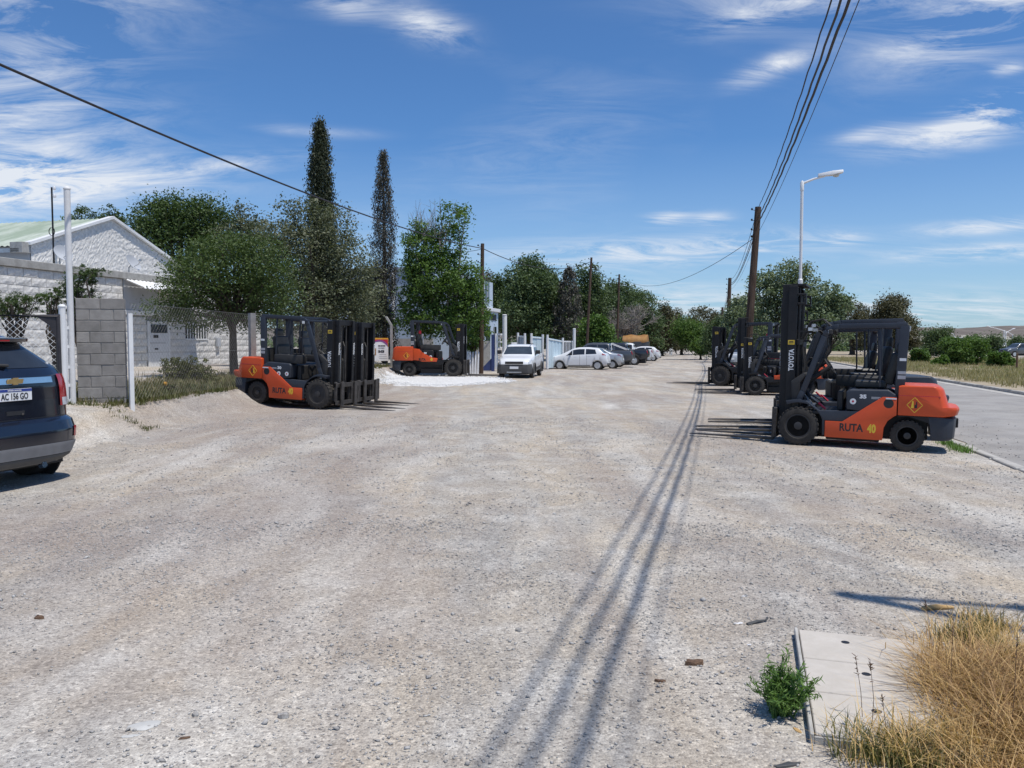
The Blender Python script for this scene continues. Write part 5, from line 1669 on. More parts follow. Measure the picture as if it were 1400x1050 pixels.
def pickup(label, m, small=False, rack=False, cab=None):
    root = empty('pickup_truck', (0, 0, 0), 0, label, 'pickup')
    if small:
        top = [(0, .60), (.02, 1.08), (.06, 1.14), (1.60, 1.14), (1.66, 1.40), (1.72, 1.52), (1.9, 1.565), (2.5, 1.57), (2.75, 1.52), (3.38, 1.06), (3.6, 1.01), (4.1, .92), (4.36, .80), (4.44, .52)]
        belt = [(0, .9), (.06, 1.12), (1.6, 1.10), (2.2, 1.02), (3.3, .97), (4.1, .85), (4.44, .6)]
        W_, rw, hb_ = .83, .31, .24
        ax = [.86, 3.60]
        cabx = (1.74, 2.44, 2.96, 2.80, 3.34)
    else:
        top = [(0, .75), (.02, 1.20), (.06, 1.25), (1.62, 1.25), (1.68, 1.58), (1.76, 1.74), (2.0, 1.80), (3.0, 1.81), (3.4, 1.76), (4.02, 1.28), (4.3, 1.22), (5.0, 1.10), (5.2, .98), (5.3, .6)]
        belt = [(0, 1.0), (.06, 1.22), (1.6, 1.20), (2.4, 1.18), (3.9, 1.14), (5.0, 1.0), (5.3, .7)]
        W_, rw, hb_ = .93, .375, .36
        ax = [1.10, 4.32]
        cabx = (1.80, 2.62, 3.56, 3.44, 3.98)
    L = top[-1][0]
    width = [(0, W_ - .06), (.06, W_ - .02), (.5, W_), (L - 1.0, W_), (L - .45, W_ - .04), (L - .12, W_ - .12), (L, W_ - .22)]
    bot = [(0, hb_ + .14), (.5, hb_ + .02), (L - .5, hb_), (L, hb_ + .06)]
    car = Car(top, belt, width, bot, ax, rw)
    b = car.body('body', m, root)
    g = MT['glass']
    a0, a1, a2, w0, w1 = cabx
    for s in (1, -1):
        if small:
            car.patch(a0 + .02, a0 + .20, 5.12, 5.84, .006, g, 'side_window', b, s, nx=3)
            car.patch(a1 - .42, a1 + .28, 5.12, 5.84, .006, g, 'side_window', b, s)
            car.patch(a1 + .32, a2 + .10, 5.12, 5.80, .006, g, 'side_window', b, s, slant=-.30)
        else:
            car.patch(a0, a1 - .05, 5.12, 5.84, .006, g, 'side_window', b, s)
            car.patch(a1 + .03, a2 - .16, 5.12, 5.84, .006, g, 'side_window', b, s)
            car.patch(a2 - .12, a2 + .20, 5.12, 5.8, .006, g, 'side_window', b, s, slant=-.28)
        car.patch(.02, .10, 3.6, 5.0, .014, MT['redlens'], 'tail_light', b, s, nx=3)
        car.patch(L - .46, L - .08, 4.6, 6.3, .012, MT['clearlens'], 'headlight', b, s)
        k = w0 + .22
        MB().box(k, k + .12, *sorted((s * (W_ - .02), s * (W_ + .20))), belt[-3][1] + .14, belt[-3][1] + .32).build('mirror', MT['blackplastic'], b, bevel=.03, seg=2)
        for xx_ in (a1 - .50 if small else a1, k + .28):
            car.patch(xx_, xx_ + .012, 2.1, 5.0, .002, MT['blackprint'], 'door_gap', b, s, nx=1, nt=6)
        car.patch(k - .9, k - .74, 4.3, 4.6, .02, MT['blackplastic'], 'door_handle', b, s)
        for q, ax_ in enumerate(ax):                       # flared arches
            fl_ = MB()
            pts = [Vector((ax_ + (rw + .075) * math.cos(t_), 0, rw + (rw + .075) * math.sin(t_))) for t_ in np.linspace(-.25, math.pi + .25, 16)]
            for i in range(15):
                fl_.bar(pts[i] + Vector((0, s * (W_ + .0), 0)), pts[i + 1] + Vector((0, s * (W_ + .0), 0)), .05, .085, up=(0, 1, 0))
            if small:
                fl_.build('arch_trim', MT['bumper'], b)
        if small:
            car.patch(1.2, L - 1.2, 1.6, 2.5, .012, MT['bumper'], 'sill', b, s)
    car.patch(w0 + .03, w1 - .02, 7.15, 9.0, .007, MT['glassblue'], 'windscreen', b, both=True)
    MB().box(.10, a0 - .2, -W_ + .10, W_ - .10, top[2][1] - .02, top[2][1] + .012).build('bed_opening', MT['blackplastic'], b)
    zz = top[3][1]
    MB().box(a0 - .145, a0 - .06, -W_ + .26, W_ - .26, zz + .10, zz + .34).build('rear_window', g, b)
    MB().box(-.10, .05, -W_ + .02, W_ - .02, hb_ + .04, hb_ + .24).build('rear_bumper', MT['galv'] if not small else MT['bumper'], b, bevel=.02)
    fb_ = MB().add([(L - .22, -W_ + .02, hb_ - .02), (L + .03, -W_ + .20, hb_ - .02), (L + .03, W_ - .20, hb_ - .02), (L - .22, W_ - .02, hb_ - .02),
                    (L - .20, -W_ + .02, hb_ + .42), (L + .045, -W_ + .22, hb_ + .40), (L + .045, W_ - .22, hb_ + .40), (L - .20, W_ - .02, hb_ + .42)],
                   [(0, 1, 2, 3), (7, 6, 5, 4), (0, 4, 5, 1), (1, 5, 6, 2), (2, 6, 7, 3), (3, 7, 4, 0)]).build('front_bumper', MT['bumper'], b, bevel=.03, seg=2)
    MB().box(L + .03, L + .06, -.42, .42, hb_ + .42, hb_ + .54).build('grille', MT['blackplastic'], b, bevel=.01)
    MB().box(L + .045, L + .065, -.2, .2, hb_ + .20, hb_ + .31).build('number_plate', MT['whiteprint'], fb_)
    MB().box(L + .03, L + .055, -.34, .34, hb_ + .02, hb_ + .07).build('skid_plate', MT['galv'], fb_)
    for s in (1, -1):
        MB().lathe([(0, 0), (.07, 0), (.07, .02), (0, .03)], (L + .0, s * .52, hb_ + .16), 'x', 12).build('fog_light', MT['blackplastic'], fb_)
        if small:
            MB().box(1.9, 2.9, *sorted((s * (W_ - .30), s * (W_ - .27))), 1.58, 1.61).build('roof_rail', MT['blackplastic'], b)
    if rack:
        r_ = MB()
        for s in (1, -1):
            r_.tube([(a0 - .25, s * (W_ - .15), zz), (a0 - .20, s * (W_ - .22), zz + .52)], .03, 6).tube([(a0 - .20, s * (W_ - .22), zz + .46), (.45, s * (W_ - .15), zz + .02)], .03, 6)
        r_.tube([(a0 - .20, -W_ + .22, zz + .5), (a0 - .20, W_ - .22, zz + .5)], .03, 6)
        r_.build('roll_bar', MT['whitepaint'], b)
    finish_car(root, car, b, W_, w=.20)
    return root


# ---- the navy car at the left edge: built from stacked plan outlines so that its tail is rounded
def suv():
    root = empty('parked_car', (0, 0, 0), 0, 'dark navy car cut off at the left edge, seen from behind, plate AC 156 GO', 'car')
    lv = [  # z, tail x, front x, half width, tail corner exponent
        (.24, -.06, 3.9, .74, 3.2), (.30, -.01, 4.0, .82, 3.4), (.44, 0.015, 4.1, .865, 3.6), (.60, 0.01, 4.12, .885, 3.6), (.70, -.02, 4.1, .885, 3.4), (.74, -.09, 4.1, .88, 3.3),
        (.95, -.10, 4.05, .88, 3.2), (1.08, -.10, 3.9, .875, 3.1), (1.20, -.115, 3.5, .86, 3.0), (1.27, -.15, 3.0, .835, 2.9), (1.31, -.18, 2.75, .81, 2.9), (1.45, -.27, 2.5, .63, 2.9),
        (1.56, -.36, 2.3, .49, 3.0), (1.60, -.40, 2.2, .46, 3.0), (1.655, -.50, 2.0, .40, 3.0), (1.67, -.7, 1.6, .25, 2.4)]
    za = np.array(lv)

    def S(z, ang, off=0.0):
        """point on the shell: ang from -90 (right flank) over 0 (tail) to 90 (left)"""
        r, fx, w, e = [float(np.interp(z, za[:, 0], za[:, k])) for k in (1, 2, 3, 4)]
        depth = 0.42
        c, s_ = math.cos(ang), math.sin(ang)
        x = r - depth + depth * (abs(c) ** (2 / e)) if abs(ang) <= math.pi / 2 else 0
        y = w * math.copysign(abs(s_) ** (2 / e), s_)
        p = Vector((x, y, z))
        if off:
            n = Vector((math.cos(ang), math.sin(ang), 0.15)).normalized()
            p += n * off
        return p
    # here local +x points out of the tail, y to the car's left as seen from behind it is mirrored below
    angs = np.linspace(-math.pi / 2, math.pi / 2, 141)
    vs, fs = [], []
    zs = np.unique(np.concatenate([za[:, 0], np.linspace(.24, 1.66, 40)]))
    for z in zs:
        fx = float(np.interp(z, za[:, 0], za[:, 2])); w = float(np.interp(z, za[:, 0], za[:, 3]))
        for a in angs:
            vs.append(S(z, a))
        vs.append(Vector((-fx, w * .9, z))); vs.append(Vector((-fx - .05, 0, z))); vs.append(Vector((-fx, -w * .9, z)))
    n = len(angs) + 3
    for i in range(len(zs) - 1):
        for j in range(n):
            a, b_ = i * n + j, i * n + (j + 1) % n
            fs.append((a, b_, b_ + n, a + n))
    fs.append(tuple(range(n - 1, -1, -1))); fs.append(tuple(range((len(zs) - 1) * n, len(zs) * n)))
    body = MB().add(vs, fs).build('body', MT['navy'], root, angle=40)

    def patch(z0, z1, a0, a1, off, m, name, parent=body, nz=6, na=14, sl0=0.0, sl1=0.0, thick=0.0):
        vs, fs = [], []
        for j in range(nz + 1):
            q = j / nz
            for i in range(na + 1):
                aa = a0 + sl0 * q; ab = a1 + sl1 * q
                vs.append(S(z0 + (z1 - z0) * q, math.radians(aa + (ab - aa) * i / na), off))
        for j in range(nz):
            for i in range(na):
                k = j * (na + 1) + i
                fs.append((k, k + 1, k + na + 2, k + na + 1))
        return MB().add(vs, fs).build(name, m, parent)

    patch(1.30, 1.565, -36, 36, .006, MT['glass'], 'rear_window')
    patch(.745, .752, -46, 46, .003, MT['blackprint'], 'tailgate_gap', nz=1)
    for sg in (-1, 1):
        tl = patch(.86, 1.22, sg * 33, sg * 68, .018, MT['redlens'], 'tail_light', sl0=sg * 2, sl1=-sg * 5)
        patch(.862, .95, sg * 37, sg * 66, .021, MT['clearlens'], 'reversing_light', tl)
        patch(.50, .62, sg * 44, sg * 56, .012, MT['redlens'], 'reflector')
        patch(.28, 1.2, sg * 31, sg * 31.6, .002, MT['blackprint'], 'panel_gap')
    patch(1.13, 1.195, -25, 25, .022, MT['chrome'], 'chrome_bar', nz=3)
    patch(.33, .46, -52, 52, .012, MT['skid'], 'skid_plate')
    patch(.245, .325, -60, 60, .006, MT['bumper'], 'bumper_lip')
    # spoiler
    sp = MB()
    L_ = []
    for q in np.linspace(-.42, .42, 17):
        x = -.31 - .10 * abs(q / .42) ** 3
        L_.append((q, x))
    v1 = [(x - .30, q, 1.645) for q, x in L_] + [(x + .06, q, 1.625) for q, x in L_] + [(x + .05, q, 1.585) for q, x in L_] + [(x - .22, q, 1.57) for q, x in L_]
    k = len(L_)
    f1_ = []
    for r in range(4):
        for i in range(k - 1):
            a, b_ = r * k + i, ((r + 1) % 4) * k + i
            f1_.append((a, a + 1, b_ + 1, b_))
    f1_ += [(0, k, 2 * k, 3 * k), (k - 1, 4 * k - 1, 3 * k - 1, 2 * k - 1)]
    spo = sp.add(v1, f1_).build('spoiler', MT['navy'], body, bevel=.008, seg=2)
    MB().box(-.28, -.255, -.10, .10, 1.592, 1.606).build('brake_light', MT['redlens'], spo)
    # emblem (a flat cross-shaped badge), plate, handle recess, wiper
    xb = S(1.16, 0, .022).x
    em = MB()
    outl = [(-.10, .008), (-.085, .026), (-.032, .026), (-.028, .038), (.038, .038), (.032, .026), (.10, .026), (.095, -.008), (.085, -.026), (.032, -.026), (.028, -.038), (-.038, -.038), (-.032, -.026), (-.10, -.026)]
    nE = len(outl)
    em.add([(xb + .004, y, 1.163 + z) for y, z in outl] + [(xb + .014, y * .95, 1.163 + z * .9) for y, z in outl],
           [tuple(range(nE)), tuple(range(2 * nE - 1, nE - 1, -1))] + [(i, (i + 1) % nE, (i + 1) % nE + nE, i + nE) for i in range(nE)])
    em.build('badge', MT['gold'], body)
    xp = S(1.03, 0).x + .012
    pl = MB().box(xp, xp + .008, -.20, .20, .955, 1.085).build('number_plate', MT['whiteprint'], body, bevel=.003)
    MB().box(xp + .009, xp + .0105, -.197, .197, 1.053, 1.083).build('plate_band', MT['blueprint'], pl)
    text('lettering', 'AC 156 GO', .094, MT['blackprint'], pl, (xp + .0095, -.178, .972), (math.pi / 2, 0, math.pi / 2), .70, .0018)
    text('lettering', 'REPUBLICA ARGENTINA', .017, MT['whiteprint'], pl, (xp + .0112, -.10, 1.061), (math.pi / 2, 0, math.pi / 2), .9, .0004)
    xh = S(.82, 0).x
    MB().box(xh - .02, xh + .004, -.11, .11, .80, .845).build('handle_recess', MT['blackprint'], body)
    MB().box(xh + .002, xh + .012, .07, .09, .80, .815).build('lock', MT['chrome'], body)
    xw = S(1.33, 0, .02).x
    MB().bar((xw + .02, -.02, 1.33), (xw - .05, -.34, 1.36), .05, .03).build('wiper', MT['blackplastic'], body, bevel=.008)
    MB().box(S(1.30, .9).x - .02, S(1.30, .9).x + .01, .585, .612, 1.30, 1.36).build('sticker', MT['whiteprint'], body)
    MB().tube([(-.04, .30, .23), (-.10, .30, .22)], .035, 10).build('exhaust_tip', MT['chrome'], body)
    MB().box(-3.9, -.2, -.70, .70, .2, .5).build('underbody', MT['mast'], body)
    for x in (-.80, -3.35):
        for s in (1, -1):
            road_wheel(root, x, s * .79, .345, .22, s)
    return root


sv = suv()
pp = WP(30, 543, 8.4)
sv.rotation_euler = (0, 0, -math.radians(14.53) - math.radians(1.5))
sv.location = (pp.x, pp.y, 0.035)
# hide the flank above the wheels with dark arches
for x in (-.80, -3.35):
    for s in (1, -1):
        a_ = MB().lathe([(.36, -.01), (.43, -.01), (.43, .014), (.36, .014)], (x, s * .868, .345), 'y', 28)
        a_.build('wheel_arch', MT['blackplastic'], [c for c in sv.children if c.name.startswith('body')][0])

# ---- the others
index_children()
strada = pickup('small white pickup with grey plastic bumper facing the camera in mid lot', MT['carwhite'], small=True)
fdir_ = Vector((-0.155, -0.988, 0))
pc = WP(703, 500, 36.2)
strada.rotation_euler = (0, 0, heading(fdir_))
o_ = Vector((pc.x, pc.y, 0)) - fdir_ * 4.44
strada.location = (o_.x, o_.y, H(o_.x, o_.y) + .004)

h1 = hatchback('white hatchback parked nose to the pale blue gates, nearest of the parked row', MT['carwhite'])
nf = Vector((-N.x, -N.y, 0)); hang = heading(nf)


def park(root, px, D, L_tail, ang=hang, dz=.004):
    """tail at a pixel column and distance"""
    p = WP(px, 500, D)
    root.rotation_euler = (0, 0, ang)
    root.location = (p.x, p.y, H(p.x, p.y) + dz)


park(h1, 833, 51.4, 0)
h2 = hatchback('silver saloon parked just behind the white hatchback, its red tail light showing', MT['carsilver'], sedan=True)
park(h2, 852, 54.6, 0)
p1 = pickup('dark grey double-cab pickup with a white roll bar, behind the silver saloon', MT['cargrey'], rack=True)
park(p1, 866.5, 58.6, 0)
p2 = pickup('black pickup bed truck beyond the dark grey double-cab, its pale rear wheel showing', MT['cardark'])
park(p2, 887, 64.5, 0)
p3 = pickup('white pickup beyond the black one, only its cab and tail showing', MT['carwhite'])
park(p3, 893, 70.5, 0)
index_children()
h3 = copy_tree(h1); h3['label'] = 'small white hatchback far down the parked row, beyond the white pickup'
park(h3, 903, 79, 0)
h4 = copy_tree(h2); h4['label'] = 'silver saloon seen from behind, half hidden by the farthest right-hand lift truck'
park(h4, 1000, 56, 0, heading(U))
h5 = copy_tree(h1); h5['label'] = 'white car far across the road, between the green shrubs'
park(h5, 1353, 118, 0, heading(N))
p4 = copy_tree(p1); p4['label'] = 'grey pickup far across the road at the right edge of the photo'
park(p4, 1420, 104, 0, heading(-N) + .4)
# orange tarpaulin load in the far row
p = WP(869, 486, 84)
tp = MB()
kk = 14
prof_ = [(math.cos(math.pi * i / kk) * 0.95, 1.9 + math.sin(math.pi * i / kk) * 0.75) for i in range(kk + 1)]
vs, fs = [], []
for j in range(7):
    for (y, z) in prof_:
        vs.append((-1.3 + 2.6 * j / 6, y * 1.05 + .05 * math.sin(j * 2), z + .07 * math.sin(j * 1.9 + y * 3)))
for j in range(6):
    for i in range(kk):
        a = j * (kk + 1) + i
        fs.append((a, a + 1, a + kk + 2, a + kk + 1))
fs += [tuple(range(kk + 1)), tuple(range(7 * (kk + 1) - 1, 6 * (kk + 1) - 1, -1))]
tr_ = empty('trailer', (p.x, p.y, H(p.x, p.y)), hang, 'trailer under a rust-orange tarpaulin in the far parked row', 'trailer')
tp.add(vs, fs).build('tarpaulin', MT['tarp'], tr_)
MB().box(-1.4, 1.4, -1.0, 1.0, .75, 1.95).build('bed', MT['cargrey'], tr_, bevel=.02)
for x in (-.7, .7):
    for s in (1, -1):
        road_wheel(tr_, x, s * .85, .4, .22, s, 'rimblack', 6)
# long white-roofed truck behind the shrubs across the road
p = WP(1300, 486, 128)
bt = empty('parked_truck', (p.x, p.y, -0.2), heading(N), 'white-roofed lorry half hidden by the shrubs across the road', 'truck')
MB().box(-2.6, 1.5, -1.2, 1.2, .9, 2.75).build('box_body', MT['cargrey'], bt, bevel=.05)
MB().box(-2.65, 1.55, -1.25, 1.25, 2.752, 2.88).build('roof', MT['carwhite'], bt, bevel=.03)
cb = MB().prism([(1.6, .7), (1.6, 2.5), (2.6, 2.45), (2.95, 1.6), (3.0, .7)], -1.1, 1.1).build('cab', MT['carwhite'], bt, bevel=.05)
MB().prism([(2.655, 2.3), (2.93, 1.65), (2.96, 1.65), (2.69, 2.3)], -.95, .95).build('windscreen', MT['glass'], cb)
for x in (-1.7, 2.2):
    for s in (1, -1):
        road_wheel(bt, x, s * 1.0, .5, .28, s, 'rimblack', 6)
# ------------------------------------------------------------------ vegetation
def leaves(name, P, size, m, parent, seed, aspect=0.55, up=0.35, svar=0.35, droop=0.0, axis=None):
    """one rhombic leaf blade per point"""
    r = np.random.default_rng(seed)
    k = len(P)
    nrm = r.normal(0, 1, (k, 3)); nrm[:, 2] = np.abs(nrm[:, 2]) + up
    nrm /= np.linalg.norm(nrm, axis=1)[:, None]
    d = r.normal(0, 1, (k, 3)) if axis is None else axis + r.normal(0, 0.35, (k, 3))
    d[:, 2] -= droop
    d -= nrm * (d * nrm).sum(1)[:, None]
    d /= np.linalg.norm(d, axis=1)[:, None] + 1e-9
    sd = np.cross(nrm, d)
    L = (size * (1 + r.uniform(-svar, svar, k)))[:, None]
    w = L * aspect / 2
    v = np.stack([P - d * L * .5, P + sd * w + nrm * L * .06, P + d * L * .5, P - sd * w + nrm * L * .06], 1).reshape(-1, 3)
    f = (np.arange(k) * 4)[:, None] + np.array([[0, 1, 2, 3]])
    return np_mesh(name, v, f, m, parent)


def crown_pts(blobs, n, seed, clump=0.22, per=26, fill=0.55):
    """leaf points gathered in twig-sized clumps through the outer part of each lobe"""
    r = np.random.default_rng(seed)
    B = np.array(blobs, float)
    vol = (B[:, 3] * B[:, 4] * B[:, 5]) ** 0.75
    nc = max(4, n // per)
    idx = r.choice(len(B), nc, p=vol / vol.sum())
    d = r.normal(0, 1, (nc, 3)); d /= np.linalg.norm(d, axis=1)[:, None]
    rad = fill + (1.06 - fill) * r.uniform(0, 1, nc) ** 0.7
    c = B[idx, :3] + d * B[idx, 3:6] * rad[:, None]
    mean = B[:, 3:6].mean()
    sg = clump * r.uniform(0.55, 1.35, nc) * np.minimum(1.0, mean)
    cnt = r.poisson(per, nc)
    rep = np.repeat(np.arange(nc), cnt)
    P = c[rep] + r.normal(0, 1, (len(rep), 3)) * sg[rep][:, None] * np.array([1, 1, 0.75])
    return P, c


def limb_mesh(name, base, tips, r0, m, parent, seed, fork_z=None, lean=(0, 0)):
    r = random.Random(seed)
    b = MB()
    fz = fork_z
    tx, ty = lean
    trunk = [Vector((0, 0, -0.25)), Vector((tx * .3 + r.uniform(-.03, .03), ty * .3, fz * .4)), Vector((tx, ty, fz))]
    b.tube(trunk, [r0 * 1.25, r0, r0 * .8], 9)
    for k in range(7):                               # root flare
        a = k * 0.9
        b.tube([(0, 0, 0.25), (math.cos(a) * r0 * 1.9, math.sin(a) * r0 * 1.9, -0.08)], [r0 * .5, r0 * .22], 5)
    for t in tips:
        t = Vector(t)
        s0 = trunk[2] if r.random() < .75 else trunk[1] + (trunk[2] - trunk[1]) * r.uniform(.4, 1)
        midp = s0 + (t - s0) * 0.5 + Vector((r.uniform(-.2, .2), r.uniform(-.2, .2), r.uniform(-.05, .3))) * min(1, (t - s0).length * .35)
        q = r0 * r.uniform(.32, .55)
        b.tube([s0, s0 + (midp - s0) * .5 + Vector((r.uniform(-.05, .05),) * 3), midp, midp + (t - midp) * .6 + Vector((r.uniform(-.12, .12), r.uniform(-.12, .12), .05)), t], [q, q * .8, q * .6, q * .4, q * .15], 6)
    return b.build(name, m, parent)


def tree(label, x, y, blobs, n, size, lm, r0=0.14, fork=1.6, seed=1, clump=.22, per=26, fill=.5, aspect=.55, bark='bark', lean=(0, 0), name='tree', group=None, cat='tree', ntips=26, z0=None, droop=0.0):
    """blobs: (dx, dy, z, rx, ry, rz) about the foot"""
    z = H(x, y) if z0 is None else z0
    root = empty(name, (x, y, z), 0, label, cat, group)
    P, c = crown_pts(blobs, n, seed, clump, per, fill)
    rs = np.random.default_rng(seed + 5)
    tips = [tuple(t) for t in c[rs.choice(len(c), min(ntips, len(c)), replace=False)]]
    limb_mesh('trunk', root, tips, r0, MT[bark], root, seed, fork, lean)
    leaves('crown', P, size, MT[lm], root, seed + 1, aspect, droop=droop)
    return root


def cyp_pts(h0, h1, prof, n, seed, clump=.12, per=22):
    r = np.random.default_rng(seed)
    nc = n // per
    q = r.uniform(0, 1, nc)
    R = np.interp(q, [p[0] for p in prof], [p[1] for p in prof])
    a = r.uniform(0, 2 * np.pi, nc)
    rad = R * (0.45 + 0.6 * r.uniform(0, 1, nc) ** .6) * (1 + .22 * np.sin(a * 3 + q * 30))
    c = np.stack([np.cos(a) * rad, np.sin(a) * rad, h0 + (h1 - h0) * q], -1)
    rep = np.repeat(np.arange(nc), r.poisson(per, nc))
    return c[rep] + r.normal(0, clump, (len(rep), 3)) * np.array([.8, .8, 1.5])


def cypress(label, x, y, h, prof, n, lm, size, seed, group=None, h0=0.3):
    root = empty('cypress_tree', (x, y, H(x, y)), 0, label, 'tree', group)
    MB().tube([(0, 0, -.2), (0.02, 0, h * .5), (0, 0, h * .96)], [.16, .10, .02], 8).build('trunk', MT['bark'], root)
    P = cyp_pts(h0, h, prof, n, seed)
    ax = np.zeros_like(P); ax[:, 2] = 1.0
    leaves('crown', P, size, MT[lm], root, seed + 1, .42, up=0.0, axis=ax)
    return root


def pos(px, D):
    p = WP(px, 480, D)
    return p.x, p.y


def bl(px, py, D, x0, y0, rx, rz, z0, ry=None, dy=0.0):
    """a crown lobe seen at a pixel, for a tree standing at (x0, y0, z0)"""
    p = WP(px, py, D)
    return (p.x - x0, p.y - y0 + dy, p.z - z0, rx, rx if ry is None else ry, rz)


# acacia with a bare trunk in front of the annex
x, y = pos(320, 23.5); z = H(x, y)
D = 23.5
B = [bl(300, 372, D, x, y, 1.45, .85, z), bl(262, 400, D, x, y, 1.0, .6, z), bl(345, 360, D, x, y, 1.2, .85, z), bl(305, 345, D, x, y, 1.1, .55, z), bl(238, 428, D, x, y, .75, .32, z, dy=-.5),
     bl(375, 400, D, x, y, .9, .9, z), bl(330, 405, D, x, y, 1.3, .7, z, dy=.4), bl(275, 430, D, x, y, .9, .42, z, dy=-.3), bl(310, 436, D, x, y, .8, .35, z, dy=.3), bl(285, 385, D, x, y, 1.0, .8, z, dy=-.9), bl(355, 432, D, x, y, .8, .4, z)]
tree('round-headed acacia with a bare dark trunk in front of the whitewashed annex', x, y, B, 34000, .085, 'l_acacia', .115, 1.75, 21, .17, 24, .45, .42, lean=(-.02, 0), ntips=40)

# dark broad tree behind the gable
x, y = pos(250, 47); z = .5; D = 47
B = [bl(250, 310, D, x, y, 2.3, 1.5, z), bl(215, 305, D, x, y, 1.4, 1.1, z), bl(285, 305, D, x, y, 1.5, 1.1, z), bl(245, 345, D, x, y, 2.6, 1.9, z), bl(205, 330, D, x, y, 1.2, 1.2, z), bl(300, 330, D, x, y, 1.3, 1.3, z), bl(240, 292, D, x, y, 1.6, .7, z)]
tree('broad dark green tree behind the gabled hall', x, y, B, 26000, .17, 'l_dark', .25, 2.5, 31, .34, 24, .5)
for (px, py, D, w, sd, lb) in ((122, 298, 60, .8, 41, 'small tree top peeping over the ridge of the gabled hall, left one'), (155, 298, 62, .55, 42, 'small pointed tree top just right of the gable peak')):
    x, y = pos(px, D); zz = WP(px, py, D).z
    tree(lb, x, y, [(0, 0, zz - .7, w * 1.3, w, .9), (w, .3, zz - 1.0, w * .9, w, .6), (-w * .9, 0, zz - 1.1, w, w, .6)], 2600, .16, 'l_dark', .14, 4.5, sd, .22, 20, .4)
# silvery trees wrapped round the tall cypress
x, y = pos(432, 30); z = H(x, y); D = 30
B = [bl(430, 350, D, x, y, 1.7, 1.3, z), bl(390, 375, D, x, y, 1.2, 1.4, z), bl(470, 365, D, x, y, 1.1, 1.3, z), bl(430, 410, D, x, y, 2.0, 1.2, z), bl(485, 405, D, x, y, 1.0, 1.0, z), bl(380, 320, D, x, y, .9, .6, z),
     bl(395, 285, D, x, y, .55, .28, z), bl(420, 300, D, x, y, .75, .8, z), bl(455, 310, D, x, y, .8, .9, z), bl(498, 390, D, x, y, .6, .9, z), bl(470, 430, D, x, y, 1.1, .6, z), bl(405, 440, D, x, y, 1.2, .6, z)]
tree('grey-green silvery tree grown round the foot of the tallest cypress', x, y, B, 36000, .105, 'l_silver', .16, 1.6, 51, .2, 22, .4, .5, ntips=40)
x, y = pos(345, 33); z = H(x, y); D = 33
B = [bl(330, 300, D, x, y, .45, .75, z), bl(350, 315, D, x, y, .8, .6, z), bl(328, 285, D, x, y, .22, .4, z), bl(360, 340, D, x, y, 1.1, .9, z), bl(310, 325, D, x, y, .6, .6, z)]
tree('thin pale-leaved sapling rising behind the acacia crown', x, y, B, 6500, .11, 'l_silver', .09, 2.0, 53, .18, 18, .35, .5)
# cypresses
x, y = pos(441, 31.6)
cypress('tallest dark cypress, pointed, on the left', x, y, WP(441, 159, 31.6).z - H(x, y) - .38, [(0, .66), (.3, .58), (.55, .46), (.72, .40), (.88, .28), (.96, .15), (1, .03)], 38000, 'l_cypress', .105, 61)
x, y = pos(526, 41)
cypress('second thinner half-dry cypress right of the tallest one', x, y, WP(528, 204, 41).z - H(x, y) - .3, [(0, .62), (.3, .64), (.6, .52), (.75, .42), (.88, .30), (.95, .16), (1, .05)], 19000, 'l_drycypress', .105, 63)
# leafy tree over the large lift truck
x, y = pos(618, 40); z = H(x, y); D = 40
B = [bl(575, 345, D, x, y, 1.0, 1.2, z), bl(590, 380, D, x, y, 1.5, 1.5, z), bl(565, 400, D, x, y, .8, 1.2, z), bl(620, 400, D, x, y, 1.4, 1.5, z), bl(600, 440, D, x, y, 1.5, 1.0, z), bl(640, 385, D, x, y, .75, 1.2, z), bl(645, 425, D, x, y, .8, .9, z),
     bl(622, 300, D, x, y, .8, .9, z), bl(610, 335, D, x, y, .9, 1.0, z), bl(560, 430, D, x, y, .7, .9, z), bl(575, 318, D, x, y, .6, .5, z), bl(630, 460, D, x, y, .8, .5, z)]
tree('leafy green tree with bare twigs at its top, over the large lift truck', x, y, B, 29000, .15, 'l_green', .16, 2.2, 71, .19, 40, .42, .5, bark='barkgrey', ntips=44)
# its dead top branches
tw = MB()
rb = random.Random(5)
for k in range(46):
    a = WP(rb.uniform(560, 615), rb.uniform(320, 345), 40 + rb.uniform(-.8, .8))
    e = WP(a.x / 40 * F + 700 + rb.uniform(-16, 20), rb.uniform(268, 318), 40 + rb.uniform(-1, 1))
    mdl = (a + e) / 2 + Vector((rb.uniform(-.15, .15), 0, rb.uniform(-.1, .1)))
    tw.tube([a, mdl, e], [.022, .012, .004], 4, False)
    for _ in range(3):
        q = a + (e - a) * rb.uniform(.3, .9)
        tw.tube([q, q + Vector((rb.uniform(-.4, .4), rb.uniform(-.2, .2), rb.uniform(.1, .5)))], [.009, .003], 3, False)
troot = [o for o in bpy.data.objects if o.get('label', '').startswith('leafy green tree with bare')][0]
o = tw.build('dead_branches', MT['barkgrey'], troot); o.location = -troot.location
# low fresh shrub by the pole
x, y = pos(648, 42.5); z = H(x, y); D = 42.5
tree('young bright green tree at the foot of the brown utility pole', x, y, [bl(648, 450, D, x, y, .85, .75, z), bl(640, 468, D, x, y, .7, .5, z), bl(655, 432, D, x, y, .6, .5, z)], 7000, .12, 'l_bright', .07, 1.0, 73, .2, 22, .4)
# thick pale trees just left of the blue shed
x, y = pos(505, 41); z = H(x, y); D = 41
tree('grey-green small tree between the two cypresses', x, y, [bl(502, 410, D, x, y, .9, 1.0, z), bl(512, 375, D, x, y, .5, .6, z), bl(498, 445, D, x, y, 1.0, .8, z), bl(520, 430, D, x, y, .6, .9, z)], 9000, .13, 'l_silver', .09, 1.6, 75, .2, 22, .4)

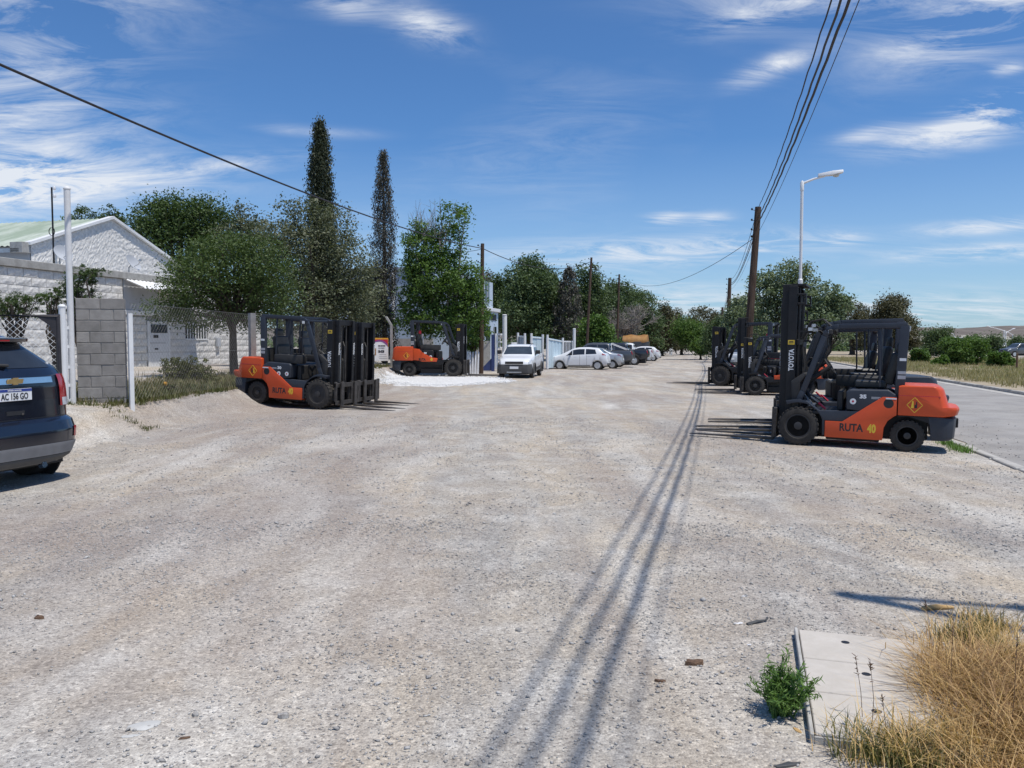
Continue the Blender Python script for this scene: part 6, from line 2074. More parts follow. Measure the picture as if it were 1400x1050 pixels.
# the wood behind the lot: each tree that can be told apart
wood = [
    (741, 378, 34, 104, 466, 'l_forest', 12000, 'dark tree seen between the broad tree and the dry cypress'),
    (781, 384, 34, 108, 468, 'l_forest', 12000, 'dark tree directly behind the dry cypress'),
    (856, 392, 34, 116, 474, 'l_forest', 12000, 'dark rounded tree rising behind the leafless tree'),
    (668, 372, 26, 98, 455, 'l_euca', 9000, 'olive tree top left of the broad tree, behind the office'),
    (1000, 426, 34, 134, 482, 'l_euca', 12000, 'olive tree behind the second right utility pole'),
  # px, top, half width px, D, bottom py, leaf, n, label
    (722, 356, 50, 76, 466, 'l_forest', 42000, 'big dark tree behind the pale blue gates, the broadest of the wood'),
    (690, 372, 24, 88, 455, 'l_dark', 11000, 'dark tree crown beside the office building, left of the broad one'),
    (756, 384, 28, 82, 466, 'l_forest', 15000, 'dark tree right behind the white slim post, between the broad tree and the dry cypress'),
    (799, 366, 26, 86, 466, 'l_forest', 15000, 'dark tree with a loose top just right of the dry cypress in the wood'),
    (836, 386, 36, 92, 470, 'l_forest', 18000, 'dark green tree between the second and third utility poles on the left'),
    (812, 436, 26, 70, 488, 'l_green', 12000, 'fresh green low tree behind the dark grey pickup'),
    (872, 398, 30, 104, 474, 'l_forest', 12000, 'dark tree behind the grey leafless tree'),
    (905, 418, 24, 112, 482, 'l_euca', 13000, 'brownish eucalyptus in front of the far gate'),
    (932, 428, 26, 122, 482, 'l_euca', 12000, 'olive-brown eucalyptus right of the far gate'),
    (965, 418, 34, 128, 482, 'l_euca', 15000, 'olive tree standing highest at the end of the lot'),
    (884, 432, 26, 125, 482, 'l_forest', 10000, 'green tree seen through the leafless tree, near the far gate'),
]
for i, (px, top, hw, D, bot, lm, n, lb) in enumerate(wood):
    x, y = pos(px, D); z = H(x, y)
    zt = WP(px, top, D).z - z; zb2 = max(.6, WP(px, bot, D).z - z)
    R_ = hw / F * D
    rb = random.Random(100 + i)
    B = []
    hgt = zt - zb2
    for k in range(11):
        q = k / 10
        w = R_ * (1.12 - .52 * q ** 2.6)
        B.append((rb.uniform(-1, 1) * w * .62, rb.uniform(-.6, .6) * w, zb2 + hgt * (.12 + .78 * q), w * rb.uniform(.45, .66), w * .55, hgt * rb.uniform(.13, .2)))
    tree(lb, x, y, B, n, .20 + D * .0007, lm, .24, max(1.0, zb2), 200 + i, .34, 24, .35, .55, group='trees of the wood behind the lot', ntips=22)
x, y = pos(777, 74)
cypress('dry narrow cypress in the wood behind the parked cars', x, y, WP(777, 367, 74).z - H(x, y), [(0, 1.35), (.4, 1.35), (.7, 1.0), (.9, .5), (1, .1)], 9000, 'l_drycypress', .22, 65)

# leafless grey tree
def bare_tree(label, x, y, h, spread, seed, n1=16):
    root = empty('leafless_tree', (x, y, H(x, y)), 0, label, 'tree')
    r = random.Random(seed)
    t = MB(); c = MB()
    t.tube([(0, 0, -.2), (0, 0, h * .3)], [.22, .17], 8)
    for k in range(n1):
        a = 2 * math.pi * k / n1 + r.uniform(-.2, .2)
        q = r.uniform(.35, 1.0)
        e = Vector((math.cos(a) * spread * q, math.sin(a) * spread * q * .8, h * r.uniform(.55, 1.0) * (1 - .30 * q)))
        s0 = Vector((0, 0, h * r.uniform(.2, .32)))
        m_ = s0 + (e - s0) * .5 + Vector((0, 0, h * .08))
        t.tube([s0, m_, e], [.09, .05, .02], 5, False)
        for j in range(15):
            u = r.uniform(.25, 1)
            p0 = s0 + (m_ - s0) * u * 2 if u < .5 else m_ + (e - m_) * (u - .5) * 2
            p1 = p0 + Vector((r.uniform(-1, 1), r.uniform(-1, 1), r.uniform(-.1, 1.1))) * h * .15
            c.tube([p0, (p0 + p1) / 2 + Vector((r.uniform(-.1, .1),) * 3), p1], [.026, .02, .012], 3, False)
            for _ in range(7):
                q0 = p0 + (p1 - p0) * r.uniform(.2, 1)
                c.tube([q0, q0 + Vector((r.uniform(-1, 1), r.uniform(-1, 1), r.uniform(-.5, 1))) * h * .075], [.016, .009], 3, False)
    t.build('trunk', MT['barkgrey'], root)
    c.build('twigs', MT['barkgrey'], root)


x, y = pos(853, 86)
bare_tree('grey leafless tree behind the parked row, between two utility poles', x, y, WP(853, 408, 86).z - H(x, y), 3.7, 9, 22)

# right-hand row of small trees on the kerb side
for i, (px, top, hw, D, bot, lm, n, lb) in enumerate([
        (958, 434, 34, 86, 486, 'l_green', 22000, 'fresh green street tree at the far end of the right-hand row, its trunk bare'),
        (988, 430, 28, 74, 486, 'l_forest', 15000, 'darker green street tree just left of the farthest right-hand lift truck')]):
    x, y = pos(px, D); z = H(x, y); R_ = hw / F * D
    zt = WP(px, top, D).z - z; zb2 = WP(px, bot, D).z - z
    rb = random.Random(300 + i)
    B = [(rb.uniform(-.7, .7) * R_, rb.uniform(-.6, .6) * R_, zb2 + (zt - zb2) * rb.uniform(.2, .8), R_ * rb.uniform(.35, .5), R_ * .5, (zt - zb2) * .24) for k in range(9)]
    tree(lb, x, y, B, n, .17, lm, .12, max(.5, zb2), 310 + i, .26, 24, .35, .55, group='street trees on the right')
x, y = pos(1072, 39); z = H(x, y); D = 39
B = [bl(1072, 378, D, x, y, 1.15, .8, z), bl(1060, 400, D, x, y, 1.3, .9, z), bl(1095, 395, D, x, y, .9, .8, z), bl(1040, 385, D, x, y, .6, .4, z), bl(1078, 430, D, x, y, 1.3, 1.0, z), bl(1030, 425, D, x, y, .9, .9, z), bl(1100, 372, D, x, y, .6, .4, z), bl(1055, 450, D, x, y, 1.4, .8, z)]
tree('tall grey-green poplar behind the near forklift mast, round the street lamp', x, y, B, 13500, .135, 'l_poplar', .13, 1.5, 321, .17, 20, .4, .62, group='street trees on the right', ntips=36)
x, y = pos(1128, 37); z = H(x, y); D = 37
B = [bl(1125, 405, D, x, y, .9, .7, z), bl(1145, 415, D, x, y, .7, .6, z), bl(1120, 435, D, x, y, 1.1, .9, z), bl(1158, 412, D, x, y, .4, .22, z), bl(1100, 440, D, x, y, .9, .9, z), bl(1140, 450, D, x, y, .9, .7, z)]
tree('grey-green poplar right of the near forklift mast, above the cab roof', x, y, B, 10500, .135, 'l_poplar', .12, 1.3, 323, .17, 20, .4, .62, group='street trees on the right', ntips=30)
x, y = pos(1014, 50); z = H(x, y); D = 50
B = [bl(1010, 432, D, x, y, .9, .7, z), bl(1020, 450, D, x, y, 1.2, .9, z), bl(1000, 460, D, x, y, .9, .8, z), bl(1030, 430, D, x, y, .8, .7, z), bl(1012, 415, D, x, y, .5, .35, z), bl(1035, 455, D, x, y, 1.0, .8, z)]
tree('darker poplar left of the tall brown pole on the right', x, y, B, 14000, .16, 'l_poplar', .12, 1.3, 325, .22, 20, .4, .6, group='street trees on the right', ntips=26)
# eucalyptus beyond the cab
for i, (px, top, hw, D, bot, n, lb) in enumerate([(1217, 404, 38, 108, 492, 24000, 'round dark olive eucalyptus beyond the near forklift cab, the tallest across the road'),
                                                   (1165, 412, 26, 118, 488, 12000, 'dark olive eucalyptus left of the round one, behind the poplar')]):
    x, y = pos(px, D); z = H(x, y); R_ = hw / F * D
    zt = WP(px, top, D).z - z; zb2 = max(1.0, WP(px, bot, D).z - z)
    rb = random.Random(330 + i)
    B = [(rb.uniform(-.75, .75) * R_, rb.uniform(-.6, .6) * R_, zb2 + (zt - zb2) * (.1 + .78 * (k / 13)), R_ * rb.uniform(.3, .45), R_ * .45, (zt - zb2) * rb.uniform(.10, .16)) for k in range(14)]
    tree(lb, x, y, B, n, .27, 'l_euca', .4, max(1.2, zb2), 333 + i, .42, 24, .35, .55, group='eucalyptus trees across the road')

# shrubs across the road
for i, (px, top, hw, D, bot, lm, n, lb) in enumerate([
        (1318, 456, 26, 60, 508, 'l_green', 21000, 'large green shrub across the road in front of the white-roofed lorry'),
        (1371, 481, 15, 54, 507, 'l_bright', 10000, 'round bright green bush across the road near the right edge'),
        (1284, 486, 11, 58, 506, 'l_bright', 7000, 'low bright green bush left of the large shrub across the road'),
        (1260, 477, 12, 66, 501, 'l_green', 8000, 'green bush across the road nearest the cab of the front forklift'),
        (1288, 446, 24, 96, 490, 'l_forest', 10000, 'dark tree across the road behind the large shrub'),
        (1345, 458, 24, 110, 490, 'l_forest', 8000, 'dark tree across the road left of the tall double street lamp'),
        (1395, 460, 20, 120, 488, 'l_forest', 7000, 'dark tree across the road at the right edge')]):
    x, y = pos(px, D); z = H(x, y) - .1; R_ = hw / F * D
    zt = WP(px, top, D).z - z; zb2 = max(.1, WP(px, bot, D).z - z)
    rb = random.Random(340 + i)
    B = [(rb.uniform(-.75, .75) * R_, rb.uniform(-.6, .6) * R_, zb2 + (zt - zb2) * (.15 + .65 * rb.random()), R_ * rb.uniform(.36, .55), R_ * .5, (zt - zb2) * rb.uniform(.18, .27)) for k in range(12)]
    tree(lb, x, y, B, n, .16 if D < 80 else .24, lm, .09, .4, 343 + i, .22 if D < 80 else .34, 24, .3, .5, name='shrub' if D < 80 else 'tree', cat='shrub' if D < 80 else 'tree', z0=z)

# far wood on the plain (nobody could count it)
r = np.random.default_rng(8)
Pl = []
for k in range(620):
    D = r.uniform(170, 420)
    px = r.uniform(-350, 1750)
    xx_ = (px - 700) / F * D
    if 880 < px < 1000 and D < 200:
        continue
    w = r.uniform(1.6, 3.4); hgt = r.uniform(2.0, 5.0) * (0.75 if px > 1230 else 1.15)
    m_ = 90
    d = r.normal(0, 1, (m_, 3)); d /= np.linalg.norm(d, axis=1)[:, None]
    d[:, 2] = np.abs(d[:, 2])
    Pl.append(np.array([xx_, D, -.6]) + d * np.array([w, w, hgt]) * r.uniform(.6, 1.05, (m_, 1)) * (1 + .2 * r.normal(0, 1, (m_, 1))))
Pl = np.concatenate(Pl)
o = leaves('distant_wood', Pl, .95, MT['l_forest'], None, 77, .8)
tag(o, kind='stuff')

# garden behind the chain-link fence: bush, marigold plant, conifers
x, y = pos(257, 20.5); z = H(x, y); D = 20.5
B = [bl(250, 510, D, x, y, .55, .32, z), bl(275, 515, D, x, y, .4, .28, z), bl(232, 500, D, x, y, .3, .22, z), bl(262, 500, D, x, y, .45, .25, z), bl(245, 525, D, x, y, .6, .25, z), bl(285, 522, D, x, y, .3, .2, z)]
tree('rounded olive bush in front of the annex, behind the chain-link fence', x, y, B, 9000, .06, 'l_bush', .04, .15, 401, .10, 22, .35, .45, name='bush', cat='bush')
x, y = pos(226, 17.2); z = H(x, y); D = 17.2
B = [bl(226, 532, D, x, y, .26, .13, z), bl(238, 538, D, x, y, .2, .1, z), bl(215, 538, D, x, y, .2, .08, z)]
t_ = tree('small bushy plant with one orange flower at the foot of the fence', x, y, B, 2600, .05, 'l_bush', .02, .08, 403, .07, 20, .3, .4, name='flower_plant', cat='plant')
fp = WP(226, 524.5, 17.05)
fl_ = MB()
for k in range(9):
    a = k * .7
    fl_.box(-.004, .045, -.018, .018, -.004, .006, Matrix.Translation(fp - Vector((x, y, z))) @ Matrix.Rotation(a, 4, 'Y') @ Matrix.Rotation(.4, 4, 'Z'))
fl_.build('flower', MT['amber'], t_)
for i, (px, py, D, w, hh_, lb, n) in enumerate([(112, 385, 19.5, .62, .62, 'ragged juniper behind the block wall, reaching over its top', 8500), (20, 412, 18.0, .8, .3, 'juniper top showing over the dark gate at the left edge', 5200), (75, 405, 20.0, .45, .38, 'small juniper between the gate and the tall white post', 3000)]):
    x, y = pos(px, D); z = H(x, y)
    zc = WP(px, py, D).z - z
    B = [(0, 0, zc, w * .6, w * .5, hh_ * .7), (w * .4, 0, zc + hh_ * .25, w * .5, w * .4, hh_ * .35), (-w * .5, .1, zc - hh_ * .2, w * .5, w * .4, hh_ * .4), (w * .9, 0, zc + hh_ * .42, w * .36, w * .2, hh_ * .14), (0, .1, zc - hh_ * .8, w * .8, w * .5, hh_ * .6)]
    tree(lb, x, y, B, n, .055, 'l_dark', .07, .7, 410 + i, .09, 22, .25, .3, name='juniper', cat='conifer')


def tufts(name, P, hgt, m, seed, blades=14, width=.006, lean=.5, spread=.05):
    """curved blades: two quads each"""
    r = np.random.default_rng(seed)
    k = len(P)
    n = k * blades
    base = np.repeat(P, blades, 0) + np.concatenate([r.normal(0, spread, (n, 2)), np.zeros((n, 1))], 1)
    h = np.repeat(hgt, blades) * r.uniform(.45, 1.1, n)
    a = r.uniform(0, 2 * np.pi, n)
    ln = r.uniform(.05, lean, n) * h
    dx, dy = np.cos(a) * ln, np.sin(a) * ln
    wx, wy = -np.sin(a) * width, np.cos(a) * width
    z0 = np.zeros(n)
    p0 = base
    p1 = base + np.stack([dx * .35, dy * .35, h * .6], -1)
    p2 = base + np.stack([dx, dy, h * r.uniform(.85, 1.0, n)], -1)
    s = np.stack([wx, wy, z0], -1)
    v = np.stack([p0 - s, p0 + s, p1 - s * .75, p1 + s * .75, p2], 1).reshape(-1, 3)
    i = (np.arange(n) * 5)[:, None]
    f = np.concatenate([i + np.array([[0, 1, 3]]), i + np.array([[0, 3, 2]]), i + np.array([[2, 3, 4]])], 0)
    o = np_mesh(name, v, f, MT[m])
    tag(o, kind='stuff')
    return o


# dry grass on the verge
r = np.random.default_rng(17)
k = 12000
s_ = r.uniform(18, 95, k); a_ = ROAD_R + .5 + r.gamma(1.6, 5.0, k)
X = s_ * SA + a_ * CA; Y = s_ * CA - a_ * SA
kp = (np.sin(X * .5) * np.cos(Y * .33 + X * .2) + r.normal(0, .5, k)) > -.35
X, Y = X[kp], Y[kp]
tufts('verge_grass', np.stack([X, Y, hb(X, Y) + .06], -1), r.uniform(.14, .42, len(X)), 'l_straw2', 18, 9, .016, .6, .13)
k = 700
s_ = r.uniform(20, 80, k); a_ = ROAD_R + 1 + r.gamma(2.5, 4.0, k)
X = s_ * SA + a_ * CA; Y = s_ * CA - a_ * SA
tufts('green_weeds', np.stack([X, Y, hb(X, Y) + .06], -1), r.uniform(.12, .3, k), 'l_weed', 19, 12, .02, .7, .14)
# garden weeds along the fence foot and behind it
k = 3000
q = r.uniform(0, 1, k) ** 1.3; w = np.abs(r.normal(0, 1.3, k)) + .12
X = f0.x + (f1.x - f0.x) * q - w; Y = f0.y + (f1.y - f0.y) * q + r.normal(0, .3, k)
hh2 = r.uniform(.04, .20, k) * np.clip(.6 + w * .4, .3, 1.2)
tufts('garden_weeds', np.stack([X, Y, hb(X, Y) - .01], -1), hh2, 'l_gweed', 20, 10, .007, .8, .07)
k = 1100
q = r.uniform(0, 1, k) ** 1.6; w = np.abs(r.normal(0, 1.2, k)) + .05
X = f0.x + (f1.x - f0.x) * q - w; Y = f0.y + (f1.y - f0.y) * q + r.normal(0, .3, k)
tufts('garden_greens', np.stack([X, Y, hb(X, Y) - .01], -1), r.uniform(.05, .22, k), 'l_bush', 21, 12, .009, .9, .08)
# a few weeds at the foot of the block wall and the kerb
X = r.uniform(-8.0, -6.3, 60); Y = np.interp(X, [-8, -6.3], [13.6, 13.8]) + r.normal(0, .12, 60)
tufts('wall_weeds', np.stack([X, Y, hb(X, Y) - .01], -1), r.uniform(.03, .10, 60), 'l_bush', 22, 12, .006, .9, .05)
P = np.array([SN(s, ROAD_L - .32, 0) for s in r.uniform(13.6, 15.2, 22)])
P[:, 2] = hb(P[:, 0], P[:, 1])
tufts('kerb_weeds', P, r.uniform(.06, .16, 22), 'l_weed', 23, 16, .006, .8, .06)

# straw-coloured grass in the lower right corner
gx = []
for (px, py, sx, sy, k) in ((1330, 905, .20, .14, 62), (1370, 950, .16, .16, 62), (1320, 990, .18, .16, 54), (1290, 930, .12, .11, 40), (1390, 1010, .14, .16, 48), (1350, 1045, .2, .14, 50), (1395, 900, .12, .14, 34), (1260, 935, .06, .06, 12), (1420, 960, .2, .2, 50)):
    k = int(k * .62)
    p = GP(px, py + 30)
    gx.append(np.stack([p.x + r.normal(0, sx, k), p.y + r.normal(0, sy, k), np.full(k, p.z - .01)], -1))
gx = np.concatenate(gx)
gx = gx[(gx[:, 0] - .38 * (gx[:, 1] - 3.2)) > 1.80]
tufts('dry_grass', gx, r.uniform(.09, .27, len(gx)), 'l_straw', 24, 23, .0022, 2.1, .05)
tufts('dry_grass', gx[::2] + np.array([.03, .02, 0]), r.uniform(.08, .28, len(gx[::2])), 'l_straw3', 26, 46, .0024, 2.0, .06)
gg_ = []
for (px, py, k) in ((1330, 880, 14), (1230, 1035, 16), (1300, 1035, 12), (1395, 905, 8), (1345, 860, 6), (1190, 1035, 7)):
    p = GP(px, py)
    gg_.append(np.stack([p.x + r.normal(0, .06, k), p.y + r.normal(0, .05, k), np.full(k, p.z - .01)], -1))
gg_ = np.concatenate(gg_)
tufts('green_grass', gg_, r.uniform(.06, .16, len(gg_)), 'l_bush', 25, 40, .0026, 1.2, .045)
tufts('dry_grass', gg_ + np.array([.04, .0, 0]), r.uniform(.08, .22, len(gg_)), 'l_straw', 27, 26, .0022, 1.6, .07)
tufts('dry_grass', gx[::4], r.uniform(.06, .16, len(gx[::4])), 'l_straw', 28, 40, .0024, 3.4, .06)
# tall dry stalks with seed heads
stk = MB()
rb = random.Random(12)
for (px, py, h) in ((1180, 985, .30), (1191, 1000, .34), (1272, 870, .24), (1215, 1010, .22), (1380, 1020, .5), (1300, 960, .4)):
    p = GP(px, py + 10)
    e = p + Vector((rb.uniform(-.10, .05), rb.uniform(-.03, .05), h))
    stk.tube([p, (p + e) / 2 + Vector((rb.uniform(-.02, .02), 0, 0)), e], [.0016, .0013, .0008], 4)
    for j in range(14):
        c_ = p + (e - p) * (1 - rb.random() * .28)
        stk.tube([c_, c_ + Vector((rb.uniform(-.014, .014), rb.uniform(-.014, .014), rb.uniform(0, .016)))], [.002, .0008], 4)
tag(stk.build('dry_stalks', MT['rotwood']), kind='stuff')

# green weed beside the slab
wp = GP(1068, 978)
wr = empty('weed', wp, 0, 'leafy green weed growing against the left side of the pale concrete slab', 'plant')
stems = MB(); LP = []; LA = []
rb = random.Random(3)
for k in range(84):
    a = rb.uniform(0, 6.28); q = rb.uniform(.03, .21) * rb.uniform(.5, 1)
    h = rb.uniform(.08, .19) * (1.15 - q * 1.5)
    if rb.random() < .22: h *= 1.5; q *= .7
    b0 = Vector((rb.uniform(-.05, .05), rb.uniform(-.04, .04), 0))
    e = Vector((math.cos(a) * q, math.sin(a) * q * .8, h))
    stems.tube([b0, (b0 + e) / 2 + Vector((0, 0, h * .1)), e], [.0028, .002, .001], 4)
    for j in range(22):
        u = rb.uniform(.3, 1.02)
        p_ = b0 + (e - b0) * u
        LA.append((rb.gauss(0, .6) + math.cos(a) * .4, rb.gauss(0, .6) + math.sin(a) * .4, rb.uniform(.4, 1.3)))
        v_ = Vector(LA[-1]).normalized()
        LP.append(tuple(p_ + v_ * .014))
stems.build('stems', MT['l_weed'], wr)
leaves('leaves', np.array(LP), .040, MT['l_weed'], wr, 91, .16, up=.1, axis=np.array(LA))

# ------------------------------------------------------------------ poles, wires, lamps
def wood_pole(px, ptop, D, r, label, m='wood', foot=None, group=None):
    p = WP(px, 480, D)
    z0 = H(p.x, p.y)
    h = WP(px, ptop, D).z - z0
    root = empty('utility_pole', (p.x, p.y, z0), 0, label, 'utility pole', group)
    lean = 0.0 if foot is None else (foot - px) / F * D
    b = MB().tube([(lean, 0, -.3), (lean * .5, 0, h * .5), (0, 0, h)], [r * 1.2, r * 1.05, r * .85], 10)
    b.build('pole', MT[m], root)
    for dz in (.15, .6, 1.0, 1.3):
        k = MB()
        k.tube([(-r * .6, -.02, h - dz), (-r - .12, -.02, h - dz + .03)], .014, 6)
        k.lathe([(.0, -.04), (.035, -.03), (.045, .02), (.02, .05), (.0, .06)], (-r - .12, -.02, h - dz + .05), 'z', 8)
        k.build('insulator', MT['mast'], root)
    return root, Vector((p.x, p.y, z0 + h))


GL = 'row of wooden utility poles on the left'
GRt = 'row of wooden utility poles on the right'
_, T1 = wood_pole(660, 333, 41.5, .11, 'brown utility pole between the leafy tree and the office building', foot=657.5, group=GL)
_, T2 = wood_pole(808, 352, 62, .10, 'second left utility pole, leaning slightly, behind the parked saloon', 'wood', foot=801, group=GL)
_, T3 = wood_pole(846, 375, 80, .11, 'third left utility pole, in front of the leafless tree', 'wood', foot=843, group=GL)
_, T4 = wood_pole(869, 404, 105, .12, 'fourth left utility pole, behind the leafless tree', 'woodgrey', foot=867, group=GL)
_, T5 = wood_pole(887, 417, 130, .15, 'fifth left utility pole, against the brownish eucalyptus', 'woodgrey', foot=886, group=GL)
_, T6 = wood_pole(925, 450, 150, .15, 'short grey pole right of the far gate', 'woodgrey', foot=924, group=GL)
_, R1 = wood_pole(1033.5, 283, 34, .15, 'nearest tall brown utility pole on the right, rising from the poplars', foot=1019, group=GRt)
_, R2 = wood_pole(996.5, 380, 69, .17, 'second right utility pole, in the distance', foot=994, group=GRt)
_, R3 = wood_pole(987, 420, 108, .17, 'third right utility pole, only its tip above the trees', foot=986, group=GRt)
# the pole the near end of the wires hangs from, beside the photographer
b0_ = SN(-1.6, 1.78)
rz_ = empty('utility_pole', (b0_.x, b0_.y, H(b0_.x, b0_.y)), 0, 'wooden utility pole beside the camera that carries the near end of the overhead wires', 'utility pole', GRt)
MB().tube([(0, 0, -.3), (0, 0, 8.0)], [.17, .13], 10).build('pole', MT['wood'], rz_)
R0 = Vector((b0_.x, b0_.y, 7.9))


def span(b, a, c, sag, r, n=40, wob=0.0, seed=0):
    rr_ = random.Random(seed)
    pts = []
    for i in range(n + 1):
        q = i / n
        p = a + (c - a) * q
        p = p + Vector((0, 0, -4 * sag * q * (1 - q)))
        if wob and 0 < i < n:
            p += N * wob * math.sin(i * 2.1 + seed) + Vector((0, 0, wob * math.cos(i * 1.7)))
        pts.append(p)
    b.tube(pts, r, 6)


def wire(label, spans, group=None):
    b = MB()
    for s in spans:
        span(b, *s)
    o = b.build('overhead_wire', MT['cable'])
    tag(o, label, 'cable', group)


GW = 'overhead wires running along the right side of the lot'
offs = [(-.13, -.10, .014, .75, 'leftmost thin twisted wire of the bunch overhead'), (-.02, -.45, .020, .70, 'second thick twisted cable from the left in the bunch overhead'),
        (.14, -.62, .025, .58, 'third and thickest cable of the bunch overhead'), (.26, -1.0, .008, .45, 'rightmost hair-thin wire of the bunch overhead')]
for k, (dn, dz, rr_, sg, lb) in enumerate(offs):
    a = R0 + N * dn + Vector((0, 0, dz * .55 - .1)); c = R1 + N * (dn * .25) + Vector((0, 0, dz))
    d = R2 + N * (dn * .25) + Vector((0, 0, dz)); e = R3 + N * (dn * .25) + Vector((0, 0, dz))
    wire(lb, [(a, c, sg, rr_, 60, .007 if rr_ > .01 else 0, k), (c, d, sg * 1.1, rr_ * .8, 24), (d, e, sg, rr_, 12)], GW)
pA = WP(-14, 50, 11.5)
pB = T1 + Vector((0, 0, -.25))
far = pA + (pA - pB).normalized() * 7
wire('single black cable sagging across the left sky down to the brown pole', [(far, pB, .55, .021, 50), (pB, T2 + Vector((0, 0, -.3)), .8, .02, 20), (T2 + Vector((0, 0, -.3)), T3 + Vector((0, 0, -.3)), .7, .02, 14), (T3 + Vector((0, 0, -.3)), T4 + Vector((0, 0, -.3)), .7, .02, 12), (T4 + Vector((0, 0, -.3)), T5 + Vector((0, 0, -.3)), .6, .02, 10)])
wire('faint thin wire crossing the lot from the nearest right pole to the left row', [(R1 + Vector((0, 0, -1.2)), T3 + Vector((0, 0, -.2)), 1.5, .012, 40)])
wire('short thin wire from the top of the brown pole towards the leafy tree', [(T1 + Vector((0, 0, -.28)), WP(575, 345, 47), .15, .012, 12)])


def lamp(loc, h, armdir, armlen, label, rise=.55, r=.07, group='street lamps'):
    root = empty('street_lamp', loc, math.atan2(armdir.y, armdir.x), label, 'street lamp', group)
    b = MB().tube([(0, 0, -.3), (0, 0, h * .52)], r * 1.15, 10).tube([(0, 0, h * .52), (0, 0, h)], r * .85, 10)
    b.lathe([(r * 1.3, h * .515), (r * 1.35, h * .53), (r * .95, h * .535)], (0, 0, 0), 'z', 10).lathe([(r * 1.0, h - .3), (r * 1.1, h), (r * .5, h + .08)], (0, 0, 0), 'z', 10)
    b.build('post', MT['lamp_paint'], root)
    MB().tube([(0, 0, h - .03), (armlen * .5, 0, h + rise * .5), (armlen, 0, h + rise * .85)], [r * .7, r * .6, r * .5], 8).build('arm', MT['lamp_paint'], root)
    hd = MB().add([(armlen - .25, -.07, h + rise * .78), (armlen - .25, .07, h + rise * .78), (armlen - .25, .06, h + rise * .78 + .12), (armlen - .25, -.06, h + rise * .78 + .12),
                   (armlen + .30, -.16, h + rise - .02), (armlen + .30, .16, h + rise - .02), (armlen + .30, .11, h + rise + .15), (armlen + .30, -.11, h + rise + .15),
                   (armlen + .66, -.12, h + rise + .06), (armlen + .66, .12, h + rise + .06), (armlen + .66, .08, h + rise + .17), (armlen + .66, -.08, h + rise + .17)],
                  [(0, 3, 2, 1), (0, 1, 5, 4), (1, 2, 6, 5), (2, 3, 7, 6), (3, 0, 4, 7), (4, 5, 9, 8), (5, 6, 10, 9), (6, 7, 11, 10), (7, 4, 8, 11), (8, 9, 10, 11)]).build('lamp_head', MT['lamp_paint'], root, bevel=.03, seg=2)
    MB().lathe([(0, -.09), (.10, -.06), (.13, 0), (.0, .01)], (armlen + .40, 0, h + rise - .01), 'z', 12).build('lens', MT['lens'], hd)
    return root


q = WP(1092.5, 480, 31.0)
hl = WP(1095, 250, 31.0).z - H(q.x, q.y)
lamp((q.x, q.y, H(q.x, q.y)), hl, Vector((N.x, N.y, 0)), .82, 'tall white street lamp above the poplars, its arm pointing right over the road', .25)
# next lamp of the row, right beside the camera: only its shadow reaches the picture
tip = GP(1150, 813)
hh3 = 8.0
bb = tip + Vector((SUN.x / SUN.z, SUN.y / SUN.z, 0)) * hh3
lamp((bb.x, bb.y, H(bb.x, bb.y)), hh3, Vector((N.x, N.y, 0)), 1.3, 'white street lamp beside the camera whose shadow falls on the gravel at the right', .25)
for (px, top, D, ax, ln, lb) in ((1256.5, 453, 210, -1, .3, 'far white lamp post across the road just right of the round eucalyptus'), (1304, 457, 190, -1, 2.6, 'far street lamp with a long arm pointing left, above the large shrub'),
                                 (1372, 452, 170, -1, 2.9, 'far street lamp near the right edge with the longest arm, pointing left'), (1374.5, 455, 178, 1, 1.6, 'far street lamp standing close behind the longest-armed one'),
                                 (1384, 458, 200, -1, 1.4, 'far street lamp closest to the right edge of the photo')):
    q = WP(px, 480, D)
    zt = WP(px, top, D).z
    lamp((q.x, q.y, -1.2), zt + 1.2, Vector((ax, .15, 0)), ln, lb, .9 if ln > 1 else .1, .12)
p = WP(1390, 505, 50)
post('marker_post', (p.x, p.y, H(p.x, p.y)), 1.1, .06, MT['rotwood'], 'short dark marker post on the dry verge at the right edge', n=6)

# ------------------------------------------------------------------ foreground slab and litter
c00, c01 = GP(1107, 1016), GP(1086, 871)
ang = math.atan2(-(c01 - c00).x, (c01 - c00).y)
Ls = (c01 - c00).length
sl_ = empty('slab_cover', (c00.x, c00.y, H(c00.x, c00.y)), ang, 'pale concrete pit cover of three panels in a thin frame, lying by the dry grass', 'slab')
edg = [0.0, .345, .665, 1.0]
for i in range(3):
    y0, y1 = Ls * edg[i] + .004, Ls * edg[i + 1] - .004
    b = MB().box(.022, .66, y0, y1, -.02, .040)
    pn = b.build('panel', MT['slab'], sl_, bevel=.004)
    MB().lathe([(.0, .0405), (.021, .0405), (.021, .0412), (.0, .0412)], (.285 + .03 * (i == 1) - .02 * i, y1 - (y1 - y0) * .32, 0), 'z', 14).build('lifting_hole', MT['blackprint'], pn)
b = MB().box(0.0, .016, -.012, Ls + .012, -.04, .046).box(.0165, .68, -.012, -.002, -.04, .036)
b.build('frame', MT['kerb'], sl_, bevel=.003)


def litter(name, px, py, build, m, label, cat, rz=0.0):
    p = GP(px, py)
    o = build().build(name, m, bevel=.002)
    o.location = (p.x, p.y, H(p.x, p.y) + float(lumps(p.x, p.y)) - .001); o.rotation_euler = (0, 0, rz)
    return tag(o, label, cat)


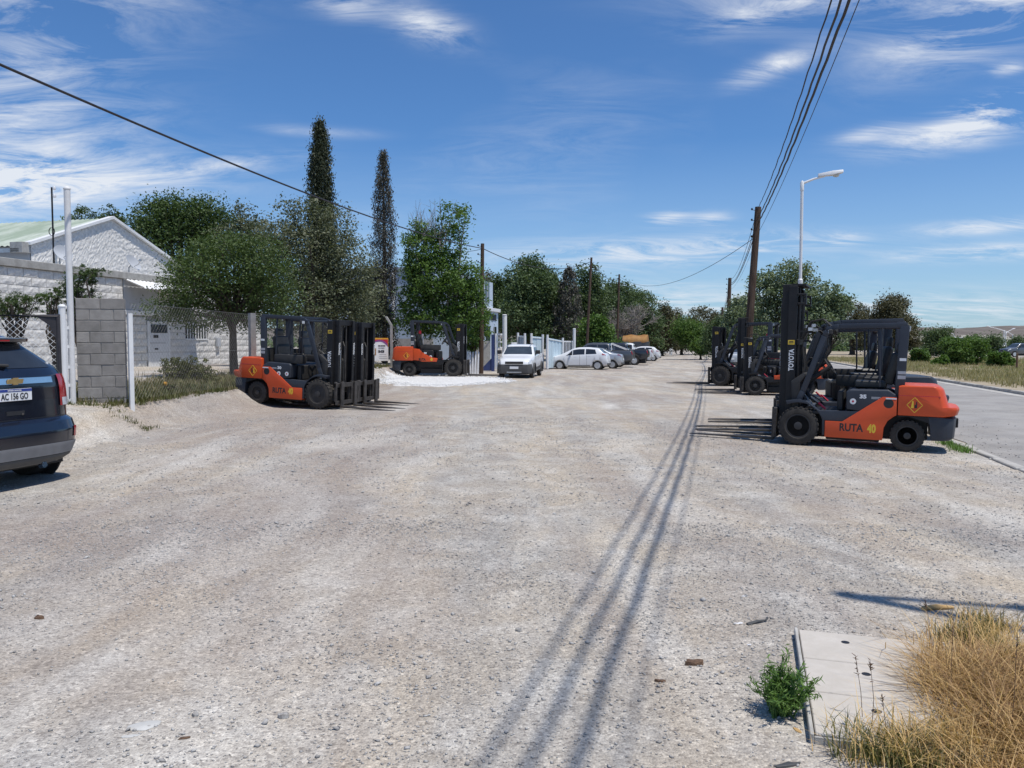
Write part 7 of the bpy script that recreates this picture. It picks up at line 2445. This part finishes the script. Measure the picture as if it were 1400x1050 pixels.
def flake(L, w, h, seed, n=10):
    r = random.Random(seed)
    def f():
        pts = []
        for k in range(n):
            a = 2 * math.pi * k / n
            q = r.uniform(.72, 1.12)
            pts.append((L / 2 * math.cos(a) * q, w / 2 * math.sin(a) * q))
        b = MB()
        b.add([(x, y, 0) for x, y in pts] + [(x * .96, y * .96, h * r.uniform(.5, 1.2)) for x, y in pts],
              [tuple(range(n - 1, -1, -1)), tuple(range(n, 2 * n))] + [(i, (i + 1) % n, (i + 1) % n + n, i + n) for i in range(n)])
        return b
    return f


litter('cardboard', 197, 992, flake(.155, .085, .006, 1, 9), MT['cardboard'], 'flattened grey piece of cardboard on the gravel at the lower left', 'litter', .2)
litter('paper_scrap', 178, 1006, flake(.07, .03, .004, 2), MT['cardboard'], 'small torn grey scrap just below the cardboard', 'litter', .3)
litter('wood_chunk', 949, 908, flake(.115, .05, .024, 3, 12), MT['rotwood'], 'largest chunk of rotten brown wood on the gravel left of the weed', 'debris', .1)
litter('wood_chip', 903, 931, flake(.065, .028, .012, 4), MT['rotwood'], 'smaller brown wood chip nearer the camera than the large chunk', 'debris', -.2)
litter('stone', 709, 862, flake(.035, .028, .022, 5), MT['stone'], 'lone dark pebble in the middle of the gravel foreground', 'stone')
litter('stone', 387, 979, flake(.05, .03, .022, 6), MT['stone'], 'beige pebble on the gravel at the lower left centre', 'stone')
litter('stone', 267, 977, flake(.038, .034, .014, 7), MT['stone'], 'flat grey stone just above the cardboard', 'stone')
litter('bark_chip', 252, 1009, flake(.055, .016, .008, 8), MT['rotwood'], 'thin dark bark chip right below the cardboard', 'debris', .3)
litter('stone', 54, 843, flake(.06, .035, .02, 9), MT['rotwood'], 'brown pebble on the gravel at the far left', 'stone')
litter('plastic_scrap', 1010, 853, flake(.06, .022, .006, 10), MT['whiteprint'], 'small white plastic scrap on the gravel above the weed', 'litter', .1)
litter('plastic_strip', 1036, 853, lambda: MB().tube([(-.07, -.03, .004), (0, 0, .014), (.05, .02, .012), (.07, .04, .02)], [.012, .010, .006, .008], 5), MT['bumper'], 'torn dark grey plastic strip beside the white scrap', 'litter')
litter('plastic_scrap', 1024, 882, flake(.028, .018, .006, 12), MT['whiteprint'], 'tiny white scrap just above the weed', 'litter')
litter('split_stick', 1280, 835, lambda: MB().tube([(-.09, -.01, .01), (0, 0, .018), (.11, .01, .012)], [.016, .018, .010], 6), MT['strawwood'], 'split yellowish stick lying across the lamp shadow', 'debris')
litter('rag', 1018, 817, flake(.05, .01, .006, 13), MT['whiteprint'], 'thin white strip on the gravel near the wire shadows', 'litter')
litter('dry_leaf', 1090, 1000, flake(.06, .022, .006, 14), MT['strawwood'], 'dry pale leaf at the lower left corner of the slab', 'debris', 1.8)
litter('grey_board', 1075, 1047, flake(.12, .03, .01, 15), MT['bumper'], 'grey splinter at the bottom edge left of the slab', 'debris', .3)
